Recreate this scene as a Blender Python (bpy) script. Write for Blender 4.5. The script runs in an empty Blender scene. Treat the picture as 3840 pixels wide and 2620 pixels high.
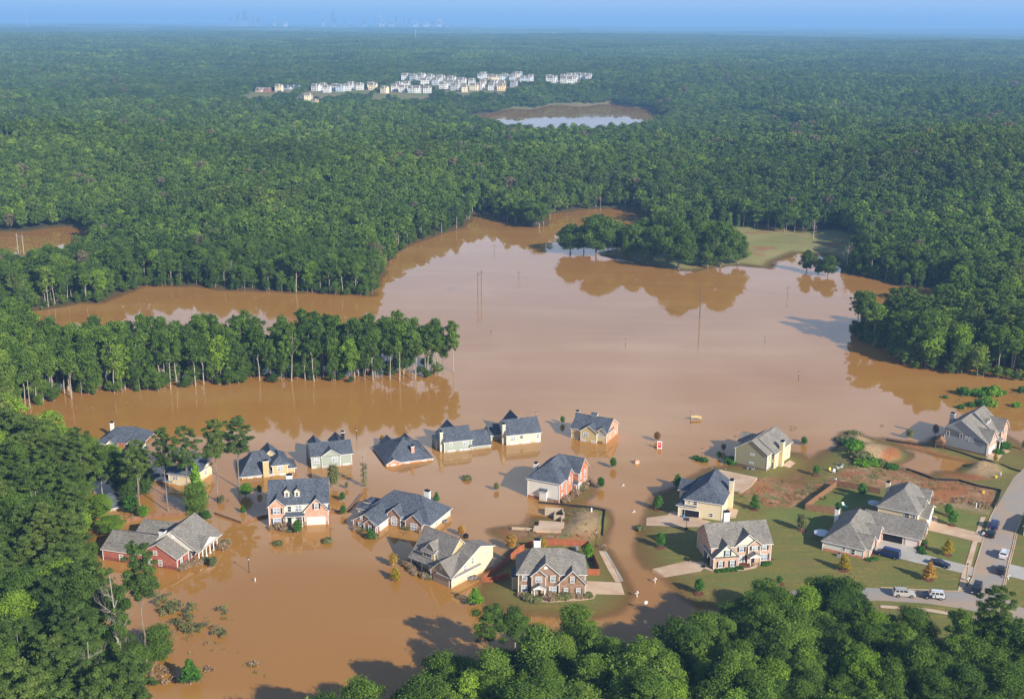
import bpy, bmesh, math, random
import numpy as np
from mathutils import Vector, Matrix, noise as mnoise
random.seed(7); RNG = np.random.default_rng(7)
S = bpy.context.scene
col = S.collection
# ------------------------------------------------------------------ camera
F, CX, CY, CAMH, ROLL = 4300.0, 1920.0, 1310.0, 125.0, 0.0072
PITCH = math.atan2(CY-95, F)
cam = bpy.data.objects.new('camera', bpy.data.cameras.new('camera')); col.objects.link(cam)
cam.data.sensor_width = 36.0; cam.data.lens = 36.0*F/3840; cam.data.clip_start = 1; cam.data.clip_end = 90000
cam.matrix_world = Matrix.Translation((0, 0, CAMH)) @ Matrix.Rotation(math.pi/2-PITCH, 4, 'X') @ Matrix.Rotation(ROLL, 4, 'Z')
S.camera = cam
# ------------------------------------------------------------------ sky, sun, exposure
SUN_EL, SH_DIR = math.radians(27.5), math.radians(132)       # shadows fall towards SH_DIR on the ground
sd = Vector((-math.cos(SH_DIR)*math.cos(SUN_EL), -math.sin(SH_DIR)*math.cos(SUN_EL), math.sin(SUN_EL)))
sun = bpy.data.objects.new('sun', bpy.data.lights.new('sun', 'SUN')); col.objects.link(sun)
sun.data.energy = 5.0; sun.data.angle = math.radians(0.5); sun.data.color = (1.0, 0.93, 0.82)
sun.rotation_euler = sd.to_track_quat('Z', 'Y').to_euler()
W = bpy.data.worlds.new('World'); S.world = W; W.use_nodes = True
wn, wl = W.node_tree.nodes, W.node_tree.links
bg = wn['Background']; bg.inputs[1].default_value = 0.095
sky = wn.new('ShaderNodeTexSky'); sky.sky_type = 'NISHITA'; sky.sun_disc = False
sky.sun_elevation = SUN_EL; sky.sun_rotation = math.atan2(sd.x, sd.y)
sky.air_density = 1.0; sky.dust_density = 0.2; sky.ozone_density = 5.0; sky.altitude = 300
# thin high cloud patches: the flood water mirrors them
tc = wn.new('ShaderNodeTexCoord'); mp = wn.new('ShaderNodeMapping'); mp.inputs['Scale'].default_value = (1, 1, 3.2); mp.inputs['Location'].default_value = (0.35, 0.1, 0.2)
nz = wn.new('ShaderNodeTexNoise'); nz.inputs['Scale'].default_value = 3.4; nz.inputs['Detail'].default_value = 5; nz.inputs['Roughness'].default_value = 0.5
cr = wn.new('ShaderNodeValToRGB'); cr.color_ramp.elements[0].position = 0.42; cr.color_ramp.elements[1].position = 0.74
sx = wn.new('ShaderNodeSeparateXYZ'); mr = wn.new('ShaderNodeMapRange'); mr.inputs[1].default_value = 0.04; mr.inputs[2].default_value = 0.16
mu = wn.new('ShaderNodeMath'); mu.operation = 'MULTIPLY'
mx = wn.new('ShaderNodeMixRGB'); mx.inputs[2].default_value = (12.5, 12.6, 13.2, 1)
wl.new(tc.outputs['Generated'], mp.inputs[0]); wl.new(mp.outputs[0], nz.inputs['Vector']); wl.new(nz.outputs[0], cr.inputs[0])
wl.new(tc.outputs['Generated'], sx.inputs[0]); wl.new(sx.outputs[2], mr.inputs[0])
m2 = wn.new('ShaderNodeMapRange'); m2.inputs[1].default_value = 0.55; m2.inputs[2].default_value = 0.36; m2.inputs[4].default_value = 1; mv = wn.new('ShaderNodeMath'); mv.operation = 'MULTIPLY'; wl.new(sx.outputs[2], m2.inputs[0]); wl.new(m2.outputs[0], mv.inputs[0]); wl.new(mr.outputs[0], mv.inputs[1])
wl.new(cr.outputs[0], mu.inputs[0]); wl.new(mv.outputs[0], mu.inputs[1]); wl.new(mu.outputs[0], mx.inputs[0])
lo = wn.new('ShaderNodeMapRange'); lo.inputs[1].default_value = 0.04; lo.inputs[2].default_value = 0.25; lo.inputs[3].default_value = .85; lo.inputs[4].default_value = 0
hb = wn.new('ShaderNodeMixRGB'); hb.inputs[2].default_value = (3.6, 5.1, 7.1, 1)       # clean blue of the low sky
wl.new(sx.outputs[2], lo.inputs[0]); wl.new(lo.outputs[0], hb.inputs[0]); wl.new(sky.outputs[0], hb.inputs[1])
h2 = wn.new('ShaderNodeMapRange'); h2.inputs[1].default_value = 0.05; h2.inputs[2].default_value = 0.16; h2.inputs[4].default_value = .55
h3 = wn.new('ShaderNodeMapRange'); h3.inputs[1].default_value = 0.45; h3.inputs[2].default_value = 0.20; h3.inputs[4].default_value = 1
h4 = wn.new('ShaderNodeMath'); h4.operation = 'MULTIPLY'; hc = wn.new('ShaderNodeMixRGB'); hc.inputs[2].default_value = (7.6, 7.8, 8.8, 1)       # milky veil above the horizon
wl.new(sx.outputs[2], h2.inputs[0]); wl.new(sx.outputs[2], h3.inputs[0]); wl.new(h2.outputs[0], h4.inputs[0]); wl.new(h3.outputs[0], h4.inputs[1]); wl.new(h4.outputs[0], hc.inputs[0]); wl.new(hb.outputs[0], hc.inputs[1])
wl.new(hc.outputs[0], mx.inputs[1]); wl.new(mx.outputs[0], bg.inputs[0])
S.view_settings.view_transform = 'Standard'; S.view_settings.look = 'None'; S.view_settings.gamma = 1
S.view_settings.exposure = 0.52
S.cycles.max_bounces = 8; S.cycles.transparent_max_bounces = 12; S.cycles.volume_bounces = 2
S.cycles.diffuse_bounces = 3; S.cycles.glossy_bounces = 3; S.cycles.transmission_bounces = 3
S.cycles.use_denoising = True; S.cycles.use_adaptive_sampling = True; S.cycles.adaptive_threshold = 0.01
S.cycles.caustics_reflective = False; S.cycles.caustics_refractive = False
S.cycles.filter_width = 1.5

# ------------------------------------------------------------------ helpers
def at(x, y, z=0.0):
    "ground point seen at pixel x, y of the 3840 px wide photograph, on the level z"
    u = x-CX; v = CY-y
    a = (u*math.cos(ROLL)-v*math.sin(ROLL))/F; b = (u*math.sin(ROLL)+v*math.cos(ROLL))/F
    dy = math.cos(PITCH)+b*math.sin(PITCH); dz = -math.sin(PITCH)+b*math.cos(PITCH)
    t = (CAMH-z)/-dz
    return (a*t, dy*t)
def proj(X, Y, Z=0.0):
    Z = Z-CAMH
    d = Y*math.cos(PITCH)-Z*math.sin(PITCH); w = Y*math.sin(PITCH)+Z*math.cos(PITCH)
    a = F*X/d; b = F*w/d
    return CX+a*math.cos(ROLL)+b*math.sin(ROLL), CY-(-a*math.sin(ROLL)+b*math.cos(ROLL))
def zp(o, f, pts): return [(o[0]+x/f, o[1]+y/f) for x, y in pts]
def P2W(pts): return [at(*p) for p in pts]
def inside(poly, X, Y):
    X = np.asarray(X, float); Y = np.asarray(Y, float); r = np.zeros(X.shape, bool)
    n = len(poly)
    for i in range(n):
        x1, y1 = poly[i]; x2, y2 = poly[(i+1) % n]
        if y1 == y2: continue
        c = (y1 > Y) != (y2 > Y)
        r ^= c & (X < (x2-x1)*(Y-y1)/(y2-y1)+x1)
    return r
def sdist(poly, X, Y):
    "distance to the outline, positive inside"
    X = np.asarray(X, float); Y = np.asarray(Y, float); d = np.full(X.shape, 1e18)
    n = len(poly)
    for i in range(n):
        x1, y1 = poly[i]; x2, y2 = poly[(i+1) % n]
        ex, ey = x2-x1, y2-y1; L = ex*ex+ey*ey+1e-9
        t = np.clip(((X-x1)*ex+(Y-y1)*ey)/L, 0, 1)
        d = np.minimum(d, (X-x1-t*ex)**2+(Y-y1-t*ey)**2)
    d = np.sqrt(d)
    return np.where(inside(poly, X, Y), d, -d)
def smooth_noise(X, Y, s, seed=0, octaves=3):
    X = np.asarray(X, float); Y = np.asarray(Y, float)
    out = np.zeros(X.shape); amp = 1.0; tot = 0
    for o in range(octaves):
        fx = X/s*(2**o)+seed*17.3+o*5.1; fy = Y/s*(2**o)+seed*9.7+o*3.7
        ix = np.floor(fx); iy = np.floor(fy); tx = fx-ix; ty = fy-iy
        tx = tx*tx*(3-2*tx); ty = ty*ty*(3-2*ty)
        def h(a, b):
            v = np.sin(a*127.1+b*311.7+seed*74.7)*43758.5453
            return v-np.floor(v)
        out += amp*((h(ix, iy)*(1-tx)+h(ix+1, iy)*tx)*(1-ty)+(h(ix, iy+1)*(1-tx)+h(ix+1, iy+1)*tx)*ty)
        tot += amp; amp *= 0.5
    return out/tot
def new_mesh(name, V, Fc, mats=(), mi=None, smooth=False):
    me = bpy.data.meshes.new(name)
    V = np.asarray(V, np.float32)
    if isinstance(Fc, np.ndarray):
        k = Fc.shape[1]; n = len(Fc)
        me.vertices.add(len(V)); me.vertices.foreach_set('co', V.ravel())
        me.loops.add(n*k); me.loops.foreach_set('vertex_index', Fc.astype(np.int32).ravel())
        me.polygons.add(n); me.polygons.foreach_set('loop_start', np.arange(0, n*k, k, dtype=np.int32))
        me.polygons.foreach_set('loop_total', np.full(n, k, np.int32))
        me.update(calc_edges=True); me.validate()
    else:
        me.from_pydata([tuple(map(float, v)) for v in V], [], [tuple(f) for f in Fc]); me.update()
    for m in mats: me.materials.append(m)
    if mi is not None: me.polygons.foreach_set('material_index', np.asarray(mi, np.int32))
    if smooth: me.polygons.foreach_set('use_smooth', np.ones(len(me.polygons), bool))
    return me
def tag(o, label=None, cat=None, group=None, kind=None):
    if label: o['label'] = label
    if cat: o['category'] = cat
    if group: o['group'] = group
    if kind: o['kind'] = kind
    return o
def empty(name, loc, rz=0.0, label=None, cat=None, group=None):
    o = bpy.data.objects.new(name, None); col.objects.link(o); o.location = loc; o.rotation_euler = (0, 0, rz)
    o.empty_display_size = 0.5
    return tag(o, label, cat, group)
def link(name, me, parent=None, loc=(0, 0, 0), rz=0.0):
    o = bpy.data.objects.new(name, me); col.objects.link(o); o.location = loc; o.rotation_euler = (0, 0, rz)
    if parent: o.parent = parent
    return o
def copy_tree(o, parent=None):
    c = o.copy(); col.objects.link(c); c.parent = parent
    for ch in o.children: copy_tree(ch, c)
    return c

class MB:
    "collects shapes with material slots into one mesh"
    def __init__(s): s.V = []; s.F = []; s.M = []; s.mats = []
    def mi(s, m):
        if m not in s.mats: s.mats.append(m)
        return s.mats.index(m)
    def poly(s, pts, m):
        b = len(s.V); s.V += [tuple(p) for p in pts]; s.F.append(list(range(b, b+len(pts)))); s.M.append(s.mi(m))
    def hexa(s, p, m):
        "8 corners: bottom 4 ccw, top 4 ccw"
        b = len(s.V); s.V += [tuple(q) for q in p]; k = s.mi(m)
        for f in ((3, 2, 1, 0), (4, 5, 6, 7), (0, 1, 5, 4), (1, 2, 6, 5), (2, 3, 7, 6), (3, 0, 4, 7)):
            s.F.append([b+i for i in f]); s.M.append(k)
    def box(s, x0, x1, y0, y1, z0, z1, m):
        s.hexa([(x0, y0, z0), (x1, y0, z0), (x1, y1, z0), (x0, y1, z0), (x0, y0, z1), (x1, y0, z1), (x1, y1, z1), (x0, y1, z1)], m)
    def prism(s, pts, h0, h1, m, axis='z'):
        "polygon pts extruded; axis tells which coordinate is extruded"
        def P(a, b, h):
            return {'z': (a, b, h), 'y': (a, h, b), 'x': (h, a, b)}[axis]
        n = len(pts)
        s.poly([P(a, b, h0) for a, b in pts][::-1], m); s.poly([P(a, b, h1) for a, b in pts], m)
        for i in range(n):
            a, c = pts[i], pts[(i+1) % n]
            s.poly([P(*a, h0), P(*c, h0), P(*c, h1), P(*a, h1)], m)
    def tube(s, pts, rad, m, n=6, cap=True):
        k = s.mi(m); rings = []
        for i, p in enumerate(pts):
            p = Vector(p); a = Vector(pts[max(0, i-1)]); c = Vector(pts[min(len(pts)-1, i+1)])
            d = (c-a); d = d.normalized() if d.length > 1e-6 else Vector((0, 0, 1))
            u = d.orthogonal().normalized() if abs(d.z) < .99 else Vector((1, 0, 0)); v = d.cross(u)
            r = rad[i] if isinstance(rad, (list, tuple)) else rad
            b = len(s.V); rings.append(b)
            for j in range(n):
                t = 2*math.pi*j/n; q = p+u*r*math.cos(t)+v*r*math.sin(t); s.V.append(tuple(q))
        for i in range(len(rings)-1):
            for j in range(n):
                s.F.append([rings[i]+j, rings[i]+(j+1) % n, rings[i+1]+(j+1) % n, rings[i+1]+j]); s.M.append(k)
        if cap:
            s.F.append([rings[0]+j for j in range(n)][::-1]); s.M.append(k)
            s.F.append([rings[-1]+j for j in range(n)]); s.M.append(k)
    def ball(s, c, r, m, nu=10, nv=6, rz=None, jit=0, seed=0):
        k = s.mi(m); b = len(s.V); R = random.Random(seed); rz = rz or r
        for i in range(nv+1):
            ph = math.pi*i/nv
            for j in range(nu):
                t = 2*math.pi*j/nu; q = 1+jit*(R.random()-.5)
                s.V.append((c[0]+r*q*math.sin(ph)*math.cos(t), c[1]+r*q*math.sin(ph)*math.sin(t), c[2]+rz*q*math.cos(ph)))
        for i in range(nv):
            for j in range(nu):
                s.F.append([b+i*nu+j, b+(i+1)*nu+j, b+(i+1)*nu+(j+1) % nu, b+i*nu+(j+1) % nu]); s.M.append(k)
    def empty(s): return not s.F
    def mesh(s, name, smooth=False):
        me = bpy.data.meshes.new(name); me.from_pydata(s.V, [], s.F)
        for m in s.mats: me.materials.append(m)
        me.polygons.foreach_set('material_index', np.asarray(s.M, np.int32))
        if smooth: me.polygons.foreach_set('use_smooth', np.ones(len(me.polygons), bool))
        me.update(); return me
    def build(s, name, parent=None, loc=(0, 0, 0), rz=0.0, smooth=False):
        return link(name, s.mesh(name, smooth), parent, loc, rz)

# ------------------------------------------------------------------ materials
def mat(name, c=(.5, .5, .5), rough=.8, metal=0., spec=.3, noise=None, bump=None):
    "noise = (scale, second colour, amount, detail) in object space"
    m = bpy.data.materials.new(name); m.use_nodes = True; n = m.node_tree.nodes; l = m.node_tree.links
    b = n['Principled BSDF']; b.inputs['Base Color'].default_value = (*c, 1); b.inputs['Roughness'].default_value = rough
    b.inputs['Metallic'].default_value = metal; b.inputs['Specular IOR Level'].default_value = spec
    if noise:
        sc, c2, am, det = noise[:4]
        t = n.new('ShaderNodeTexCoord'); x = n.new('ShaderNodeTexNoise'); x.inputs['Scale'].default_value = sc; x.inputs['Detail'].default_value = det
        mpn = n.new('ShaderNodeMapping'); mpn.inputs['Scale'].default_value = noise[4] if len(noise) > 4 else (1, 1, 1)
        r = n.new('ShaderNodeMapRange'); r.inputs[1].default_value = .35; r.inputs[2].default_value = .65; r.inputs[4].default_value = am
        k = n.new('ShaderNodeMixRGB'); k.inputs[1].default_value = (*c, 1); k.inputs[2].default_value = (*c2, 1)
        l.new(t.outputs['Object'], mpn.inputs[0]); l.new(mpn.outputs[0], x.inputs['Vector']); l.new(x.outputs[0], r.inputs[0]); l.new(r.outputs[0], k.inputs[0]); l.new(k.outputs[0], b.inputs['Base Color'])
    return m
def shingle(name, c, c2):
    m = mat(name, c, .9, spec=.15); n = m.node_tree.nodes; l = m.node_tree.links; b = n['Principled BSDF']
    t = n.new('ShaderNodeTexCoord')
    a = n.new('ShaderNodeTexNoise'); a.inputs['Scale'].default_value = 1.6; a.inputs['Detail'].default_value = 3
    mp_ = n.new('ShaderNodeMapping'); mp_.inputs['Scale'].default_value = (1, 1, 5)
    d = n.new('ShaderNodeTexNoise'); d.inputs['Scale'].default_value = .35; d.inputs['Detail'].default_value = 2
    l.new(t.outputs['Object'], mp_.inputs[0]); l.new(mp_.outputs[0], a.inputs['Vector']); l.new(t.outputs['Object'], d.inputs['Vector'])
    r = n.new('ShaderNodeMapRange'); r.inputs[1].default_value = .38; r.inputs[2].default_value = .62
    k = n.new('ShaderNodeMixRGB'); k.inputs[1].default_value = (*c, 1); k.inputs[2].default_value = (*c2, 1)
    r2 = n.new('ShaderNodeMapRange'); r2.inputs[1].default_value = .3; r2.inputs[2].default_value = .7; r2.inputs[3].default_value = .85; r2.inputs[4].default_value = 1.12
    k2 = n.new('ShaderNodeMixRGB'); k2.blend_type = 'MULTIPLY'; k2.inputs[0].default_value = 1
    l.new(a.outputs[0], r.inputs[0]); l.new(r.outputs[0], k.inputs[0]); l.new(d.outputs[0], r2.inputs[0]); l.new(k.outputs[0], k2.inputs[1]); l.new(r2.outputs[0], k2.inputs[2]); l.new(k2.outputs[0], b.inputs['Base Color'])
    return m
def siding(name, c, dirt=(.42, .24, .10)):
    "lap siding: fine horizontal courses, a muddy flood stain low down"
    m = mat(name, c, .7, spec=.25); n = m.node_tree.nodes; l = m.node_tree.links; b = n['Principled BSDF']
    t = n.new('ShaderNodeTexCoord'); w = n.new('ShaderNodeTexWave'); w.bands_direction = 'Z'; w.inputs['Scale'].default_value = .9; w.wave_profile = 'SAW'
    l.new(t.outputs['Object'], w.inputs['Vector'])
    r = n.new('ShaderNodeMapRange'); r.inputs[3].default_value = .9; r.inputs[4].default_value = 1.03
    k = n.new('ShaderNodeMixRGB'); k.blend_type = 'MULTIPLY'; k.inputs[0].default_value = 1; k.inputs[1].default_value = (*c, 1)
    g = n.new('ShaderNodeNewGeometry'); s_ = n.new('ShaderNodeSeparateXYZ'); l.new(g.outputs['Position'], s_.inputs[0])
    q = n.new('ShaderNodeTexNoise'); q.inputs['Scale'].default_value = .8; l.new(t.outputs['Object'], q.inputs['Vector'])
    ad = n.new('ShaderNodeMath'); ad.operation = 'ADD'; l.new(s_.outputs[2], ad.inputs[0]); l.new(q.outputs[0], ad.inputs[1])
    r3 = n.new('ShaderNodeMapRange'); r3.inputs[1].default_value = .75; r3.inputs[2].default_value = .95; r3.inputs[3].default_value = .45; r3.inputs[4].default_value = 0
    k3 = n.new('ShaderNodeMixRGB'); k3.inputs[2].default_value = (*dirt, 1)
    l.new(w.outputs[0], r.inputs[0]); l.new(r.outputs[0], k.inputs[2]); l.new(ad.outputs[0], r3.inputs[0]); l.new(r3.outputs[0], k3.inputs[0]); l.new(k.outputs[0], k3.inputs[1]); l.new(k3.outputs[0], b.inputs['Base Color'])
    return m
def brick(name, c, c2, mortar=(.45, .40, .34)):
    m = mat(name, c, .9, spec=.15); n = m.node_tree.nodes; l = m.node_tree.links; b = n['Principled BSDF']
    t = n.new('ShaderNodeTexCoord'); s_ = n.new('ShaderNodeSeparateXYZ'); a = n.new('ShaderNodeMath'); a.operation = 'ADD'; cc = n.new('ShaderNodeCombineXYZ')
    l.new(t.outputs['Object'], s_.inputs[0]); l.new(s_.outputs[0], a.inputs[0]); l.new(s_.outputs[1], a.inputs[1]); l.new(a.outputs[0], cc.inputs[0]); l.new(s_.outputs[2], cc.inputs[1])
    k = n.new('ShaderNodeTexBrick'); k.inputs['Color1'].default_value = (*c, 1); k.inputs['Color2'].default_value = (*c2, 1); k.inputs['Mortar'].default_value = (*mortar, 1)
    k.inputs['Scale'].default_value = 1; k.inputs['Mortar Size'].default_value = .012; k.inputs['Brick Width'].default_value = .5; k.inputs['Row Height'].default_value = .16
    l.new(cc.outputs[0], k.inputs['Vector'])
    q = n.new('ShaderNodeTexNoise'); q.inputs['Scale'].default_value = 1.3; q.inputs['Detail'].default_value = 4; l.new(t.outputs['Object'], q.inputs['Vector'])
    r = n.new('ShaderNodeMapRange'); r.inputs[1].default_value = .3; r.inputs[2].default_value = .7; r.inputs[3].default_value = .78; r.inputs[4].default_value = 1.18
    k2 = n.new('ShaderNodeMixRGB'); k2.blend_type = 'MULTIPLY'; k2.inputs[0].default_value = 1
    l.new(q.outputs[0], r.inputs[0]); l.new(k.outputs[0], k2.inputs[1]); l.new(r.outputs[0], k2.inputs[2])
    g = n.new('ShaderNodeNewGeometry'); sz = n.new('ShaderNodeSeparateXYZ'); l.new(g.outputs['Position'], sz.inputs[0]); wr = n.new('ShaderNodeMapRange'); wr.inputs[1].default_value = .82; wr.inputs[2].default_value = .9; wr.inputs[3].default_value = .62; wr.inputs[4].default_value = 1; l.new(sz.outputs[2], wr.inputs[0])
    k4 = n.new('ShaderNodeMixRGB'); k4.blend_type = 'MULTIPLY'; k4.inputs[0].default_value = 1; l.new(k2.outputs[0], k4.inputs[1]); l.new(wr.outputs[0], k4.inputs[2]); l.new(k4.outputs[0], b.inputs['Base Color'])
    return m
def leafmat(name, cols, trans=.30):
    "leaf colour from the tree's own random number and the clump's tint"
    m = bpy.data.materials.new(name); m.use_nodes = True; n = m.node_tree.nodes; l = m.node_tree.links; n.clear()
    o = n.new('ShaderNodeOutputMaterial'); oi = n.new('ShaderNodeObjectInfo'); at_ = n.new('ShaderNodeAttribute'); at_.attribute_name = 'tint'
    cr_ = n.new('ShaderNodeValToRGB'); e = cr_.color_ramp.elements
    e[0].position = cols[0][0]; e[0].color = (*cols[0][1], 1); e[1].position = cols[-1][0]; e[1].color = (*cols[-1][1], 1)
    for p, c in cols[1:-1]:
        x = e.new(p); x.color = (*c, 1)
    a = n.new('ShaderNodeMath'); a.operation = 'MULTIPLY_ADD'; a.inputs[1].default_value = .40
    b = n.new('ShaderNodeMath'); b.operation = 'MULTIPLY_ADD'; b.inputs[1].default_value = .22
    sp = n.new('ShaderNodeTexNoise'); sp.inputs['Scale'].default_value = .008; sp.inputs['Detail'].default_value = 3; sr = n.new('ShaderNodeMapRange'); sr.inputs[1].default_value = .36; sr.inputs[2].default_value = .64; sr.inputs[4].default_value = .32
    l.new(oi.outputs['Location'], sp.inputs['Vector']); l.new(sp.outputs[0], sr.inputs[0]); l.new(sr.outputs[0], a.inputs[2])
    l.new(oi.outputs['Random'], a.inputs[0]); l.new(at_.outputs['Fac'], b.inputs[0]); l.new(a.outputs[0], b.inputs[2]); l.new(b.outputs[0], cr_.inputs[0])
    r = n.new('ShaderNodeMapRange'); r.inputs[3].default_value = .82; r.inputs[4].default_value = 1.25; l.new(at_.outputs['Fac'], r.inputs[0])
    k = n.new('ShaderNodeMixRGB'); k.blend_type = 'MULTIPLY'; k.inputs[0].default_value = 1; l.new(cr_.outputs[0], k.inputs[1]); l.new(r.outputs[0], k.inputs[2])
    d = n.new('ShaderNodeBsdfDiffuse'); t = n.new('ShaderNodeBsdfTranslucent'); x = n.new('ShaderNodeMixShader'); x.inputs[0].default_value = trans
    l.new(k.outputs[0], d.inputs[0]); l.new(k.outputs[0], t.inputs[0]); l.new(d.outputs[0], x.inputs[1]); l.new(t.outputs[0], x.inputs[2]); l.new(x.outputs[0], o.inputs[0])
    return m
M = {}
M['roof_dark'] = shingle('roof_dark', (.052, .062, .082), (.125, .14, .165))
M['roof_grey'] = shingle('roof_grey', (.155, .140, .122), (.27, .25, .215))
M['white'] = mat('white_trim', (.78, .77, .74), .6, noise=(2, (.66, .63, .58), .5, 3))
M['brick_red'] = brick('brick_red', (.42, .13, .09), (.34, .10, .07), (.40, .22, .17))
M['brick_peach'] = brick('brick_peach', (.62, .36, .24), (.48, .25, .17), (.60, .46, .36))
M['brick_brown'] = brick('brick_brown', (.25, .135, .085), (.34, .20, .13), (.40, .32, .25))
M['brick_orange'] = brick('brick_orange', (.55, .20, .10), (.46, .16, .085), (.5, .3, .2))
M['brick_tan'] = brick('brick_tan', (.46, .28, .19), (.56, .36, .25), (.52, .42, .33))
M['brick_salmon'] = siding('siding_salmon', (.72, .34, .22))
M['cream'] = siding('siding_cream', (.74, .61, .40))
M['cream_pale'] = siding('siding_pale_cream', (.78, .68, .50))
M['yellow'] = siding('siding_yellow', (.72, .59, .35))
M['olive'] = siding('siding_olive', (.33, .30, .18))
M['khaki'] = siding('siding_khaki', (.52, .42, .21))
M['greygreen'] = siding('siding_grey_green', (.34, .38, .32))
M['palegreen'] = siding('siding_pale_green', (.56, .55, .44))
M['greysiding'] = siding('siding_grey', (.30, .31, .31))
M['whitesiding'] = siding('siding_white', (.70, .66, .58))
M['paleblue'] = siding('siding_pale_blue', (.55, .60, .62))
M['glass'] = mat('window_glass', (.42, .47, .52), .12, spec=.8, noise=(.9, (.14, .17, .21), .8, 1))
M['darkglass'] = mat('window_glass_dark', (.03, .035, .045), .08, spec=.8)
M['shutter_dark'] = mat('shutter_dark', (.015, .02, .022), .6)
M['shutter_brown'] = mat('shutter_brown', (.15, .10, .035), .6)
M['garage'] = mat('garage_door_paint', (.76, .68, .60), .5, noise=(1, (.7, .55, .45), .3, 2, (.2, .2, 6)))
M['garage_tan'] = mat('garage_door_tan', (.38, .29, .20), .5)
M['dark'] = mat('shade_and_seam_black', (.012, .011, .012), .9)  # near-black: painted shade inside open garages, also the tan door seams
M['metal'] = mat('grey_metal', (.35, .36, .37), .45, .6)
M['blackmetal'] = mat('black_metal', (.015, .015, .017), .5, .3)
M['white_plain'] = mat('white_paint', (.8, .8, .8), .45)
M['bark'] = mat('bark', (.30, .25, .20), .95, noise=(2, (.14, .11, .085), .9, 4, (1, 1, .25)))
M['bark_pale'] = mat('bark_pale', (.40, .36, .30), .95, noise=(1.5, (.28, .24, .19), .8, 4, (1, 1, .3)))
M['wood'] = mat('fence_wood', (.30, .16, .085), .9, noise=(1.6, (.17, .085, .045), .9, 3, (3, 3, .3)))
M['wood_red'] = mat('fence_wood_red', (.40, .125, .05), .85, noise=(1.6, (.26, .08, .035), .9, 3, (3, 3, .3)))
M['concrete'] = mat('concrete', (.60, .45, .31), .9, noise=(.25, (.46, .28, .17), .7, 6))
M['concrete_grey'] = mat('concrete_grey', (.46, .44, .40), .9, noise=(.3, (.37, .33, .27), .7, 6))
M['asphalt'] = mat('asphalt', (.31, .29, .27), .9, noise=(.12, (.43, .30, .19), .9, 6))
M['mulch'] = mat('mulch', (.17, .065, .035), 1, noise=(3, (.10, .04, .02), .8, 4))
M['silt'] = mat('silt_fence_cloth', (.02, .02, .024), .7)
from mathutils.geometry import delaunay_2d_cdt
# ------------------------------------------------------------------ terrain
RN = [(2736,2279),(2637,2269),(2595,2255),(2539,2212),(2503,2166),(2463,2129),(2437,2122),(2417,2087),(2406,2038),(2415,1999),(2428,1970),(2432,1950),(2446,1915),(2452,1884),(2485,1853),(2547,1827),(2582,1809),(2618,1782),(2653,1765),(2688,1756),(2741,1751),(2785,1745),(2850,1700),(2905,1690),(2962,1702),(2997,1705),(3028,1734),(3015,1756),(2970,1775),(2945,1800),(2975,1812),(3006,1806),(3030,1767),(3066,1722),(3101,1694),(3151,1692),(3160,1660),(3156,1640),(3166,1626),(3202,1622),(3237,1640),(3283,1646),(3343,1670),(3366,1697),(3363,1727),(3328,1745),(3394,1762),(3444,1777),(3505,1790),(3525,1775),(3610,1779),(3651,1742),(3666,1735),(3760,1735),(3850,1750),(4400,1700),(4700,3500),(800,3500),(900,3000),(1150,2850),(1500,2760),(1800,2660),(2100,2600),(2400,2560),(2600,2480),(2700,2400),(2790,2330),(2800,2290)]
SY = [(3323,1645),(3440,1664),(3480,1660),(3530,1640),(3700,1600),(3802,1660),(3835,1700),(3990,1740),(3990,1800),(3760,1760),(3680,1742),(3640,1731),(3560,1712),(3480,1694),(3400,1672)]
IE = [(1808,2229),(1821,2203),(1842,2182),(1880,2140),(1914,2077),(1950,2045),(1935,2030),(1901,2019),(1870,1998),(1859,1990),(1922,1983),(1999,1979),(2005,1950),(2116,1948),(2114,1908),(2147,1902),(2187,1904),(2271,1915),(2268,1960),(2262,2007),(2240,2052),(2262,2069),(2275,2090),(2306,2140),(2332,2184),(2345,2220),(2326,2246),(2303,2290),(2218,2311),(2091,2301),(1986,2294),(1914,2279),(1859,2263)]
II = [(2110,1870),(2193,1798),(2215,1822),(2205,1853),(2165,1878),(2107,1884)]
ISL = [(2236,952),(2290,940),(2338,932),(2461,926),(2500,880),(2560,840),(2700,830),(2850,840),(2989,870),(3136,865),(3200,880),(3240,960),(3164,1000),(3136,967),(3081,953),(2980,949),(2900,982),(2882,1007),(2788,995),(2653,1006),(2604,1016),(2522,1012),(2461,1002),(2379,985),(2306,968),(2261,958)]
NL = [(-900,1160),(120,1165),(200,1153),(300,1137),(372,1133),(434,1105),(542,1074),(736,1070),(813,1085),(1053,1093),(1239,1101),(1394,1108),(1412,1060),(1440,1000),(1480,950),(1560,905),(1660,872),(1740,850),(1775,800),(1830,800),(1900,835),(2000,855),(2045,845),(2050,805),(2200,785),(2346,782),(2400,800),(2440,840),(2460,900),(2500,890),(2560,850),(2989,870),(3164,1018),(3265,1041),(3403,1077),(3514,1082),(3600,1100),(3560,1160),(3650,1250),(3900,1330),(5200,1400),(9000,500),(-6000,500)]
LW = [(-1500,1230),(60,1215),(160,1240),(60,1400),(0,1500),(-100,1560),(60,1700),(200,1840),(320,1900),(300,2100),(200,2400),(150,2700),(-1500,3300)]
LANDS = [P2W(p) for p in (RN, SY, IE, II, ISL, NL, LW)]
LAKE = P2W([(1740,434),(1850,424),(1930,404),(2010,408),(2080,390),(2200,394),(2300,386),(2370,402),(2430,404),(2480,430),(2500,452),(2440,482),(2350,500),(2250,530),(2050,528),(1900,500),(1740,455)])
LPOND = P2W([(-600,880),(97,868),(217,850),(330,852),(352,880),(340,960),(300,1010),(150,1040),(0,1050),(-600,1080)])
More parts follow.
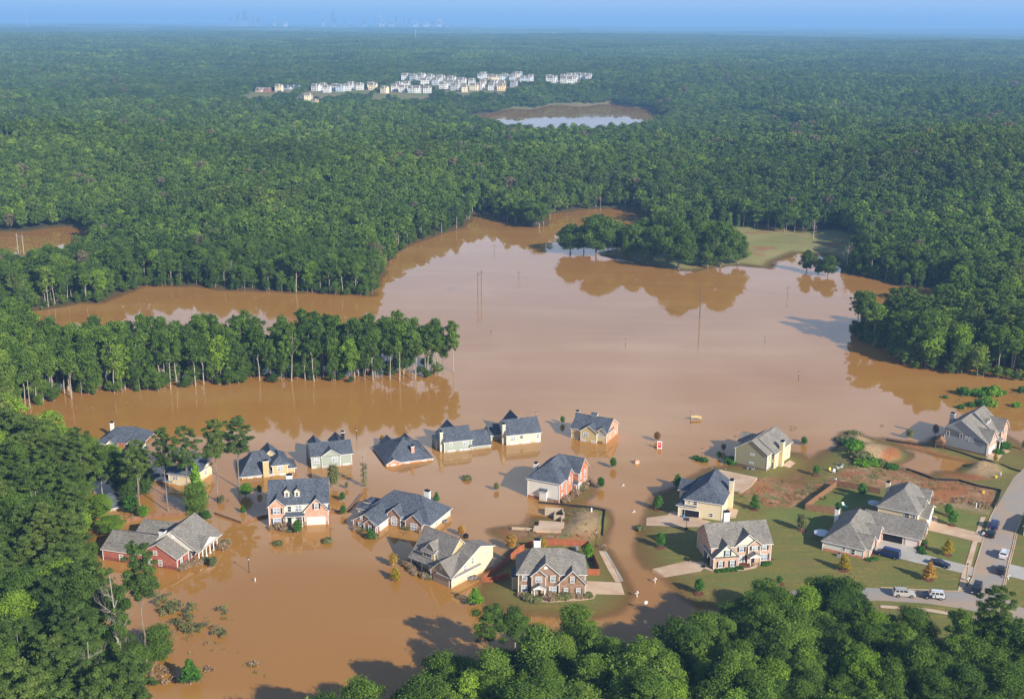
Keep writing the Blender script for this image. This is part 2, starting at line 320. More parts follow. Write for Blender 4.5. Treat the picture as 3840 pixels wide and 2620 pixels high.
def h_near(X, Y):
    h = np.full(X.shape, -1.3)
    for i, L in enumerate(LANDS):
        s = sdist(L, X, Y)
        s = s+(smooth_noise(X, Y, 9, 3)-.5)*(3.0 if i < 4 else 8)*np.clip(1-abs(s)/12, 0, 1)
        up = (np.minimum(s*0.07, .9+s*.008) if i < 5 else np.minimum(s*.07, .9+s*.02)) if i != 1 else np.minimum(s*.05, .35)
        h = np.maximum(h, np.where(s > 0, up, np.maximum(s*0.075, -1.3)))
    return h
VILL = at(1450, 340); 
def height(X, Y):
    X = np.asarray(X, float); Y = np.asarray(Y, float)
    h = np.full(X.shape, 1.0); near = (Y < 1100) & (np.abs(X) < 1500)
    if near.any(): h[near] = h_near(X[near], Y[near])
    t = np.clip((Y-800)/300, 0, 1); h = h*(1-t)+np.maximum(h, 2.5)*t
    # gentle relief under the woods, rolling hills far away
    rl = np.clip((Y-600)/250, 0, 1)*np.clip((2600-Y)/900, 0, 1)
    h = h+rl*np.clip((h-.9)/2.0, 0, 1)*np.clip(smooth_noise(X, Y, 260, 21, 2)-.30, 0, 1)*(4+38*np.clip((np.abs(X/(Y+1)+.03)-.2)*9, 0, 1)+30*np.clip((1060-Y)/120, 0, 1))
    n1 = smooth_noise(X, Y, 1500, 5, 3)
    g = np.clip((Y-1500)/2600, 0, 1)
    h = h+g*(14+n1*46)+np.clip((Y-6000)/16000, 0, 1)*(n1-.2)*90
    # the plateau the far housing estate stands on
    v = np.clip((Y-1790)/110, 0, 1)*np.clip((3000-Y)/500, 0, 1)*np.clip((X+620)/140, 0, 1)*np.clip((560-X)/420+.35*(Y > 2150), 0, 1)
    vz = 15+(Y-1850)*.019
    h = h*(1-v)+vz*v
    for L, r in ((LAKE, .3), (LPOND, .1)):
        m = (Y > 500) & (Y < 2600)
        if m.any():
            s = sdist(L, X[m], Y[m]); hm = h[m]
            lim = np.maximum(-s*r, -1.5)
            h[m] = np.where(s > -250, np.minimum(hm, lim), hm)
    # little mounds of earth on the building plots
    for (px, py, rx, ry, hh, rot) in MOUNDS:
        cx, cy = at(px, py); c, s_ = math.cos(rot), math.sin(rot)
        u = ((X-cx)*c+(Y-cy)*s_)/rx; w = (-(X-cx)*s_+(Y-cy)*c)/ry
        d = np.sqrt(u*u+w*w); k = np.clip(1-d, 0, 1); k = k*k*(3-2*k)
        h = h+k*hh*(1+.8*(smooth_noise(X, Y, 3.5, 9, 3)-.5)*2)
    return h
MOUNDS = [(3225,1705,10,8,2.2,-.5),(3310,1700,12,9,1.7,-.3),(3195,1650,7,5,1.9,0),(3690,1762,9,5.5,1.9,.1),(2190,1960,8,12,1.7,-.2),(2175,2010,6,6,.6,0),(3460,1684,16,1.7,.9,-.55),(3560,1712,9,1.4,.7,-.5)]
def hz(x, y): return float(height(np.array([x]), np.array([y]))[0])
def axis(lo, hi, st, outlo, outhi, g):
    a = list(np.arange(lo, hi+1e-6, st)); s = st
    x = hi
    while x < outhi: s *= g; x += s; a.append(x)
    x = lo; s = st
    while x > outlo: s *= g; x -= s; a.insert(0, x)
    return np.array(a)
gx = axis(-230, 330, 1.5, -34000, 34000, 1.05); gy = axis(150, 560, 1.5, 60, 45000, 1.035)
GX, GY = np.meshgrid(gx, gy); GZ = height(GX, GY)
ny, nx = GX.shape
idx = np.arange(nx*ny).reshape(ny, nx)
quads = np.stack([idx[:-1, :-1], idx[:-1, 1:], idx[1:, 1:], idx[1:, :-1]], -1).reshape(-1, 4)
def vattr(me, name, arr):
    a = me.attributes.new(name, 'FLOAT', 'POINT'); a.data.foreach_set('value', np.asarray(arr, np.float32).ravel())
# what covers the ground, in metres: soil, straw, bright lawn, red clay
def soft(polys, w):
    r = np.zeros(GX.shape)
    k = (GY < 1000) & (np.abs(GX) < 400)
    for p in polys:
        s = sdist(P2W(p), GX[k], GY[k])+(smooth_noise(GX[k], GY[k], 4, 11)-.5)*w*2
        r[k] = np.maximum(r[k], np.clip(s/w+.5, 0, 1))
    return r
z4 = lambda p: zp((2300,1500), 2.266, p)
z5 = lambda p: zp((3000,1500), 1.982, p)
SOIL = [z4([(1000,790),(1090,800),(1200,690),(1310,660),(1500,690),(1790,720),(1813,780),(1640,900),(1500,940),(1300,930),(1200,880),(1050,850)]),
        z5([(0,615),(200,620),(270,560),(330,520),(420,470),(560,540),(700,500),(820,525),(1000,580),(1150,590),(1480,690),(1430,820),(1340,800),(960,800),(620,680),(280,615),(230,640),(30,800),(-10,760)]),
        zp((1850,1880), 4.648, [(20,480),(330,440),(700,470),(800,330),(1240,350),(1240,130),(1400,140),(1700,180),(1830,280),(1820,500),(1900,600),(1780,680),(1650,690),(900,670),(580,690),(430,720),(200,640)])]
CLAY = [z5([(640,300),(760,310),(1000,390),(1300,465),(1290,480),(1000,415),(760,345)]), z5([(600,470),(740,440),(735,360),(690,340),(640,400)]), z5([(960,640),(1150,620),(1250,700),(1100,780),(960,740)]),
        z4([(1150,760),(1330,720),(1300,800),(1180,840)]), z5([(1040,530),(1300,560),(1450,600),(1300,610),(1080,570)])]
STRAW = [z5([(300,250),(470,285),(640,330),(730,390),(700,480),(600,500),(500,560),(420,520),(450,420),(330,380)]), z5([(1230,555),(1300,480),(1400,470),(1480,540),(1500,590),(1400,600)]),
         zp((1850,1880), 4.648, [(1350,160),(1560,160),(1830,280),(1800,500),(1660,600),(1300,620),(1100,560),(1400,330)]), z5([(1120,790),(1300,800),(1440,850),(1400,880),(1140,830)])]
LAWN = [z4([(1330,980),(1620,960),(1813,1000),(1813,1250),(1600,1230),(1500,1100),(1330,1060)]), z5([(90,800),(270,650),(330,700),(600,740),(520,820),(240,850)]), z5([(430,380),(540,340),(620,400),(640,450),(560,500),(470,450)]),
        z5([(970,810),(1340,900),(1300,1010),(1020,940)]), z5([(880,1010),(1280,1080),(1220,1260),(940,1170)]), zp((3250,2250), 3.94, [(1200,300),(2300,300),(2324,1457),(1200,1457)])]
def land_mesh():
    me = new_mesh('ground', np.stack([GX, GY, GZ], -1).reshape(-1, 3), quads, [], smooth=True)
    vattr(me, 'soil', soft(SOIL, 1.5)); vattr(me, 'clay', soft(CLAY, 1.2)); vattr(me, 'straw', soft(STRAW, 1.5)); vattr(me, 'lawn', soft(LAWN, 5)*.8)
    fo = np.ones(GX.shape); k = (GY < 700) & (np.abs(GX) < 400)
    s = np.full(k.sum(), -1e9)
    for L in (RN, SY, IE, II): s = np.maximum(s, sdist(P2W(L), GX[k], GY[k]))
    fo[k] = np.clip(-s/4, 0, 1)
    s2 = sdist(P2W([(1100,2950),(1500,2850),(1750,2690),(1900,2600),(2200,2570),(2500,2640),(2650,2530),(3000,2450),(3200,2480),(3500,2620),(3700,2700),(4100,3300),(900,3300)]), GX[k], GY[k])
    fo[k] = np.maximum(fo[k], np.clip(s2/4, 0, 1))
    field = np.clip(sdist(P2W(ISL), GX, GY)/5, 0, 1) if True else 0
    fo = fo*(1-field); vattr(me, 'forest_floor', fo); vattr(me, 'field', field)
    vr = np.zeros(GX.shape); k = (GY > 1780) & (GY < 2700)
    vr[k] = ((GX[k] > -480) & (GX[k] < 320))*1.0; vattr(me, 'estate', vr)
    return me
gm = land_mesh()
m = bpy.data.materials.new('ground_cover'); m.use_nodes = True; n = m.node_tree.nodes; l = m.node_tree.links; b = n['Principled BSDF']
b.inputs['Roughness'].default_value = .95; b.inputs['Specular IOR Level'].default_value = .1
tcn = n.new('ShaderNodeTexCoord')
def nz_(scale, det=4, lo=.35, hi=.65, stretch=(1, 1, 1)):
    a = n.new('ShaderNodeTexNoise'); a.inputs['Scale'].default_value = scale; a.inputs['Detail'].default_value = det
    q = n.new('ShaderNodeMapping'); q.inputs['Scale'].default_value = stretch; l.new(tcn.outputs['Object'], q.inputs[0]); l.new(q.outputs[0], a.inputs['Vector'])
    r = n.new('ShaderNodeMapRange'); r.inputs[1].default_value = lo; r.inputs[2].default_value = hi; l.new(a.outputs[0], r.inputs[0]); return r.outputs[0]
def mixc(f, a, b_):
    k = n.new('ShaderNodeMixRGB')
    if hasattr(f, 'links'): l.new(f, k.inputs[0])
    else: k.inputs[0].default_value = f
    for i, c in ((1, a), (2, b_)):
        if hasattr(c, 'links'): l.new(c, k.inputs[i])
        else: k.inputs[i].default_value = (*c, 1)
    return k.outputs[0]
def attr_(nm):
    a = n.new('ShaderNodeAttribute'); a.attribute_name = nm; return a.outputs['Fac']
grass = mixc(nz_(.06, 5), (.20, .17, .045), (.28, .21, .065)); grass = mixc(nz_(.9, 4, .3, .7), grass, (.16, .155, .04)); grass = mixc(nz_(.16, 6, .52, .68), grass, (.20, .15, .06)); grass = mixc(nz_(.35, 3, .45, .6, (.15, 2.2, 1)), grass, (.155, .165, .045))
bright = mixc(nz_(.12, 5), (.115, .18, .035), (.19, .20, .055))
soil = mixc(nz_(.25, 6, .4, .6), (.34, .14, .06), (.42, .25, .13)); soil = mixc(nz_(.35, 6, .5, .62), soil, (.20, .21, .07)); soil = mixc(nz_(1.2, 4, .45, .7), soil, (.21, .10, .055))
straw = mixc(nz_(.4, 6), (.42, .28, .15), (.30, .22, .12)); straw = mixc(nz_(2.2, 4, .45, .65), straw, (.22, .16, .085))
clay = mixc(nz_(1.2, 5), (.42, .17, .06), (.30, .12, .05))
field = mixc(nz_(.03, 4), (.30, .25, .10), (.20, .22, .07)); field = mixc(nz_(.06, 5, .54, .66), field, (.30, .15, .07))
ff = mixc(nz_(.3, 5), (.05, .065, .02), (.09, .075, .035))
wl_ = n.new('ShaderNodeNewGeometry'); sx_ = n.new('ShaderNodeSeparateXYZ'); l.new(wl_.outputs['Position'], sx_.inputs[0])
wet = n.new('ShaderNodeMapRange'); wet.inputs[1].default_value = .02; wet.inputs[2].default_value = .42; wet.inputs[3].default_value = .62; wet.inputs[4].default_value = 0; l.new(sx_.outputs[2], wet.inputs[0])
c = mixc(attr_('lawn'), grass, bright); c = mixc(attr_('soil'), c, soil); c = mixc(attr_('straw'), c, straw); c = mixc(attr_('clay'), c, clay); c = mixc(attr_('field'), c, field)
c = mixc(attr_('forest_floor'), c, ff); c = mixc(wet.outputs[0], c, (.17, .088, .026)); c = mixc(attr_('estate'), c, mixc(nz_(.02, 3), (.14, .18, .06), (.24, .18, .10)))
l.new(c, b.inputs['Base Color'])
bp = n.new('ShaderNodeBump'); bp.inputs['Strength'].default_value = .35; bp.inputs['Distance'].default_value = .25; l.new(nz_(1.6, 5, 0, 1), bp.inputs['Height']); l.new(bp.outputs[0], b.inputs['Normal'])
gm.materials.append(m)
ground = link('ground', gm); tag(ground, 'grassy lawns, red soil lots and forest floor around the flood', kind='structure')
# ------------------------------------------------------------------ flood water: one sheet, clearer where it is shallow
wx = axis(-230, 330, 2.0, -1500, 1500, 1.06); wy = axis(120, 560, 2.0, 100, 1150, 1.06)
WX, WY = np.meshgrid(wx, wy); WH = height(WX, WY)
ny2, nx2 = WX.shape; idw = np.arange(nx2*ny2).reshape(ny2, nx2)
qw = np.stack([idw[:-1, :-1], idw[:-1, 1:], idw[1:, 1:], idw[1:, :-1]], -1).reshape(-1, 4)
keep = (np.minimum.reduce([WH.ravel()[qw[:, i]] for i in range(4)]) < .25); qw = qw[keep]
wm = new_mesh('flood_water', np.stack([WX, WY, np.zeros_like(WX)], -1).reshape(-1, 3), qw, [], smooth=True)
vattr(wm, 'depth', np.clip(-WH, 0, 3))
m = bpy.data.materials.new('muddy_water'); m.use_nodes = True; n = m.node_tree.nodes; l = m.node_tree.links; b = n['Principled BSDF']
b.inputs['Roughness'].default_value = .02; b.inputs['IOR'].default_value = 1.42; b.inputs['Specular IOR Level'].default_value = .5
tcn = n.new('ShaderNodeTexCoord')
mud = mixc(nz_(.006, 4), (.40, .190, .036), (.35, .168, .042)); mud = mixc(nz_(.03, 5, .3, .8, (1, .35, 1)), mud, (.375, .180, .038)); mud = mixc(nz_(.022, 7, .5, .75, (.5, 2.2, 1)), mud, (.42, .225, .065)); l.new(mud, b.inputs['Base Color'])
rr_ = n.new('ShaderNodeMapRange'); rr_.inputs[3].default_value = .015; rr_.inputs[4].default_value = .07; l.new(nz_(.012, 5, .42, .66, (.6, 1.6, 1)), rr_.inputs[0]); l.new(rr_.outputs[0], b.inputs['Roughness'])
bp = n.new('ShaderNodeBump'); bp.inputs['Strength'].default_value = .025; bp.inputs['Distance'].default_value = .05
l.new(nz_(.5, 3, 0, 1), bp.inputs['Height']); l.new(bp.outputs[0], b.inputs['Normal'])
dp = attr_('depth'); ex = n.new('ShaderNodeMapRange'); ex.interpolation_type = 'SMOOTHSTEP'; ex.inputs[1].default_value = 0; ex.inputs[2].default_value = .26; ex.inputs[3].default_value = .10; ex.inputs[4].default_value = 1
l.new(dp, ex.inputs[0]); l.new(ex.outputs[0], b.inputs['Alpha'])
wm.materials.append(m); M['water'] = m
water = link('flood_water', wm); tag(water, 'still brown flood water covering the streets and river', kind='structure')
lk = new_mesh('far_lake_water', [(x, y, 0) for x, y in [at(1690,535), at(2620,535), at(2620,375), at(1690,375)]], [(0, 1, 2, 3)], [M['water']])
vattr(lk, 'depth', [2]*4); o = link('lake_water', lk); tag(o, 'brown flooded lake among the far trees', kind='structure')
# ------------------------------------------------------------------ sheets laid on the ground
def sheet(name, pts, m_, lift=.03, kind='structure', label=None, px=True, parent=None, thick=0):
    "a slab that follows the ground under an outline"
    P = P2W(pts) if px else pts
    x0 = min(p[0] for p in P); x1 = max(p[0] for p in P); y0 = min(p[1] for p in P); y1 = max(p[1] for p in P); st = 1.5 if x1-x0 < 200 else 8
    A = sum(P[i][0]*P[(i+1) % len(P)][1]-P[(i+1) % len(P)][0]*P[i][1] for i in range(len(P)))
    if A < 0: P = P[::-1]
    B = []
    for i in range(len(P)):
        p, q = P[i], P[(i+1) % len(P)]; k = max(1, int(math.dist(p, q)/st)); B += [(p[0]+(q[0]-p[0])*j/k, p[1]+(q[1]-p[1])*j/k) for j in range(k)]
    gx_, gy_ = np.meshgrid(np.arange(x0, x1, st), np.arange(y0, y1, st)); gx_ = gx_.ravel(); gy_ = gy_.ravel()
    k = sdist(P, gx_, gy_) > .35; pts_ = [Vector(b) for b in B]+[Vector((a, c)) for a, c in zip(gx_[k], gy_[k])]
    vs, _, fs = delaunay_2d_cdt(pts_, [], [list(range(len(B)))], 1, 1e-4)[:3]
    co = np.array([v[:] for v in vs]); hh = height(co[:, 0], co[:, 1])
    bm = bmesh.new(); bv = [bm.verts.new((v[0], v[1], h_+lift)) for v, h_ in zip(vs, hh)]
    for f in fs:
        try: bm.faces.new([bv[i] for i in f])
        except ValueError: pass
    bm.normal_update()
    if sum(f.normal.z for f in bm.faces) < 0: bmesh.ops.reverse_faces(bm, faces=bm.faces[:])
    me = bpy.data.meshes.new(name); bm.to_mesh(me); bm.free(); me.materials.append(m_)
    o = link(name, me, parent)
    if kind: o['kind'] = kind
    if label: o['label'] = label
    return o
# ------------------------------------------------------------------ houses
WIN = {}
def window_meshes(w, h, style):
    key = (round(w, 2), round(h, 2), style)
    if key in WIN: return WIN[key]
    fm = MB(); t = .11; a = w/2; b = h/2; wm_ = M['white']
    for x0, x1, z0, z1 in ((-a-t, -a, -b-t, b+t), (a, a+t, -b-t, b+t), (-a, a, b, b+t), (-a, a, -b-t, -b), (-a, a, -.035, .035)): fm.box(x0, x1, -.07, .03, z0, z1, wm_)
    n = 2 if w > 1.25 else 1
    if w > 2.0: n = 3
    for i in range(1, n): x = -a+w*i/n; fm.box(x-.05, x+.05, -.072, .028, -b+.001, b-.001, wm_)
    if style == 'arch':
        k = 8; pts = [(a*math.cos(math.pi*i/k), b+t+a*.8*math.sin(math.pi*i/k)) for i in range(k+1)]
        fm.prism([(x, z) for x, z in pts], -.06, .02, M['glass'], 'y'); fm.tube([(x, -.05, z) for x, z in pts], .07, wm_, 4)
    pm = MB(); pm.box(-a+.004, a-.004, -.02, .012, -b+.004, b-.004, M['darkglass'] if style == 'dark' else M['glass'])
    WIN[key] = (fm.mesh('window_frame'), pm.mesh('window_pane')); return WIN[key]
ROTF = {'F': 0, 'R': math.pi/2, 'B': math.pi, 'L': -math.pi/2}
class House:
    def __init__(s, org, ang, z0=0.0, lev=None, off=(0, 0)):
        x, y = at(*org, lev if lev is not None else z0); a = math.radians(ang)
        s.root = empty('house', (x+off[0]*math.cos(a)-off[1]*math.sin(a), y+off[0]*math.sin(a)+off[1]*math.cos(a), z0), a); s.w = MB(); s.r = MB(); s.ang = a; s.z0 = z0
    def body(s, x0, x1, y0, y1, z1, m, mr=None, ml=None, mb_=None, zb=-3, corner=True, base=None):
        b = s.w; mr = mr or m; ml = ml or m; mb_ = mb_ or m
        b.poly([(x0, y0, zb), (x1, y0, zb), (x1, y0, z1), (x0, y0, z1)], m); b.poly([(x1, y0, zb), (x1, y1, zb), (x1, y1, z1), (x1, y0, z1)], mr)
        b.poly([(x1, y1, zb), (x0, y1, zb), (x0, y1, z1), (x1, y1, z1)], mb_); b.poly([(x0, y1, zb), (x0, y0, zb), (x0, y0, z1), (x0, y1, z1)], ml)
        b.poly([(x0, y0, z1-.01), (x1, y0, z1-.01), (x1, y1, z1-.01), (x0, y1, z1-.01)], m)
        if corner:
            for cx, cy in ((x0, y0), (x1, y0), (x1, y1), (x0, y1)): b.box(cx-.075, cx+.075, cy-.075, cy+.075, zb, z1-.05, M['white'])
        if base: b.box(x0-.05, x1+.05, y0-.05, y1+.05, zb+.01, base[0], base[1])
    def roof(s, x0, x1, y0, y1, ze, pitch, m, axis='x', ends='gg', wall=None, oh=.4, r=None, t=.17, inset=None, tri=(1, 1), wm2=None):
        "r = (ridge position across, ridge height, height of the far eave)"
        if axis == 'y': u0, u1, v0, v1 = y0, y1, x0, x1; P = lambda u, v, z: (v, u, z)
        else: u0, u1, v0, v1 = x0, x1, y0, y1; P = lambda u, v, z: (u, v, z)
        if r: vr, zr, zb = r
        else: vr = (v0+v1)/2; zr = ze+(v1-v0)/2*pitch; zb = ze
        p0 = (zr-ze)/(vr-v0); p1 = (zr-zb)/(v1-vr)
        a0, a1 = v0-oh, v1+oh; z0_, z1_ = ze-oh*p0+t, zb-oh*p1+t; zt = zr+t
        ins = inset or ((vr-v0)+oh, (vr-v0)+oh)
        ua, ub = u0-oh, u1+oh
        ra = ua+(ins[0] if ends[0] == 'h' else 0); rb = ub-(ins[1] if ends[1] == 'h' else 0)
        if rb < ra: ra = rb = (ra+rb)/2
        A, B_, C_, D_ = P(ua, a0, z0_), P(ub, a0, z0_), P(ub, a1, z1_), P(ua, a1, z1_); E_, G_ = P(ra, vr, zt), P(rb, vr, zt)
        dn = lambda p: (p[0], p[1], p[2]-t)
        R_ = s.r; W_ = M['white']
        R_.poly([A, B_, G_, E_], m); R_.poly([C_, D_, E_, G_], m); R_.poly([dn(E_), dn(G_), dn(B_), dn(A)], W_); R_.poly([dn(G_), dn(E_), dn(D_), dn(C_)], W_)
        R_.poly([dn(A), dn(B_), B_, A], W_); R_.poly([dn(C_), dn(D_), D_, C_], W_)
        if ends[0] == 'h': R_.poly([D_, A, E_], m); R_.poly([dn(D_), dn(A), A, D_], W_); R_.poly([dn(A), dn(D_), dn(E_)], W_)
        else: R_.poly([A, E_, dn(E_), dn(A)], W_); R_.poly([E_, D_, dn(D_), dn(E_)], W_)
        if ends[1] == 'h': R_.poly([B_, C_, G_], m); R_.poly([dn(B_), dn(C_), C_, B_], W_); R_.poly([dn(C_), dn(B_), dn(G_)], W_)
        else: R_.poly([G_, B_, dn(B_), dn(G_)], W_); R_.poly([C_, G_, dn(G_), dn(C_)], W_)
        wall = wall or M['cream']
        zl = min(ze, zb)-.02
        for k, (e, uu) in enumerate(((ends[0], u0), (ends[1], u1))):
            if e == 'g' and tri[k]:
                s.w.poly([P(uu, v0, zl), P(uu, v1, zl), P(uu, v1, zb), P(uu, vr, zr), P(uu, v0, ze)], (wm2 or wall) if k else wall)
        # ridge cap
        if rb-ra > .5: R_.tube([(E_[0], E_[1], E_[2]+.02), (G_[0], G_[1], G_[2]+.02)], .07, m, 4)
    def win(s, face, plane, a, z, w=.95, h=1.5, sh=None, style='plain'):
        f, p = window_meshes(w, h, style)
        loc = {'F': (a, plane-.002, z), 'B': (a, plane+.002, z), 'R': (plane+.002, a, z), 'L': (plane-.002, a, z)}[face]
        o = link('window', f, s.root, loc, ROTF[face]); link('pane', p, o)
        if sh:
            for q in (-1, 1):
                k = ('sh', round(h, 2), sh)
                if k not in WIN: mb = MB(); mb.box(-.2, .2, -.05, .02, -h/2, h/2, M[sh]); WIN[k] = mb.mesh('shutter')
                link('shutter', WIN[k], o, (q*(w/2+.34), 0, 0))
    def garage(s, face, plane, a, w=4.6, h=2.15, m='garage', z=0):
        key = ('gd', round(w, 1), h, m)
        if key not in WIN:
            mb = MB(); mb.box(-w/2-.12, w/2+.12, -.06, .02, 0, h+.12, M['white']); mb.box(-w/2, w/2, -.08, .0, 0, h, M[m])
            for i in range(1, 4): mb.box(-w/2+.02, w/2-.02, -.086, -.07, h*i/4-.012, h*i/4+.012, M['white'] if m == 'garage' else M['dark'])
            WIN[key] = mb.mesh('garage_door')
        loc = {'F': (a, plane-.003, z), 'R': (plane+.003, a, z), 'L': (plane-.003, a, z)}[face]
        return link('garage_door', WIN[key], s.root, loc, ROTF[face])
    def opening(s, face, plane, a, w, h, z=0):
        mb = MB(); mb.box(-w/2, w/2, -.03, 0, 0, h, M['dark'])  # flat black panel, the garage's inner shade put into its colour
        for x0, x1, z0, z1 in ((-w/2-.14, -w/2, 0, h+.14), (w/2, w/2+.14, 0, h+.14), (-w/2, w/2, h, h+.14)): mb.box(x0, x1, -.09, .02, z0, z1, M['white'])
        loc = {'F': (a, plane-.003, z), 'R': (plane+.003, a, z), 'L': (plane-.003, a, z)}[face]
        return mb.build('garage_opening', s.root, loc, ROTF[face])
    def door(s, face, plane, a, w=1.0, h=2.1, m='shutter_dark', z=0):
        mb = MB(); mb.box(-w/2-.15, w/2+.15, -.05, .02, 0, h+.15, M['white']); mb.box(-w/2, w/2, -.08, 0, 0, h, M[m])
        loc = {'F': (a, plane-.003, z), 'R': (plane+.003, a, z), 'L': (plane-.003, a, z)}[face]
        return mb.build('front_door', s.root, loc, ROTF[face])
    def chimney(s, x, y, zt, w=1.3, d=.9, m='white', zb=-2):
        mb = MB(); mb.box(x-w/2, x+w/2, y-d/2, y+d/2, zb, zt, M[m]); mb.box(x-w/2-.08, x+w/2+.08, y-d/2-.08, y+d/2+.08, zt-.12, zt+.06, M['white'] if m != 'white' else M['white_plain'])
        c = mb.build('chimney', s.root); k = MB(); k.box(x-w/2+.06, x+w/2-.06, y-d/2+.06, y+d/2-.06, zt+.05, zt+.42, M['blackmetal']); k.tube([(x, y, zt+.3), (x, y, zt+.62)], .22, M['blackmetal'], 8); k.build('chimney_cap', c)
    def column(s, x, y, h, r=.13, zb=-1):
        mb = MB(); mb.tube([(x, y, zb), (x, y, h)], [r, r*.85], M['white'], 8); mb.box(x-r*1.4, x+r*1.4, y-r*1.4, y+r*1.4, h-.15, h, M['white']); mb.box(x-r*1.4, x+r*1.4, y-r*1.4, y+r*1.4, 0, .2, M['white'])
        mb.build('column', s.root)
    def shed(s, x0, x1, y0, y1, z0, z1, m, face='F'):
        "lean-to roof, low edge at y0 (F) or at x1 (R)"
        t = .15
        if face == 'F': q = [(x0, y0, z0), (x1, y0, z0), (x1, y1, z1), (x0, y1, z1)]
        else: q = [(x1, y0, z0), (x1, y1, z0), (x0, y1, z1), (x0, y0, z1)]
        s.r.poly([(a, b, c+t) for a, b, c in q], m); s.r.poly([(a, b, c) for a, b, c in q][::-1], M['white'])
        for i in range(4): a, b = q[i], q[(i+1) % 4]; s.r.poly([a, b, (b[0], b[1], b[2]+t), (a[0], a[1], a[2]+t)], M['white'])
    def dormer(s, x, y, zf, w=1.3, h=1.7, m=None, rm=None, depth=3, face='F', wm='cream'):
        d = MB(); rm = rm or M['roof_dark']; wa = M[wm]; p = .95; zr = h+w/2*p
        d.poly([(-w/2, 0, 0), (w/2, 0, 0), (w/2, 0, h), (0, 0, zr), (-w/2, 0, h)], wa)
        d.poly([(w/2, 0, 0), (w/2, depth, 0), (w/2, depth, h), (w/2, 0, h)], wa); d.poly([(-w/2, depth, 0), (-w/2, 0, 0), (-w/2, 0, h), (-w/2, depth, h)], wa)
        o_ = .18
        for q in (-1, 1):
            A = (q*(w/2+o_), -o_, h-o_*p+.1); B_ = (0, -o_, zr+.1); C_ = (0, depth, zr+.1); D_ = (q*(w/2+o_), depth, h-o_*p+.1)
            d.poly([A, B_, C_, D_], rm); d.poly([(p_[0], p_[1], p_[2]-.1) for p_ in (A, B_, C_, D_)], M['white']); d.poly([A, B_, (B_[0], B_[1], B_[2]-.1), (A[0], A[1], A[2]-.1)], M['white'])
        o = d.build('dormer', s.root, (x, y, zf), ROTF[face])
        f, p_ = window_meshes(.6, 1.0, 'dark'); q = link('window', f, o, (0, -.003, h*.52)); link('pane', p_, q)
    def pipes(s, pts):
        for x, y, z in pts:
            mb = MB(); mb.tube([(x, y, z-.3), (x, y, z+.45)], .09, M['metal'], 6); mb.build('vent_pipe', s.root)
    def done(s, label, cat='house', name='house'):
        s.w.build('walls', s.root); s.r.build('roof', s.root); s.root.name = name
        tag(s.root, label, cat); return s.root
RD, RG = M['roof_dark'], M['roof_grey']
z7 = lambda x, y: (x/2.203, 1900+y/2.203)
def Z(n, x, y):
    o = {1: (300,1500,2.266), 2: (1000,1500,2.266), 3: (1600,1500,2.266), 4: (2300,1500,2.266), 5: (3000,1500,1.982), 6: (1500,1950,2.367), 7: (0,1900,2.203)}[n]; return (o[0]+x/o[2], o[1]+y/o[2])
# A long red brick house
h = House(Z(7,855,435), -15); br = M['brick_red']
h.body(0, 20.1, 0, 9, 2.9, br); h.roof(0, 12, 0, 10.6, 2.9, .46, RG, wall=br)
h.roof(9.7, 20.1, 0, 8, 2.9, .6, RG, 'y', wall=br); h.body(9.5, 20.3, 4.8, 15.4, 2.9, br)
h.roof(9.4, 23.0, 4.8, 15.3, 2.9, 0, RG, 'y', wall=M['whitesiding'], r=(16.2, 7.5, 2.9)); h.roof(17, 23.2, 6, 13, 2.95, .5, RG, 'x', wall=M['white'], oh=.35)
h.roof(2.5, 14, 10.8, 18.4, 2.6, .5, RG, wall=br); h.body(2.7, 13.8, 11, 18.2, 2.6, br)
h.w.box(22.6, 23.15, 4.9, 15.2, 2.55, 2.93, M['white'])
for i in range(6): h.column(22.9, 5.1+i*1.74, 2.6, .17)
h.chimney(13.2, 5.6, 6.7, 1.5, 1.1)
for a, z_, w_, h_ in ((14.4, 3.7, .8, 1.0), (12.9, 1.25, .8, 1.3), (15.6, 1.25, .8, 1.4), (5, 1.3, .9, 1.3)): h.win('F', 0, a, z_, w_, h_)
for y_ in (6.3, 8.2, 11.4): h.win('R', 20.3, y_, 1.3, .9, 1.5, 'shutter_dark')
h.win('R', 20.1, 1.9, 1.3, .9, 1.5, 'shutter_dark'); h.door('R', 20.3, 9.8, z=-.3)
h.pipes([(9.2, 2.2, 4.0), (5.5, 2.6, 4.1)]); mb = MB(); mb.box(16.0, 16.8, 4.72, 4.78, 5.5, 6.4, M['white_plain']); mb.build('gable_vent', h.root)
h.done('long red brick house with white porch columns and grey-brown roof standing in water')
# B peach brick two storey
h = House(Z(2,25,1075), 8); b = M['brick_peach']
h.body(0, 4, 0, 4, 5.7, b); h.body(.02, 14.98, .8, 12.4, 5.68, M['cream_pale'], corner=False); h.body(9, 15, 0, 6, 3.9, b)
h.roof(0, 15, .8, 12.6, 5.7, .73, RD, wall=M['cream_pale']); h.roof(0, 4, 0, 4.5, 5.7, .95, RD, 'y', wall=b, tri=(1, 0)); h.roof(8.95, 15.1, 0, 7, 3.9, 1.07, RD, 'y', wall=b, tri=(1, 0))
h.shed(3.9, 9.1, -.9, .85, 2.75, 3.4, RD)
for x_ in (4.4, 6.4, 8.4): h.column(x_, -.6, 2.75, .12)
h.garage('F', 0, 11.9, 4.6, 2.1, z=-.05)
for a, z_, w_ in ((2, 4.3, 1.7), (2, 1.5, 1.9)): h.win('F', 0, a, z_, w_, 1.5, 'shutter_dark')
h.win('F', .8, 5.2, 4.35, .9, 1.4, style='dark'); h.win('F', .8, 7.5, 4.4, 1.6, 1.5); h.win('F', 0, 12.1, 5.1, .9, 1.5, 'shutter_dark')
h.door('F', .8, 5.1); h.win('F', .8, 7.6, 1.5, 1.6, 1.4, style='dark')
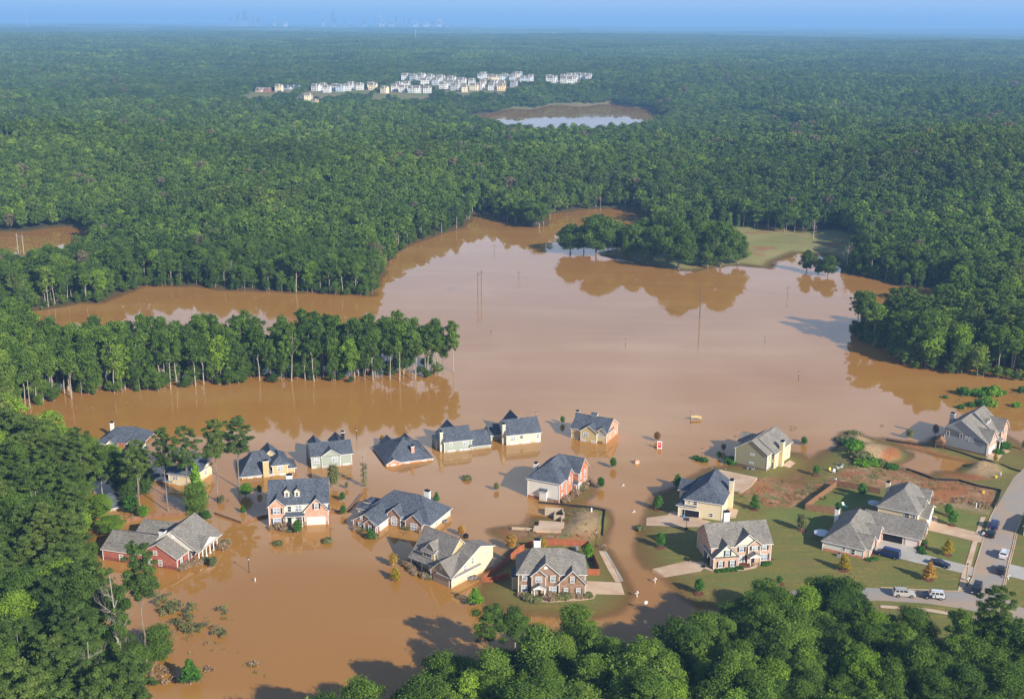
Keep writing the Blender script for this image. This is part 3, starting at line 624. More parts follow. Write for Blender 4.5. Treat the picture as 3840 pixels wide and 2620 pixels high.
h.dormer(4.6, 2.4, 6.8, rm=RD); h.dormer(7.2, 2.4, 6.8, rm=RD); h.chimney(5, 9.5, 10.2, 1.6, 1.0); h.pipes([(10.5, 9, 8.3)])
h.done('two-storey peach brick house with two small roof dormers and dark roof')
# C brown brick one storey
h = House(Z(2,755,1075), -24); b = M['brick_brown']; cp = M['cream_pale']
h.body(0, 7, -.9, 8, 2.3, b); h.body(.5, 19, 5, 16.4, 2.3, b, mr=cp); h.body(3.4, 6.8, -1.3, 1, 2.2, b)
h.roof(-.4, 19.2, 5, 16.5, 2.35, .80, RD, ends='hh'); h.roof(-.1, 7.1, -.9, 10.5, 2.3, .62, RD, 'y', wall=b); h.roof(3.4, 6.8, -1.3, 2, 2.2, .8, RD, 'y', wall=b)
h.body(6.9, 10.7, 4.6, 7, 3.1, b); h.roof(6.8, 10.8, 4.6, 9.5, 3.1, .95, RD, 'y', wall=b); h.body(12.4, 17.2, 4.2, 6, 2.3, b); h.roof(12.3, 17.3, 4.2, 9.5, 2.3, .85, RD, 'y', wall=b)
h.body(-2.4, 0, 5.6, 12, 2.6, cp); h.roof(-2.5, 1.5, 5.5, 8.4, 2.6, .25, RD, ends='hg'); h.roof(-2.5, 1.5, 9.2, 12.4, 2.9, .25, RD, ends='hg')
h.garage('R', 7.0, 2.6, 4.4, 1.9, z=-.3); h.win('F', 4.6, 8.8, 1.2, 1.5, 1.7, style='arch'); h.win('F', 4.2, 14.9, 1.1, 1.7, 1.7); h.win('F', -.9, 1.9, 1.1, .8, 1.6, 'shutter_dark'); h.win('F', -1.3, 5.1, 1.1, .8, 1.5, 'shutter_dark'); h.win('F', -.9, 2.4, 3.3, .6, .8, 'shutter_dark')
h.door('F', 5, 11.6); h.win('F', 5, 18.2, 1.2, .9, 1.4); h.win('R', 19, 8.7, 1.3, .8, 1.2); h.win('R', 19, 11.5, 1.5, .6, .8); h.chimney(12.4, 16.2, 5.9, 1.5, 1.0); 
h.done('one-storey brown brick house with dark hipped roof and an arched window')
# D cream craftsman
h = House(Z(6,275,525), -40); k = M['khaki']; cm = M['cream']
h.body(0, 6.6, 0, 14.5, 2.6, M['brick_brown'], mr=cm, ml=k, mb_=k); h.body(-8.2, 2.4, 3.2, 11.2, 4.4, k, mb_=cm, corner=False)
h.roof(2.4, 6.6, 0, 14.5, 2.6, 0, RG, r=(9.6, 7.1, 5.5), wall=cm, tri=(0, 1)); h.w.poly([(2.4, 0, 2.5), (2.4, 14.5, 2.5), (2.4, 14.5, 5.4), (2.4, 9.6, 7.0), (2.4, 0, 2.6)], cm)
h.roof(-8.2, 2.4, 3.2, 11.2, 4.4, 1.03, RG, wall=k); h.roof(-5.9, -.5, 3.2, 8, 4.3, 1.1, RG, 'y', wall=M['olive'], tri=(1, 0)); h.roof(0, 6.7, 0, 9.5, 2.6, .9, RG, 'y', wall=M['olive'], tri=(1, 0))
h.shed(-8.7, 0, 1.2, 3.4, 2.55, 4.0, RG); h.w.box(-5.2, -1.2, 2.3, 3.3, 3.6, 5.0, k); h.shed(-5.4, -1.0, 2.0, 3.4, 5.0, 5.7, RG)
h.win('F', 2.3, -3.2, 4.35, 2.6, .95, style='dark'); h.win('R', 6.6, 4.6, 3.3, .8, 1.5); h.win('R', 6.6, 7.2, 4.3, .8, 1.5); h.win('R', 6.6, 12, 4.7, .5, .8); h.win('R', 6.6, 5.3, .9, .5, 1.0); h.win('F', 0, 3.3, 4.0, .5, .5)
h.garage('F', 0, 3.4, 4.8, 2.1, 'garage_tan', z=-.4)
for x_ in (-8.2, -4.6, -2.0): h.column(x_, 1.7, 2.55, .15)
h.win('F', 3.2, -6.5, 1.4, 1.5, 1.5, style='dark'); h.door('F', 3.2, -2.5); h.pipes([(4.6, 5.0, 4.9)])
h.done('large cream sided house with porch, steep grey-brown gables, in the lower centre water')
# E brown brick two storey
h = House(Z(6,1050,660), 0, .45); b = M['brick_brown']
h.body(0, 15.1, .5, 9.8, 5.2, b, ml=M['khaki']); h.body(3.05, 9.25, -.2, 3, 5.2, b); h.body(3.05, 6.15, -.6, 1, 5.2, b); h.body(9.2, 15.1, -.6, 5, 3.2, b)
h.roof(-.2, 15.3, .5, 9.8, 5.2, .82, RG, ends='hh', inset=(3.6, 5.0)); h.roof(3.0, 9.3, -.2, 5.3, 5.2, .88, RG, 'y', wall=b, tri=(1, 0)); h.roof(3.0, 6.2, -.6, 2.2, 5.2, .85, RG, 'y', wall=b, tri=(1, 0)); h.roof(9.1, 15.2, -.6, 5.5, 3.2, 1.03, RG, 'y', wall=b, tri=(1, 0))
h.roof(3.4, 6.1, -2.1, -.2, 2.55, .55, RG, 'y', wall=M['white'], oh=.2); h.w.box(3.4, 6.1, -2.1, -.3, 2.35, 2.56, M['white'])
h.column(3.6, -1.9, 2.4, .14); h.column(5.9, -1.9, 2.4, .14); h.door('F', -.6, 4.8, m='shutter_brown')
for a, z_, w_ in ((1.4, 4.1, .95), (1.4, 1.35, 1.3)): h.win('F', .5, a, z_, w_, 1.5, 'shutter_brown')
h.win('F', -.6, 4.6, 4.15, 1.3, 1.3); 
for z_, w_ in ((4.15, .95), (1.35, 1.5)): h.win('F', -.2, 7.8, z_, w_, 1.5, 'shutter_brown')
for a, z_ in ((12.2, 4.15), (10.8, 1.3), (13.6, 1.3)): h.win('F', -.6, a, z_, .75, 1.4, 'shutter_brown')
mb = MB(); mb.prism([(5.75, 6.55), (6.55, 6.55), (6.55, 7.0), (6.15, 7.35), (5.75, 7.0)], -.26, -.2, M['white_plain'], 'y'); mb.build('gable_vent', h.root)
h.chimney(4.4, 9.9, 8.9, 1.6, 1.0); h.body(-1.4, 0, 2.5, 6, 3.0, M['khaki']); h.shed(-1.6, .1, 2.3, 6.2, 3.0, 3.6, RD)
h.done('two-storey brown brick house with white porch on a green lawn islet')
# F tan brick two storey right
h = House(Z(4,850,1440), 10, .8); b = M['brick_tan']
h.body(0, 6.2, 0, 6, 3.2, b); h.body(.02, 15, 1.9, 12, 5.0, b); h.body(9.1, 12.2, 1.5, 3, 5.0, b)
h.roof(0, 15, 1.9, 12, 5.0, .72, RG, wall=b); h.roof(0, 6.2, 0, 6.5, 3.2, .97, RG, 'y', wall=cp, tri=(1, 0)); h.roof(5.9, 12.2, 1.7, 6, 5.0, .85, RG, 'y', wall=cp, tri=(1, 0)); h.roof(9.1, 12.3, 1.5, 5, 5.0, .82, RG, 'y', wall=b, tri=(1, 0))
h.w.box(.0, 6.2, -.25, 0, 3.05, 3.25, RD); h.roof(9.0, 11.8, -.2, 1.9, 2.55, .5, RG, 'y', wall=M['white'], oh=.2); h.w.box(9.0, 11.8, -.2, 1.6, 2.36, 2.56, M['white']); h.column(9.2, 0, 2.4, .12); h.column(11.6, 0, 2.4, .12)
for a, z_, pl, w_ in ((1.7, 1.3, 0, .85), (4.6, 1.3, 0, .85), (3.3, 4.1, 0, .8), (7.5, 4.0, 1.9, .95), (13.3, 4.0, 1.9, .95), (7.6, 1.4, 1.9, 1.5), (13.3, 1.4, 1.9, 1.5)): h.win('F', pl, a, z_, w_, 1.5, 'shutter_dark')
h.win('F', 1.5, 10.7, 4.1, 1.3, 1.0, 'shutter_dark'); h.door('F', 1.5, 10.2); h.opening('L', .02, 4.6, 4.6, 2.2); h.win('L', .02, 9.5, 1.5, .8, 1.3); h.chimney(7.2, 12.2, 9.0, 1.5, 1.0)
mb = MB(); mb.box(8.7, 9.4, 1.62, 1.7, 6.3, 6.9, M['white_plain']); mb.build('gable_vent', h.root)
h.done('two-storey tan brick house with black shutters facing the road bend')
# G cream with open garage
h = House(Z(4,550,980), -21, .6)
h.body(1.7, 11.4, 0, 14.8, 5.2, cm); h.body(0, 1.7, 0, 12, 3.2, cm); h.roof(1.7, 11.5, 0, 14.9, 5.2, .68, RD, 'y', ends='hg', wall=cm)
h.roof(-.3, 4.6, 0, 11.8, 3.2, .62, RD, 'y', ends='hh', inset=(2.6, 2.6)); h.roof(-1.8, 6, 8.5, 15, 3.9, .55, RD, wall=cm); h.body(-1.6, 5, 8.7, 14.8, 3.9, cm)
h.opening('F', 0, 3.3, 4.5, 2.1); h.win('F', 0, 4.4, 4.25, .9, 1.0, style='dark'); h.win('F', 0, 2.9, 4.3, .3, .6, style='dark'); h.win('F', 0, 8.7, 1.6, .8, .9, style='dark')
h.win('R', 11.4, 3.4, 1.2, 1.6, 2.0); h.win('R', 11.4, 3, 4.2, .8, 1.3); h.win('R', 11.4, 6.2, 4.2, .8, 1.3); h.win('R', 11.4, 12, 1.5, .9, 1.4); h.chimney(12.0, 9.6, 8.2, 1.1, 1.5, 'cream'); h.pipes([(8.3, 9, 7.6), (8.9, 5.5, 7.2)])
mb = MB(); mb.ball((1.6, -.6, .35), .33, mat('blue_ball', (.02, .25, .75), .4)); mb.build('blue_drum', h.root)
h.done('cream two-storey house with open garage and dark hipped roof')
# H olive and yellow
h = House(Z(4,1030,550), -35); y_ = M['yellow']; ol = M['khaki']
h.body(0, 10, 0, 6, 5.5, M['olive'], mr=y_, base=(.9, M['brick_brown'])); h.body(.5, 11.1, 3, 15.2, 5.3, ol, mr=y_, ml=ol, corner=False); h.roof(0, 10.1, 0, 12, 5.5, .66, RG, 'y', wall=M['olive']); h.roof(.6, 11.2, 3, 15.2, 5.3, .68, RG, 'y', wall=ol)
h.roof(-3, 4, 9, 15.5, 4.2, .6, RG, wall=ol); h.body(-2.8, 3, 9.2, 15.3, 4.2, ol); h.chimney(11.7, 6.7, 7.9, 1.1, 1.5, 'yellow')
h.win('F', 0, 5.3, 4.5, 1.2, .4); h.win('F', 0, 5.2, 1.9, 1.2, .4)
for a, z_, pl in ((1.4, 4, 10), (1.4, 1.4, 10), (4.1, 4.1, 11.1), (4.1, 1.5, 11.1), (10.2, 4.2, 11.1), (13.2, 4.2, 11.1), (10.4, 1.4, 11.1), (13.2, 2.1, 11.1)): h.win('R', pl, a, z_, .85, 1.5)
h.win('F', 3, 10.55, 4.1, .7, 1.5, style='dark'); h.win('F', 3, 10.55, 1.5, .7, 1.5, style='dark'); h.pipes([(7.4, 9, 8.2), (7.7, 11.5, 8.1)])
h.done('olive and yellow sided two-storey house at the edge of the grassy bank')
# I white side, orange brick front
h = House(Z(3,858,820), -25); b = M['brick_orange']; ws = M['whitesiding']
h.body(0, 9.4, 0, 16, 5.7, ws, mr=b, base=(.7, M['brick_orange'])); h.roof(-.1, 9.5, 0, 16, 5.7, .80, RD, 'y', ends='hh')
h.body(5, 9.9, 3.9, 8.2, 5.7, ws, mr=b); h.roof(4, 10.0, 3.8, 8.3, 5.7, .95, RD, 'x', wall=b, tri=(0, 1)); h.body(5, 11.2, 9.6, 15.8, 5.7, b, mr=b); h.roof(4, 11.3, 9.5, 15.9, 5.7, .95, RD, 'x', wall=b, tri=(0, 1))
h.w.box(3.9, 5.9, -.9, .02, -1, 2.6, ws); h.shed(3.7, 6.1, -1.1, .05, 2.6, 3.2, RD); h.chimney(-.5, 6.6, 7.4, 1.0, 1.2)
h.roof(9.8, 11.4, 7.9, 10.1, 2.6, .4, RD, 'x', wall=M['white'], oh=.2); h.column(11.2, 8.1, 2.6); h.column(11.2, 9.9, 2.6); h.door('R', 9.9, 8.6)
for a, z_, pl, st in ((1.9, 4.2, 9.4, 'plain'), (1.9, 1.4, 9.4, 'plain'), (6, 4.3, 9.9, 'arch'), (11, 4.2, 11.2, 'plain'), (14, 4.2, 11.2, 'plain'), (11, 1.5, 11.2, 'plain'), (14, 1.5, 11.2, 'plain')): h.win('R', pl, a, z_, .8, 1.6, style=st)
h.w.box(11.2, 11.26, 12.2, 12.8, 6.6, 7.4, M['white']); h.pipes([(2.2, 7.5, 8.0), (6.6, 4.4, 8.1)])
h.done('white sided house with orange brick front and long shadow on the water')
# J khaki with salmon side
h = House(Z(3,1230,320), -25); kh = M['khaki']
h.body(0, 11.7, 0, 10, 3.4, kh, mr=M['brick_salmon']); h.body(3.6, 8.8, -1.1, 2, 3.4, kh); h.roof(0, 11.7, 0, 10, 3.4, .62, RD, wall=M['brick_salmon']); h.roof(3.5, 8.9, -1.1, 5, 3.4, .70, RD, 'y', wall=kh, tri=(1, 0)); h.roof(8.2, 11.7, -.2, 6, 3.4, .8, RD, 'y', wall=kh, tri=(1, 0))
h.win('F', -1.1, 5.2, 2.35, 1.5, 1.4); h.win('F', 0, 9.9, 2.3, 1.3, 1.3)
for a, pl in ((1.6, 0), (4.6, -1.1), (7.8, -1.1)): h.win('F', pl, a, .28, 1.3, .4)
h.win('R', 11.7, 3, 1.2, .5, .7); h.win('R', 11.7, 8, 1.2, .5, .7); h.dormer(6.4, 5.6, 5.2, rm=RD, wm='yellow', face='R', depth=2); h.chimney(-.3, 5.6, 7.0, 1.1, 1.0, 'shutter_dark')
h.w.box(9.4, 10.6, -.7, -.1, -.5, .5, M['brick_brown']); h.pipes([(5.2, 4.2, 6.1), (6, 4.3, 6.1)])
h.done('half-submerged tan house with salmon side wall, rightmost of the water row')
# K pale
h = House(Z(3,680,385), 18); pg = M['palegreen']
h.body(0, 11, 0, 9.4, 3.4, pg); h.roof(0, 11, 0, 9.4, 3.4, .69, RD, wall=pg); h.roof(2.4, 8, 5, 12.5, 3.6, 1.15, RD, 'y', wall=pg); h.body(-3.4, 0, 5.5, 11.5, 1.9, M['greygreen']); h.roof(-3.5, 2, 5.4, 11.5, 1.9, .75, RD, wall=M['greygreen'])
h.chimney(-.5, 1.9, 6.4, 1.0, 1.3, 'palegreen'); h.win('F', 0, 2.1, 2.1, 1.5, 1.3); h.win('F', 0, 4.8, 2.3, 1.0, .9, style='dark'); h.win('F', 0, 10.2, 2.2, .8, 1.3)
for a in (1.6, 3.1, 5.6, 7.0, 10.0): h.win('F', 0, a, .25, 1.0, .36)
h.pipes([(6.2, 3.4, 5.7), (9.8, 3.0, 5.5), (4.2, 1.4, 4.3)])
h.done('half-submerged pale green house with dark roof, middle of the water row')
# L grey green with wing
h = House(Z(3,150,445), 19); gg = M['greygreen']
h.body(0, 8.7, 0, 9.2, 3.4, gg); h.roof(0, 8.7, 0, 9.2, 3.4, .61, RD, wall=gg); h.body(8.7, 14.6, -.3, 8.8, 1.2, gg); h.roof(8.3, 14.6, -.3, 9, 1.2, .62, RD, wall=gg); h.roof(2, 6.2, 5, 11, 4.1, 1.05, RD, 'y', wall=gg); h.body(-1.6, 0, 3, 8.4, 3.0, gg)
h.chimney(-.6, 1.5, 6.2, .9, 1.2, 'palegreen'); h.win('F', 0, 2.1, 2.35, .7, 1.1); h.win('F', 0, 6.7, 2.25, 1.5, 1.3)
for a in (1.6, 2.9, 5.4, 6.8, 8.1): h.win('F', 0, a, .24, .95, .34)
h.pipes([(3.4, 4.0, 6.1), (4.2, 1.2, 4.4), (10.7, 1.2, 2.4), (2.0, 3.2, 5.6)])
h.done('half-submerged grey-green house with a lower wing on its right')
# M salmon, flooded to the eaves
h = House(Z(2,1020,560), 21); sm = M['brick_salmon']
h.body(0, 14, 0, 15.3, .85, sm); h.roof(0, 14, 0, 15.3, .85, .66, RD, 'y', ends='hh'); h.body(.02, 3.9, -.4, 3, .85, sm); h.roof(0, 4, -.4, 8, .8, .55, RD, 'y', wall=sm, tri=(1, 0)); h.roof(2.2, 6.6, 9, 16, 1.5, .9, RD, 'y', wall=sm); h.roof(8, 12, 10, 15.6, 1.8, .9, RD, 'y', wall=sm)
h.chimney(8.6, 2.4, 4.3, .9, .9, 'brick_salmon'); h.win('F', -.4, 1.9, .3, 1.1, .4); h.win('F', 0, 6.3, .35, 1.2, .36); h.win('F', 0, 11.6, .35, 1.0, .3)
h.pipes([(4.0, 4.6, 3.6), (12.2, 3.8, 2.4), (12.6, 6.2, 2.2)]); mb = MB()
for i in range(4): mb.box(5.4+i*.8, 5.9+i*.8, 6.3+i*.1, 6.8+i*.1, 4.9, 5.3, M['blackmetal'])
mb.build('roof_vents', h.root)
h.done('salmon house flooded up to the eaves with dark pyramid roof')
# N grey green gable
h = House(Z(2,385,580), 17)
h.body(0, 11.7, 0, 12.8, 3.6, gg, corner=True); h.roof(0, 11.8, 0, 8.8, 3.6, .57, RD, wall=gg); h.body(2.9, 8.3, -.4, 2, 3.6, gg); h.roof(2.8, 8.4, -.4, 4.4, 3.6, .65, RD, 'y', wall=gg, tri=(1, 0)); h.roof(.3, 4.4, 6, 13, 3.4, .95, RD, 'y', wall=gg); h.roof(6.6, 11.4, 6, 13, 3.4, .95, RD, 'y', wall=gg)
h.win('F', 0, 1.5, 2.2, 1.5, 1.2); h.win('F', -.4, 6.7, 2.4, 1.5, 1.2)
for a, pl in ((.7, 0), (3.6, -.4), (4.8, -.4), (9.6, 0), (10.7, 0)): h.win('F', pl, a, .25, .9, .34)
h.chimney(10.6, 9.3, 7.0, 1.0, .9, 'shutter_dark'); h.pipes([(5.6, 4.8, 6.1), (7.6, 3.4, 5.7), (.9, 4.2, 5.6)])
h.done('grey-green house in brown water with a small front gable and lamp post behind')
# O khaki with broad chimney
h = House(Z(1,1380,670), 18)
h.body(0, 9.4, 0, 10.5, .95, kh); h.body(8.6, 12.8, -.3, 9, 3.4, kh); h.body(12.6, 14.9, 1, 7.5, 1.6, kh); h.roof(-.5, 11, 0, 10.8, .95, .92, RD, ends='hh', inset=(4.6, 4.6)); h.roof(8.4, 13, -.3, 9.3, 3.4, .75, RD, 'y', ends='hh', inset=(2.6, 2.6)); h.roof(9, 15.2, 1, 7.6, 1.6, .6, RD, ends='gh', wall=kh)
h.roof(6.6, 10.6, 5, 11, 4.2, .9, RD, 'y', wall=kh); h.chimney(6.7, -.4, 4.9, 1.7, .8, 'khaki'); h.win('F', -.3, 10.7, 2.15, 1.5, 1.2)
for a in (2.3, 4.7, 8.2): h.win('F', 0, a, .3, 1.1, .36)
h.win('F', -.3, 11.3, .28, 1.4, .36); h.win('R', 14.9, 3, .9, .9, .5); h.pipes([(6, 4, 5.3), (12.6, 3, 5.0)])
h.done('tan house with broad front chimney and dark hipped roof beside the tall pines')
# P cream behind trunks
h = House(Z(1,615,690), -17); h.body(5.5, 13, 0, 10, 3.3, cm); h.body(-2, 5.5, .2, 9, .8, cm); h.roof(5.4, 13.1, 0, 10.1, 3.3, .68, RD, 'y', ends='hg', wall=cm); h.roof(-2.2, 6.5, .1, 9.2, .8, .55, RD, wall=cm); h.roof(8, 13.3, 5, 10, 3.3, .6, RD, 'x', wall=cm)
h.win('F', 0, 7.6, 2.2, 1.6, 1.3); h.win('F', 0, 8.6, .2, 1.2, .3); h.win('R', 13, 3, 1.8, .9, 1.3); h.win('R', 13, 7, 1.8, .9, 1.3); h.pipes([(3.2, 1.6, 1.9), (3.8, 1.8, 2.0)])
h.done('cream house partly hidden behind tall pine trunks in shadowed water')
# Q pale blue among trees
h = House(Z(1,290,640), 10); pb = M['paleblue']; h.body(0, 8.5, 0, 8, 3.2, pb); h.roof(0, 8.5, 0, 8, 3.2, .85, RD, 'y', wall=pb); h.win('F', 0, 2, 2, .9, 1.3); h.win('F', 0, 5.5, 2, 1.4, 1.3); h.win('F', 0, 4.2, 4.6, .8, 1.0); h.body(-3, 0, 1.5, 8, 1.6, pb); h.roof(-3.2, 1, 1.4, 8.2, 1.6, .5, RD, wall=pb); h.chimney(7.6, 8.3, 6.4, 1, .9)
h.done('pale blue gabled house screened by trees left of the pines')
# R roof above water, white broken gables
h = House((362,1668), -3); h.body(0, 14, 0, 11, .7, M['brick_orange']); h.roof(0, 14, 0, 11, .7, .62, RD, ends='hh', inset=(5.5, 3.5)); h.roof(3.6, 6.6, -1.6, 4, .8, 1.0, RD, 'y', wall=M['white'], oh=.5); h.roof(9.6, 12.6, -1.0, 4, .8, .95, RD, 'y', wall=M['white'], oh=.5); h.body(6.8, 9.6, -.7, 3, .9, M['brick_orange']); h.chimney(2, 8, 4.4, 1, .9)
h.done('dark roof with white gables of a house drowned by the river bend')
# W roof among trees on the left
h = House((352,1925), 25); h.body(0, 9, 0, 8, .9, pb); h.roof(0, 9, 0, 8, .9, .6, RD, ends='hh'); h.pipes([(4, 2, 2.2)]); h.win('F', 0, 3, .4, 1.2, .4)
h.done('dark slate roof of a drowned house behind the left woods')
# S big grey house far right
h = House(Z(5,1065,345), -40, .2); gs = M['greysiding']; bp_ = M['brick_peach']; RGr = RG
h.body(0, 13, 0, 9, 4.2, gs, mr=bp_, base=(.75, M['brick_brown'])); h.w.poly([(0, .0, 4.1), (13, 0, 4.1), (13, 0, 4.2), (0, 0, 6.6)], gs); h.w.poly([(0, 9, 4.1), (0, 0, 4.1), (0, 0, 6.6), (0, 9, 6.6)], gs)
h.roof(0, 13, 0, 9, 6.6, 0, RG, 'y', r=(4.6, 9.7, 4.2), wall=gs); h.body(.1, 12, 8, 16.4, 4.8, gs, mr=bp_, corner=False); h.roof(.1, 12.4, 8.4, 16.4, 6.4, 0, RG, 'y', r=(5.6, 10.4, 4.8), wall=gs)
h.body(9, 13.25, .4, 7.2, 4.2, bp_, mr=bp_); h.roof(8, 13.3, .4, 7.2, 4.2, .9, RG, 'x', wall=bp_, tri=(0, 1)); h.body(8, 13.3, 11.6, 17.2, 5.4, bp_); h.roof(7, 13.4, 11.5, 17.3, 5.4, .95, RG, 'x', wall=bp_, tri=(0, 1))
h.garage('R', 13.25, 3.9, 4.6, 2.3, z=0); h.shed(12, 14.4, 8.2, 11.4, 2.7, 3.4, RG, 'R'); h.column(14.1, 8.5, 2.7); h.column(14.1, 11.1, 2.7); h.door('R', 12, 9.8)
for a, z_, pl in ((3.9, 5.1, 13.25), (9.6, 4.0, 12.0), (14.4, 4.2, 13.3), (14.4, 1.4, 13.3)): h.win('R', pl, a, z_, 1.0, 1.5, 'shutter_dark')
h.dormer(9.6, 9.0, 6.2, rm=RG, wm='white', face='R'); h.dormer(9.6, 10.9, 6.2, rm=RG, wm='white', face='R')
for a, z_, w_, hh_, st in ((.9, 4.6, .8, 1.4, 'dark'), (5.0, 4.7, .8, 1.3, 'dark'), (6.5, 4.6, .6, .8, 'plain'), (8.0, 4.4, 1.2, 1.2, 'plain')): h.win('F', 0, a, z_, w_, hh_, style=st)
h.chimney(-.4, 6.6, 9.0, 1.4, 1.1, 'greysiding')
h.done('tall grey sided house with brick garage front at the far right')
# T yellow siding
zt = 1.15; h = House(Z(5,585,780), -31, zt, lev=5.2+zt)
h.body(0, 9.8, 0, 15.5, 5.2, y_); h.roof(0, 9.9, 0, 15.6, 5.2, .77, RG, 'y', ends='hh'); h.body(9.6, 11.6, 3, 11, 3.2, y_, mr=cp); h.roof(8, 11.8, 2.9, 11.2, 3.2, .5, RG, 'x', wall=cp, tri=(0, 1)); h.roof(5, 10.3, 10, 14.5, 5.2, .9, RG, 'x', wall=cp, tri=(0, 1)); h.roof(5, 10.2, 4.5, 8.5, 5.2, .8, RG, 'x', wall=cp, tri=(0, 1))
h.win('F', 0, 7.2, 4.0, 1.2, 1.2, style='dark'); h.win('F', 0, 8.9, 4.0, .6, .8, style='dark'); h.win('R', 9.8, 1.5, 4.1, .9, 1.4); h.garage('R', 11.6, 7, 4.6, 2.2); h.win('R', 10.3, 12, 4.0, 1.0, 1.4); h.door('R', 9.8, 13); h.chimney(-.5, 11.4, 7.4, 1.0, 1.2, 'cream'); h.pipes([(2.6, 6, 7.6)])
h.shed(.5, 4.2, -2.4, 0, 2.7, 3.1, RG); h.body(.6, 4.1, -2.3, 0, 2.7, cp)
h.done('yellow sided two-storey house behind the ranch with the open garage')
# U ranch with white siding
zt = 1.1; h = House(Z(5,165,1115), -30, zt)
h.body(0, 9.9, 0, 19.5, 2.8, ws, mr=bp_, base=(.8, M['brick_orange'])); h.roof(0, 10, 0, 19.6, 2.8, .76, RG, 'y', ends='hh'); h.body(9, 11.2, 8.2, 13.4, 2.8, bp_); h.roof(5, 11.3, 8.1, 13.3, 2.8, .8, RG, 'x', wall=cp, tri=(0, 1)); h.body(8, 11, 1.2, 6.2, 2.8, ws, mr=bp_); h.roof(5, 11.1, 1, 6.4, 2.8, .8, RG, 'x', wall=bp_, tri=(0, 1))
h.body(9.8, 20.4, 13.3, 23, 2.6, bp_); h.roof(6, 20.5, 13.2, 23, 2.6, .55, RG, 'x', wall=bp_); h.roof(16, 20.9, 15, 21, 2.6, .8, RG, 'x', wall=cp, tri=(0, 1))
h.opening('F', 13.3, 13.9, 4.8, 2.15); h.garage('F', 13.3, 18.3, 2.5, 2.15); h.win('F', 0, 5.2, 1.7, .5, .8, style='dark'); h.win('F', 0, 7.4, 1.4, .8, 1.3, style='dark'); h.win('R', 11, 3.8, 1.5, .9, 1.4); h.win('R', 11.2, 10.5, 1.5, .9, 1.4); h.chimney(-.5, 14.5, 5.4, 1.0, 1.2); h.pipes([(3, 8, 5.3), (7.2, 12, 5.0)])
h.done('low ranch house with white siding, grey roof and attached open garage')
# V and X: houses at the right edge
h = House((3668,2512), -12, 1.0); h.body(0, 10, 0, 9, 2.8, M['brick_brown']); h.roof(0, 10, 0, 9, 2.8, .6, RG, ends='hh', wall=M['brick_brown']); h.win('F', 0, 3, 1.5, 1, 1.3); h.win('F', 0, 7, 1.5, 1, 1.3); h.door('F', 0, 5)
h.done('dark roofed house tucked under the trees in the bottom right corner')
h = House((3838,2010), -40, 1.0); h.body(0, 10, 0, 12, 3, ws); h.roof(0, 10, 0, 12, 3, .6, RG, 'y', ends='hh'); h.win('F', 0, 3, 1.6, 1, 1.3); h.garage('L', 0, 4, 4.4, 2.1)
h.done('corner of a white house cut off by the right edge of the photo')
# ------------------------------------------------------------------ roads, drives and walks
ZR = lambda p: zp((3300,1880), 3.776, p)
zA = lambda p: zp((1850,1880), 4.648, p)
zB = lambda p: zp((3000,1700), 6.343, p)
z6 = lambda p: zp((1500,1950), 2.367, p); z2 = lambda p: zp((1000,1500), 2.266, p); z1 = lambda p: zp((300,1500), 2.266, p); z3 = lambda p: zp((1600,1500), 2.266, p)
sheet('road', [(3850,1745),(3800,1800),(3734,1914),(3713,1957),(3695,2012),(3676,2079),(3655,2147),(3647,2185),(3628,2222),(3612,2235),(3586,2238),(3538,2236),(3427,2230),(3300,2222),(3130,2215),(2990,2225),(2920,2243),(2800,2292),(2737,2320),(2700,2370),(2760,2400),(2930,2310),(3050,2275),(3290,2268),(3470,2280),(3600,2300),(3690,2318),(3900,2376),(3900,2322),(3790,2280),(3756,2225),(3775,2150),(3792,2064),(3803,2018),(3827,1959),(3860,1880),(3900,1800),(3960,1745)], M['asphalt'], .04, label='sunlit suburban street with mud stains')
CG = M['concrete_grey']; CO = M['concrete']
sheet('sidewalk', ZR([(1420,275),(1350,500),(1300,640),(1200,970),(1150,1090),(1090,1340),(1200,1292),(1240,1100),(1282,980),(1372,650),(1412,510),(1490,278)]), CO, .09)
sheet('sidewalk', [(3300,2286),(3440,2296),(3500,2304),(3681,2334),(3900,2384),(3900,2394),(3681,2346),(3490,2314),(3300,2296)], CO, .10)
sheet('kerb', ZR([(1642,130),(1562,290),(1492,500),(1422,750),(1342,1010),(1312,1150),(1242,1292),(1182,1342),(1082,1352),(900,1347),(480,1322),(0,1290),(0,1278),(480,1308),(900,1333),(1080,1338),(1170,1328),(1225,1280),(1292,1150),(1322,1010),(1402,750),(1472,500),(1545,285),(1625,130)]), CO, .14)
sheet('kerb', ZR([(1990,300),(1900,520),(1862,700),(1802,930),(1762,1100),(1732,1250),(1750,1250),(1780,1100),(1820,930),(1880,700),(1918,520),(2008,300)]), CO, .14)
sheet('kerb', ZR([(1925,520),(1888,700),(1828,930),(1788,1100),(1758,1250),(1774,1250),(1806,1100),(1844,930),(1904,700),(1941,520)]), CO, .12)
sheet('driveway', ZR([(640,365),(660,350),(745,300),(740,250),(805,270),(800,352),(1350,495),(1480,515),(1440,650),(1290,620),(980,540),(620,460),(590,440)]), CO, .07)
sheet('driveway', zp((3000,1500), 1.982, [(548,1150),(585,1062),(600,1050),(860,1112),(880,1150),(940,1190),(1238,1265),(1290,1278),(1275,1345),(1200,1322),(840,1240),(570,1172)]), CG, .07)
sheet('driveway', z4([(330,1432),(370,1425),(630,1385),(760,1400),(800,1425),(770,1450),(740,1475),(430,1505),(320,1500)]), CO, .07)
sheet('garden_path', z4([(765,1452),(840,1482),(1100,1484),(1210,1462),(1240,1425),(1190,1402),(1168,1412),(1198,1438),(1150,1458),(850,1465),(785,1432)]), CO, .08)
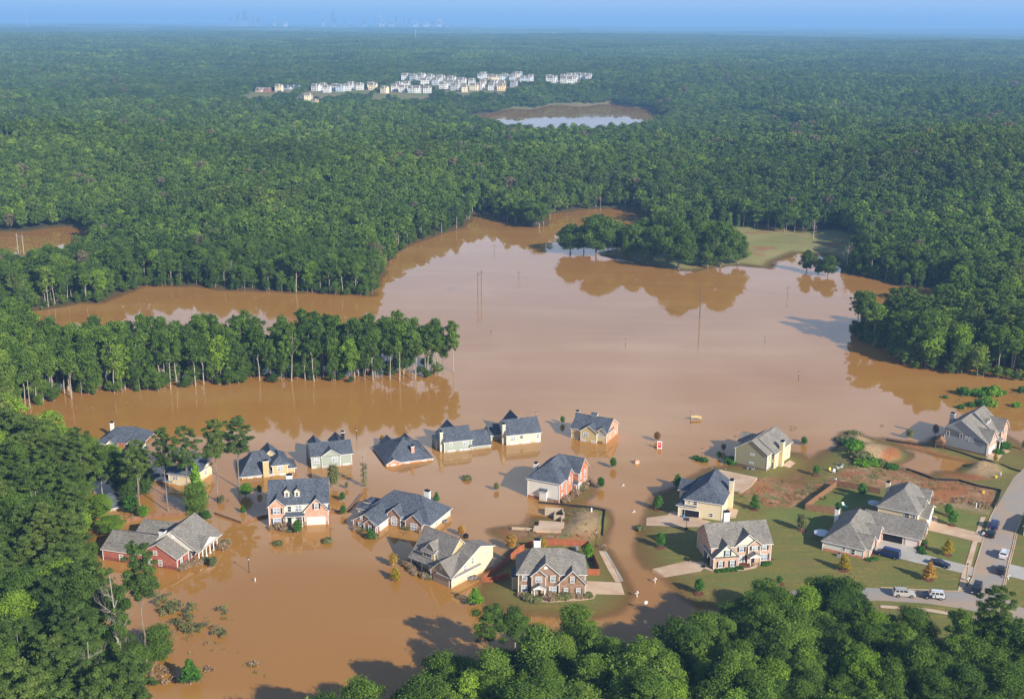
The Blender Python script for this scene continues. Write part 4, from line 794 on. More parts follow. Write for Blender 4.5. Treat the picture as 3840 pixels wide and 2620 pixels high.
sheet('driveway', z4([(280,1000),(455,985),(550,985),(730,1010),(760,1045),(830,1062),(720,1105),(600,1100),(480,1085),(280,1065)]), CO, .07)
sheet('garden_path', z4([(455,990),(480,960),(520,958),(555,975),(550,990)]), CO, .08)
sheet('patio', z4([(918,1006),(985,945),(1063,965),(1035,1040),(935,1032)]), CO, .12)
sheet('patio', z4([(1430,565),(1500,520),(1548,540),(1500,580)]), CO, .06)
sheet('driveway', z6([(1640,560),(1960,555),(1995,662),(1740,670),(1640,672)]), CO, .06)
sheet('garden_path', z6([(1195,690),(1240,735),(1320,742),(1620,728),(1720,712),(1740,668),(1700,670),(1660,695),(1330,712),(1270,706),(1265,690)]), CO, .08)
sheet('sidewalk', z3([(1462,1285),(1500,1282),(1575,1400),(1650,1545),(1605,1548),(1540,1440)]), CO, .05)
sheet('gutter', z3([(1504,1282),(1525,1282),(1600,1400),(1672,1530),(1655,1540),(1580,1400)]), M['silt'] if False else CG, .02)
sheet('driveway', zp((3000,1500), 1.982, [(1378,442),(1440,388),(1500,368),(1565,385),(1500,420),(1470,462)]), CO, .10)
sheet('driveway', ZR([(1830,950),(2200,1040),(2200,1220),(1800,1120)]), CG, .06)
def thing_slab(pts, top, label, name='concrete_slab', m=None):
    P = P2W(pts) if True else pts; P = [at(px, py, top) for px, py in pts]; cx = sum(p[0] for p in P)/len(P); cy = sum(p[1] for p in P)/len(P)
    mb = MB(); mb.prism([(x-cx, y-cy) for x, y in P][::-1], -1.5, top, m or CO, 'z'); tag(mb.build(name, None, (cx, cy, 0)), label, 'slab')
thing_slab(z4([(905,588),(1222,655),(1175,722),(1150,745),(1073,795),(820,722),(800,640)]), 1.15, 'bare concrete house pad behind the cream house with open garage')
thing_slab(zA([(800,325),(1240,355),(1232,450),(1190,452),(1178,525),(695,485),(715,415),(785,415)]), .95, 'pink concrete pad beside the mound on the empty lot')
def wallpath(name, pts, top, t, m, label, cat):
    P = [at(px, py, top) for px, py in pts]; cx, cy = P[0]; mb = MB()
    for i in range(len(P)-1):
        a = Vector((P[i][0]-cx, P[i][1]-cy)); b = Vector((P[i+1][0]-cx, P[i+1][1]-cy)); d = (b-a).normalized(); n_ = Vector((-d.y, d.x))*t/2; a2 = a-d*t/2; b2 = b+d*(t/2-.004*(i+1)); e = .003*i
        mb.hexa([(a2.x-n_.x, a2.y-n_.y, -1), (b2.x-n_.x, b2.y-n_.y, -1), (b2.x+n_.x, b2.y+n_.y, -1), (a2.x+n_.x, a2.y+n_.y, -1), (a2.x-n_.x, a2.y-n_.y, top+e), (b2.x-n_.x, b2.y-n_.y, top+e), (b2.x+n_.x, b2.y+n_.y, top+e), (a2.x+n_.x, a2.y+n_.y, top+e)], m)
    return tag(mb.build(name, None, (cx, cy, 0)), label, cat)
FW = mat('block_wall', (.50, .40, .28), .9, noise=(2, (.36, .28, .19), .7, 3))
wallpath('foundation_wall', zA([(912,100),(1212,114),(1214,182),(1232,182),(1226,240),(1066,232),(1082,164),(908,154),(912,100)]), 1.35, .3, FW, 'unfinished block foundation walls rising from the flood', 'foundation')
wallpath('foundation_wall', zA([(1190,258),(1186,345)]), 1.2, .25, FW, 'short stub of block wall above the pink concrete pad', 'foundation')
wallpath('low_wall', zA([(330,442),(500,450),(700,462)]), .75, .25, FW, 'low straight block wall left of the pink concrete pad', 'wall')
# ------------------------------------------------------------------ fences
def zs(P):
    P = np.array(P); return height(P[:, 0], P[:, 1])
def fence(pts, h, m, label, name='wooden_fence', step=2.4, top=0, zmin=-.4, pn='panel', th=.06, rails=True):
    P = [Vector(at(*p)) for p in pts]; root = empty(name, (P[0].x, P[0].y, 0), 0, label, 'fence')
    for i in range(len(P)-1):
        L = (P[i+1]-P[i]).length; n_ = max(1, round(L/step)); 
        for k in range(n_):
            a = P[i].lerp(P[i+1], k/n_); b = P[i].lerp(P[i+1], (k+1)/n_); d = (b-a); l_ = d.length; ang = math.atan2(d.y, d.x)
            za, zb_ = [max(zmin, float(v)) for v in zs([a, b])]
            mb = MB(); mb.hexa([(.05, -th/2, za-.6), (l_-.05, -th/2, zb_-.6), (l_-.05, th/2, zb_-.6), (.05, th/2, za-.6), (.05, -th/2, za+h), (l_-.05, -th/2, zb_+h), (l_-.05, th/2, zb_+h), (.05, th/2, za+h)], m)
            if rails:
                for rz_ in (.35, h-.35): mb.hexa([(.05, -.11, za+rz_), (l_-.05, -.11, zb_+rz_), (l_-.05, -th/2, zb_+rz_), (.05, -th/2, za+rz_), (.05, -.11, za+rz_+.09), (l_-.05, -.11, zb_+rz_+.09), (l_-.05, -th/2, zb_+rz_+.09), (.05, -th/2, za+rz_+.09)], m)
            mb.build(pn, root, (a.x-P[0].x, a.y-P[0].y, 0), ang)
            mb = MB(); mb.box(-.06, .06, -.06, .06, za-.8, za+h+.05, m); mb.build('post', root, (a.x-P[0].x, a.y-P[0].y, 0), ang)
    return root
WD, WR = M['wood'], M['wood_red']
fence(z1([(315,1082),(372,1050),(430,1030),(520,1007),(700,992),(820,985),(945,972)]), 1.0, WD, 'curved weathered fence behind the red brick house', zmin=0)
fence(z1([(1145,968),(1370,1048),(1480,1015),(1605,985)]), .75, WD, 'low fence corner between the red and peach brick houses', zmin=-.1)
fence(z2([(528,955),(690,948),(750,880),(812,800)]), .7, WD, 'sagging fence right of the peach brick house', zmin=-.1)
fence(zA([(590,795),(1000,795),(1650,800)]), 1.7, WR, 'red stained back fence behind the brown brick house')
fence(zA([(1650,800),(1745,1030),(1850,1285)]), 1.7, WR, 'red stained side fence right of the brown brick house yard')
fence([(2193,2162),(2249,2160)], 1.6, WR, 'short bright red fence panel beside the brown brick house')
fence(zA([(535,850),(430,910),(300,1020)]), 1.7, WR, 'red fence corner behind the brown brick house, near orange tree')
fence(z3([(705,1358),(600,1440),(470,1542),(560,1545),(700,1510)]), 1.3, WR, 'red fence dipping into the water beside the cream house', zmin=-.1)
fence(zB([(112,1425),(500,1115),(862,835)]), 1.7, WD, 'long tan fence along the left of the fenced back yard')
fence(zB([(862,835),(1400,945),(1900,1050)]), 1.7, WD, 'brown rear fence of the fenced back yard')
fence(zB([(112,1425),(500,1480),(880,1530)]), 1.7, WD, 'brown front fence of the fenced back yard')
SI = M['silt']
fence(zA([(790,25),(1060,50),(1340,78),(1700,130),(1950,168),(1925,380),(1908,602)]), .55, SI, 'black silt fence around the lot with the mound', 'silt_fence', 3, zmin=-.05, th=.09, rails=False)
fence(zp((3000,1500), 1.982, [(790,515),(880,545),(1000,598),(1180,612),(1320,662),(1490,702),(1470,770),(1435,832)]), .6, SI, 'black silt fence winding across the red soil lot', 'silt_fence', 3, th=.09, rails=False)
fence(zp((3000,1500), 1.982, [(640,297),(850,335),(1060,362),(1200,400),(1380,462),(1500,505),(1640,545)]), .5, SI, 'black silt fence beside the tall grey house', 'silt_fence', 3, zmin=-.05, th=.09, rails=False)
# ------------------------------------------------------------------ street furniture
def gz(x, y): return max(0.0, hz(x, y))
def put(px, py, z=None):
    x, y = at(px, py, z if z is not None else 0); zz = gz(x, y)
    if z is None and zz > .2: x, y = at(px, py, zz); zz = gz(x, y)
    return (x, y, zz)
glass_l = mat('lamp_glass', (.75, .75, .7), .3)
def lamp(px, py, h, label, grp='black street lamps'):
    x, y, z = put(px, py); r = empty('street_lamp', (x, y, z), 0, label, 'street lamp', grp)
    mb = MB(); mb.tube([(0, 0, -1.5), (0, 0, 0), (0, 0, .35), (0, 0, h-.6)], [.10, .10, .075, .05], M['blackmetal'], 8); mb.build('pole', r)
    mb = MB(); mb.tube([(0, 0, h-.62), (0, 0, h-.2)], [.12, .22], glass_l, 8); lf = mb.build('lantern', r)
    mb = MB(); mb.tube([(0, 0, h-.22), (0, 0, h-.02), (0, 0, h+.12)], [.28, .16, .03], M['blackmetal'], 8); mb.build('lantern_cap', lf)
LAMPS = [((1,1437,1463),3.9,'black street lamp in open brown water right of the red brick house'), ((2,765,330),3.4,'street lamp behind the grey-green house with the small front gable'), ((3,928,158),2.3,'street lamp just behind the pale green house roof'),
         ((3,1437,1250),4.6,'street lamp at the fence corner of the brown brick house'), ((4,750,520),4.1,'street lamp among bushes left of the olive and yellow house'), ((4,655,195),3.9,'street lamp beside the little tan roof above water')]
for (n_, x_, y_p), hh_, lb in LAMPS: lamp(*Z(n_, x_, y_p), hh_, lb)
for (px, py), hh_, lb in (((1841,1248),2.5,'distant lamp post in open water right of the tree strip'), ((2346,1300),2.9,'distant lamp post in the middle of the open flood'), ((2868,1285),2.6,'distant lamp post in the open flood toward the dark grove'), ((2994,1426),3.3,'lamp post in open water nearest the tall grey house'), ((3622,2065+110),4.3,'street lamp at the sidewalk by the road junction')): lamp(px, py, hh_, lb)
wp = mat('pole_wood', (.16, .12, .09), .95); wpp = mat('pole_grey', (.42, .40, .37), .9)
def pole(px, py, h, label, cross=1, m=None, r_=.2):
    x, y, z = put(px, py); r = empty('utility_pole', (x, y, z), .3, label, 'utility pole', 'utility poles standing in the flood'); m = m or wp
    mb = MB(); mb.tube([(0, 0, -2), (0, 0, h)], [r_, r_*.6], m, 7); mb.build('pole', r)
    for i in range(cross): mb = MB(); mb.box(-1.2, 1.2, -.09, .09, h-.7-i*.9, h-.5-i*.9, m); mb.build('crossarm', r)
    return (x, y, z+h)
T1 = pole(2624, 1192, 15, 'tall dark utility pole in the flood below the island trees', 0, r_=.28)
for px, py, hh_, lb in ((1854,945,4.2,'small utility pole in the water nearest the far forest edge'), (1946,1050,4.6,'small utility pole in the water right of the twin poles'), (2953,1113,5.2,'small utility pole left of the reflections of two round trees'), (2387,1069,3.6,'short post in the reflection of the island trees')): pole(px, py, hh_, lb, 1, r_=.14)
def hframe(pa, pb, h, label, m):
    a = put(*pa); b = put(*pb); r = empty('power_line_pylon', (a[0], a[1], 0), 0, label, 'power pole'); dx, dy = b[0]-a[0], b[1]-a[1]
    for q in ((0, 0), (dx, dy)): mb = MB(); mb.tube([(*q, -2), (*q, h)], [.2, .14], m, 7); mb.build('pole', r)
    L = math.hypot(dx, dy); mb = MB(); mb.box(-1.6, L+1.6, -.1, .1, h-1.4, h-1.15, m); mb.build('crossarm', r, (0, 0, 0), math.atan2(dy, dx)); return (a[0]+dx/2, a[1]+dy/2, h)
T2 = hframe(zp((1700,700), 1.086, [(100,452)])[0], zp((1700,700), 1.086, [(114,444)])[0], 12.6, 'twin-pole power line frame in the open flood', wp)
T3 = hframe((69,948), (90,952), 11, 'pale twin-pole frame in the pond at the far left', wpp)
def wire(a, b, off, sag, name_lb):
    root = empty('power_line', a, 0, name_lb, 'power line')
    for o_ in off:
        pts = []
        for i in range(13):
            t = i/12; pts.append(((b[0]-a[0])*t+o_*.3, (b[1]-a[1])*t+o_, (b[2]-a[2])*t-sag*4*t*(1-t)-.3))
        mb = MB(); mb.tube(pts, .006, M['blackmetal'], 4); mb.build('wire', root)
wire(T1, T2, (-1, 0, 1), 2.2, 'thin wires from the tall pole to the twin-pole frame')
wire(T2, T3, (-1, 0, 1), 4, 'thin wires from the twin-pole frame to the far left pond')
wire(T1, (245, 470, 16), (-1, 0, 1), 3.5, 'thin wires from the tall pole toward the dark grove')
def mailbox(px, py, h, label, tall=True):
    x, y, z = put(px, py); r = empty('mailbox', (x, y, z), .4, label, 'mailbox', 'white mailboxes of the houses')
    mb = MB(); mb.box(-.07, .07, -.07, .07, -1, h, M['white_plain']); mb.box(-.5, .3, -.04, .04, h-.55, h-.45, M['white_plain']); mb.build('post', r)
    mb = MB(); mb.prism([(-.14, 0), (.14, 0), (.14, .16), (.09, .26), (-.09, .26), (-.14, .16)], -.28, .28, M['white_plain'], 'y'); mb.build('box', r, (.15, 0, h-.42))
z8 = lambda p: zp((2200,2050), 1.417, [p])[0]
for (px, py), hh_, lb in ((z8((363,190)),1.35,'white mailbox in water off the tan brick house driveway'), (z8((267,265)),1.5,'white mailbox in water off the brown brick house driveway'), (Z(4,82,728),.6,'white mailbox nearly submerged left of the open garage house'), (Z(4,174,952),.6,'low white mailbox in water near the cream house driveway'), (ZR([(1455,490)])[0],1.2,'white mailbox on the verge beside the two parked dark cars'), (ZR([(1815,1100)])[0],1.3,'white mailbox on the right side of the road'), (ZR([(1245,1130)])[0],1.2,'mailbox on the verge above the road junction')): mailbox(px, py, hh_, lb)
# round sign on a thin post
x, y, z = put(*z8((314,345))); r = empty('street_sign', (x, y, 0), 0, 'white shield-shaped sign on a thin post in the water', 'sign')
mb = MB(); mb.tube([(0, 0, -1), (0, 0, 2.5)], .035, M['metal'], 6); mb.build('post', r); mb = MB(); mb.prism([(-.35, 2.0), (0, 1.85), (.35, 2.0), (.38, 2.5), (.2, 2.75), (-.2, 2.75), (-.38, 2.5)], -.03, .03, M['white_plain'], 'y'); mb.build('sign_plate', r); mb = MB(); mb.tube([(0, -.08, .35), (0, .08, .35)], .16, M['metal'], 8); mb.build('reflector', r)
# red and white estate sign
x, y, z = put(*Z(4,392,412)); r = empty('site_sign', (x, y, 0), -.05, 'red board in a white frame on two posts in the flood', 'sign')
red = mat('sign_red', (.55, .015, .03), .5)
mb = MB(); [mb.box(q-.09, q+.09, -.09, .09, -1, 2.45, M['white_plain']) for q in (-.62, .62)]; mb.box(-.53, .53, -.06, .06, 2.1, 2.4, M['white_plain']); mb.box(-.53, .53, -.06, .06, .1, .35, M['white_plain']); mb.build('frame', r)
mb = MB(); mb.box(-.53, .53, -.04, .04, .352, 2.098, red); mb.box(-.3, .3, -.05, -.041, 1.25, 1.4, M['white_plain']); mb.box(-.22, .22, -.05, -.041, 1.55, 1.63, M['white_plain']); mb.build('sign_board', r)
# brick mailbox
x, y, z = put(*Z(4,198,535)); r = empty('brick_pillar_mailbox', (x, y, 0), .35, 'salmon brick mailbox pillar poking out of open water', 'mailbox')
mb = MB(); mb.prism([(-.75, -1), (.75, -1), (.75, .7), (.45, 1.05), (-.45, 1.05), (-.75, .7)], -.45, .45, M['brick_salmon'], 'y'); mb.build('pillar', r); mb = MB(); mb.box(-.25, .25, -.5, -.452, .1, .45, M['white_plain']); mb.build('box', r)
# flooded picnic shelter roof
x, y, z = put(*Z(4,700,165)); r = empty('shelter', (x, y, 0), .0, 'small tan wooden shelter top beside a lamp post in the flood', 'shelter'); tw = mat('tan_wood', (.58, .42, .20), .8)
mb = MB(); mb.prism([(-1.7, .75), (1.9, .55), (1.75, .95), (0, 1.5), (-1.75, 1.15)], -.15, .25, tw, 'y'); mb.hexa([(-1.8, -.8, .95), (1.9, -.8, .75), (1.8, 0, 1.1), (-1.8, 0, 1.3), (-1.8, -.8, 1.05), (1.9, -.8, .85), (1.8, 0, 1.2), (-1.8, 0, 1.4)], tw); mb.build('roof', r)
for q in (-1.5, -.8, .8, 1.6): mb = MB(); mb.box(q-.09, q+.09, -.1, .1, -1, .74, tw); mb.build('post', r)
# ------------------------------------------------------------------ yard things
def acunit(px, py, label):
    x, y, z = put(px, py); r = empty('air_conditioner', (x, y, z), -.4, label, 'air conditioner', 'air conditioning units beside house walls')
    mb = MB(); mb.box(-.42, .42, -.42, .42, .0, .8, M['metal']); mb.box(-.5, .5, -.5, .5, -1, .0, M['concrete_grey']); [mb.box(-.43, .43, -.43, .43, .12+i*.16, .15+i*.16, M['concrete_grey']) for i in range(4)]; mb.build('case', r); mb = MB(); mb.tube([(0, 0, .79), (0, 0, .83)], .34, M['blackmetal'], 10); mb.build('fan', r)
for p, lb in ((Z(3,1035,853),'left air conditioner at the white sided wall'), (Z(3,1067,856),'right air conditioner at the white sided wall'), (Z(4,1148,585),'left air conditioner at the olive wall'), (Z(4,1185,592),'right air conditioner at the olive wall'), (Z(5,288,1158),'air conditioner at the white wall of the ranch house'), (Z(2,1520,1040),'air conditioner at the flooded cream side wall'), (Z(6,628,528),'air conditioner in water by the cream house side wall'), (Z(6,664,518),'second unit in water by the cream house side wall')): acunit(*p, lb)
def umbrella(px, py, R_, h, c, label):
    x, y, z = put(px, py); r = empty('patio_umbrella', (x, y, z), .2, label, 'patio umbrella')
    mb = MB(); mb.tube([(0, 0, 0), (0, 0, h)], .04, M['metal'], 6); mb.build('pole', r); mb = MB(); k = 8; pts = [(R_*math.cos(2*math.pi*i/k), R_*math.sin(2*math.pi*i/k), h-.55) for i in range(k)]
    for i in range(k): mb.poly([pts[i], pts[(i+1) % k], (0, 0, h)], c); mb.poly([pts[i], pts[(i+1) % k], (pts[(i+1) % k][0], pts[(i+1) % k][1], h-.72), (pts[i][0], pts[i][1], h-.72)], c)
    mb.build('canopy', r)
umbrella(*Z(5,160,1030), 2.1, 2.3, mat('canvas_pale', (.66, .68, .74), .8), 'pale round patio umbrella behind the ranch house')
umbrella(*Z(5,552,815), 1.9, 2.6, mat('canvas_blue', (.45, .50, .52), .8), 'grey-blue canopy in the shade between two houses')
def lawnseat(px, py, c, ang, label, tip=0):
    x, y, z = put(px, py); r = empty('lawn_chair', (x, y, z), ang, label, 'lawn chair')
    mb = MB(); mb.box(-.35, .35, -.35, .35, .35, .42, c); mb.build('seat', r); mb = MB(); mb.hexa([(-.35, .3, .4), (.35, .3, .4), (.35, .38, .4), (-.35, .38, .4), (-.35, .5, 1.1), (.35, .5, 1.1), (.35, .57, 1.1), (-.35, .57, 1.1)], c); mb.build('backrest', r)
    for a, b in ((-1, -1), (1, -1), (1, 1), (-1, 1)): mb = MB(); mb.box(a*.3-.03, a*.3+.03, b*.3-.03, b*.3+.03, 0, .35, c); mb.build('leg', r)
cw = M['white_plain']; cyl = mat('chair_yellow', (.75, .55, .12), .5); cb = mat('chair_black', (.02, .02, .03), .5)
for px, py, c_, a_, lb in ((730,430,cyl,.4,'yellow and white lawn chair leftmost of the cluster on the bank'), (805,455,cw,-.5,'white lawn chair in the middle of the cluster on the bank'), (865,430,cb,.9,'black lawn chair beside the white one on the bank'), (895,362,cw,2,'cream lawn chair farther up the grassy bank'), (975,345,cw,-1,'white lawn chair at the top of the cluster'), (985,295,cb,.3,'black lawn chair farthest up the grassy bank'), (1040,1260,cw,.5,'white garden table chair in the fenced back yard'), (1100,1290,mat('chair_teal', (.25, .5, .5), .6),1.2,'teal chair beside the white one in the fenced yard')): lawnseat(*zB([(px, py)])[0], c_, a_, lb)
def hoop(px, py, ang, label):
    x, y, z = put(px, py); r = empty('basketball_hoop', (x, y, z), ang, label, 'basketball hoop'); mb = MB(); mb.tube([(0, 0, 0), (0, 0, 2.6), (0, -.7, 3.1)], .06, M['blackmetal'], 6); mb.build('pole', r)
    mb = MB(); mb.box(-.8, .8, -.78, -.72, 2.7, 3.6, M['metal']); mb.build('backboard', r); mb = MB(); mb.tube([(.22*math.cos(t*.785), -1.0+.22*math.sin(t*.785), 2.95) for t in range(9)], .02, mat('hoop_orange', (.7, .2, .03), .5), 4); mb.build('rim', r); mb = MB(); mb.box(-.4, .4, -.3, .5, 0, .3, M['blackmetal']); mb.build('base', r)
hoop(*Z(4,620,1095), -.4, 'basketball hoop on the driveway of the cream house'); hoop(*Z(4,770,1415), 1.2, 'basketball hoop in the shade beside the tan brick house')
def grill(px, py, label, c=None):
    x, y, z = put(px, py); r = empty('covered_grill', (x, y, z), .6, label, 'grill'); mb = MB(); mb.prism([(-.6, 0), (.6, 0), (.62, .85), (.35, 1.15), (-.35, 1.15), (-.62, .85)], -.3, .3, c or M['metal'], 'y'); mb.build('cover', r); mb = MB(); mb.box(-.5, .5, -.25, .25, -.4, 0, M['blackmetal']); mb.build('frame', r)
grill(*zA([(1440,850)])[0], 'grey covered grill on the lawn behind the brown brick house'); grill(*z6([(585,155)])[0], 'black grill floating behind the cream house roof', M['blackmetal'])
# white plastic pipes and drums on lots
for p, h_, r_, c_, nm, lb in ((zA([(1708,190)])[0],1.0,.22,cw,'utility_stub','white pipe stub on the lot behind the mound'), (zp((3000,1500),1.982,[(1492,552)])[0],1.0,.12,cw,'utility_stub','white marker post right of the sand pile'), (zp((3000,1500),1.982,[(1308,800)])[0],1.5,.13,cw,'utility_stub','white marker post by the rubble near the road'), (Z(4,545,648),1.2,.13,cw,'utility_stub','white post in water behind the dark roofed cream house'), (zp((0,1900),2.203,[(2108,612)])[0],.8,.12,cw,'utility_stub','small white post in open water below the street lamp'), (z6([(208,1100)])[0],.9,.12,cw,'utility_stub','small white post in water near the bottom woods'),
                     (zp((3000,1500),1.982,[(1455,575)])[0],.6,.4,mat('yellow_drum',(.8,.55,.02),.4),'yellow_drum','yellow drum beside the sand pile'), (zp((3000,1500),1.982,[(1360,690)])[0],.6,.4,mat('yellow_drum2',(.8,.5,.02),.4),'yellow_drum','yellow drum on the red soil lot near the road')):
    x, y, z = put(*p); mb = MB(); mb.tube([(0, 0, -.5), (0, 0, h_*.9), (0, 0, h_)], [r_, r_, r_*.7], c_, 8); tag(mb.build(nm, None, (x, y, z)), lb, 'post' if 'stub' in nm else 'drum')
# playhouse beside the grey house
x, y, z = put(*zp((3450,1500), 4.531, [(340,800)])[0]); r = empty('playhouse', (x, y, 0), -.6, 'dark wooden play tower left of the tall grey house', 'play tower')
for a, b in ((-1, -1), (1, -1), (1, 1), (-1, 1)): mb = MB(); mb.box(a*1.1-.08, a*1.1+.08, b*1.1-.08, b*1.1+.08, -1, 2.4, WD); mb.build('post', r)
mb = MB(); mb.box(-1.2, 1.2, -1.2, 1.2, 1.5, 1.65, WD); [mb.box(-1.2, 1.2, q-.04, q+.04, 1.65, 2.4, WD) for q in (-1.15, 1.15)]; mb.build('deck', r); mb = MB(); mb.prism([(-1.4, 2.4), (1.4, 2.4), (0, 3.8)], -1.4, 1.4, WD, 'y'); mb.build('roof', r)
# ------------------------------------------------------------------ person on the bank
def person():
    x, y, z = put(*zB([(830,700)])[0]); r = Vector((x, y, z))
    me = bpy.data.meshes.new('person'); J = [(0, 0, .95), (0, .02, 1.2), (0, .03, 1.42), (0, .0, 1.55), (0, -.02, 1.68), (.1, 0, .88), (.13, -.06, .48), (.15, .02, .07), (.16, -.14, .03), (-.1, 0, .88), (-.13, .05, .48), (-.15, .10, .07), (-.16, -.06, .03), (.2, .03, 1.38), (.29, .05, 1.1), (.25, -.12, .88), (.24, -.2, .82), (-.2, .03, 1.38), (-.29, .05, 1.1), (-.25, -.12, .88), (-.24, -.2, .82)]
    Ed = [(0, 1), (1, 2), (2, 3), (3, 4), (0, 5), (5, 6), (6, 7), (7, 8), (0, 9), (9, 10), (10, 11), (11, 12), (2, 13), (13, 14), (14, 15), (15, 16), (2, 17), (17, 18), (18, 19), (19, 20)]
    Rd = [.16, .15, .17, .07, .115, .10, .065, .05, .04, .10, .065, .05, .04, .075, .055, .045, .03, .075, .055, .045, .03]
    me.from_pydata(J, Ed, []); o = link('person', me, None, r, -.8); o.modifiers.new('skin', 'SKIN')
    for v, q in zip(me.skin_vertices[0].data, Rd): v.radius = (q, q*.85)
    me.skin_vertices[0].data[0].use_root = True; sb = o.modifiers.new('sub', 'SUBSURF'); sb.levels = sb.render_levels = 1
    me.materials.append(mat('jeans', (.05, .06, .09), .9)); tag(o, 'person in a white shirt and dark trousers standing by the fence corner', 'person')
    mb = MB(); mb.prism([(-.24, .98), (.24, .98), (.3, 1.25), (.27, 1.48), (-.27, 1.48), (-.3, 1.25)], -.19, .19, M['white_plain'], 'y'); [mb.tube([(q*.22, .03, 1.42), (q*.31, .05, 1.12)], [.10, .08], M['white_plain'], 6) for q in (-1, 1)]; mb.build('shirt', o)
    mb = MB(); mb.ball((0, -.01, 1.74), .13, mat('hair_dark', (.03, .02, .015), .8), 10, 6); mb.build('hair', o)
person()
# ------------------------------------------------------------------ vehicles
def vehicle(px, py, kind, paint, ang, label, two=None):
    x, y, z = put(px, py); L, Wd, Hh = {'suv': (4.9, 1.95, 1.85), 'sedan': (4.8, 1.85, 1.42), 'van': (5.6, 2.05, 2.15)}[kind]; r = empty({'suv': 'parked_suv', 'sedan': 'parked_car', 'van': 'parked_van'}[kind], (x, y, z+.04), ang, label, 'car' if kind != 'van' else 'van', 'vehicles parked by the houses')
    h = L/2; w = Wd/2; m = paint; gl = M['darkglass']
    prof = {'suv': [(-h, .45), (-h, 1.0), (-h+.12, 1.12), (h-1.35, 1.15), (h-.15, .98), (h, .8), (h, .42), (h-.1, .32), (-h+.1, .32)], 'sedan': [(-h, .4), (-h, .82), (-h+.15, .95), (-h+1.0, .98), (h-1.4, .95), (h-.2, .76), (h, .62), (h, .36), (h-.1, .28), (-h+.1, .28)], 'van': [(-h, .5), (-h, 1.15), (-h+.05, 1.2), (h-.95, 1.22), (h-.1, .98), (h, .85), (h, .45), (h-.1, .34), (-h+.1, .34)]}[kind]
    mb = MB(); n_ = len(prof)
    # body with slightly tucked sides
    ring = [[(a, q*(w if b > .5 else w*.95), b) for a, b in prof] for q in (-1, 1)]
    mb.poly(ring[0], m); mb.poly(ring[1][::-1], m)
    for i in range(n_): j = (i+1) % n_; mb.poly([ring[0][j], ring[0][i], ring[1][i], ring[1][j]], m)
    for q in (-1, 1):
        for wx_ in (-h+1.0, h-.95): mb.tube([(wx_, q*(w-.10), .36), (wx_, q*(w+.012), .36)], .43, M['blackmetal'], 14)
    bd = mb.build('body', r)
    c = {'suv': [(-h+.12, -h+.42, h-1.95, h-1.35), 1.13, Hh], 'sedan': [(-h+.75, -h+1.45, h-2.2, h-1.45), .95, Hh], 'van': [(-h+.05, -h+.18, h-1.55, h-.95), 1.2, Hh]}[kind]; (b0, t0, t1, b1), zl, zh = c; ws_, wt = w*.97, w*.80 if kind != 'van' else w*.88
    mb = MB(); B_ = [(b0, -ws_, zl), (b1, -ws_, zl), (b1, ws_, zl), (b0, ws_, zl)]; T_ = [(t0, -wt, zh), (t1, -wt, zh), (t1, wt, zh), (t0, wt, zh)]; mb.hexa(B_+T_, two or m); mb.box(t0+.3, t1-.3, -wt+.05, wt-.05, zh, zh+.03, two or m)
    if kind == 'suv': [mb.tube([(t0+.2, q*(wt-.12), zh+.07), (t1-.1, q*(wt-.12), zh+.07)], .025, M['blackmetal'], 4) for q in (-1, 1)]
    mb.build('cabin', r)
    def lerp(a, b, t): return tuple(a[i]+(b[i]-a[i])*t for i in range(3))
    def quad(A, B, C_, D, f0, f1, g0, g1, off):
        p = lambda u, v: lerp(lerp(A, B, u), lerp(D, C_, u), v); nrm = (Vector(B)-Vector(A)).cross(Vector(D)-Vector(A)).normalized()*off
        return [tuple(Vector(p(u, v))+nrm) for u, v in ((f0, g0), (f1, g0), (f1, g1), (f0, g1))]
    sides = [(B_[0], B_[1], T_[1], T_[0]), (B_[2], B_[3], T_[3], T_[2])]
    for s_ in sides:
        cuts = {'suv': (.06, .30, .35, .60, .64, .93), 'sedan': (.12, .47, .52, .90), 'van': (.04, .27, .30, .55, .58, .78, .82, .95)}[kind]
        for i in range(0, len(cuts), 2): mb = MB(); mb.poly(quad(*s_, cuts[i], cuts[i+1], .18, .86, .012), gl); mb.build('side_window', r)
    mb = MB(); mb.poly(quad(B_[1], B_[2], T_[2], T_[1], .06, .94, .08, .92, .012), gl); mb.build('windscreen', r); mb = MB(); mb.poly(quad(B_[3], B_[0], T_[0], T_[3], .08, .92, .25, .88, .012), gl); mb.build('rear_window', r)
    for wx_ in (-h+1.0, h-.95):
        for q in (-1, 1):
            mb = MB(); mb.tube([(0, -.11, 0), (0, .11, 0)], .36, M['blackmetal'], 14); wh = mb.build('wheel', r, (wx_, q*(w-.08), .36)); mb = MB(); mb.tube([(0, -.125, 0), (0, .125, 0)], .22, M['metal'], 10); mb.build('rim', wh)
    for q in (-1, 1):
        mb = MB(); mb.box(h-.06, h+.01, q*w*.72-.2, q*w*.72+.2, .62, .78, glass_l); mb.build('headlight', r); mb = MB(); mb.box(-h-.012, -h+.05, q*w*.82-.13, q*w*.82+.13, .72, 1.0 if kind != 'sedan' else .88, red); mb.build('taillight', r)
    mb = MB(); mb.box(-h-.02, -h+.05, -w*.9, w*.9, .42, .56, m); mb.box(h-.05, h+.03, -w*.9, w*.9, .38, .56, m); mb.build('bumper', r)
    return r
def pnt(n_, c): return mat(n_, c, .28, .2, .6)
silver, white_p, navy, black_p, dgrey = pnt('paint_silver', (.52, .49, .45)), pnt('paint_white', (.78, .78, .78)), pnt('paint_navy', (.012, .035, .14)), pnt('paint_black', (.012, .014, .02)), pnt('paint_dark_blue', (.015, .022, .05))
def hd(n_, a, b):
    p = at(*(ZR([a])[0])); q = at(*(ZR([b])[0])); return math.atan2(q[1]-p[1], q[0]-p[0])
rd = hd(0, (1520, 1150), (1800, 330))
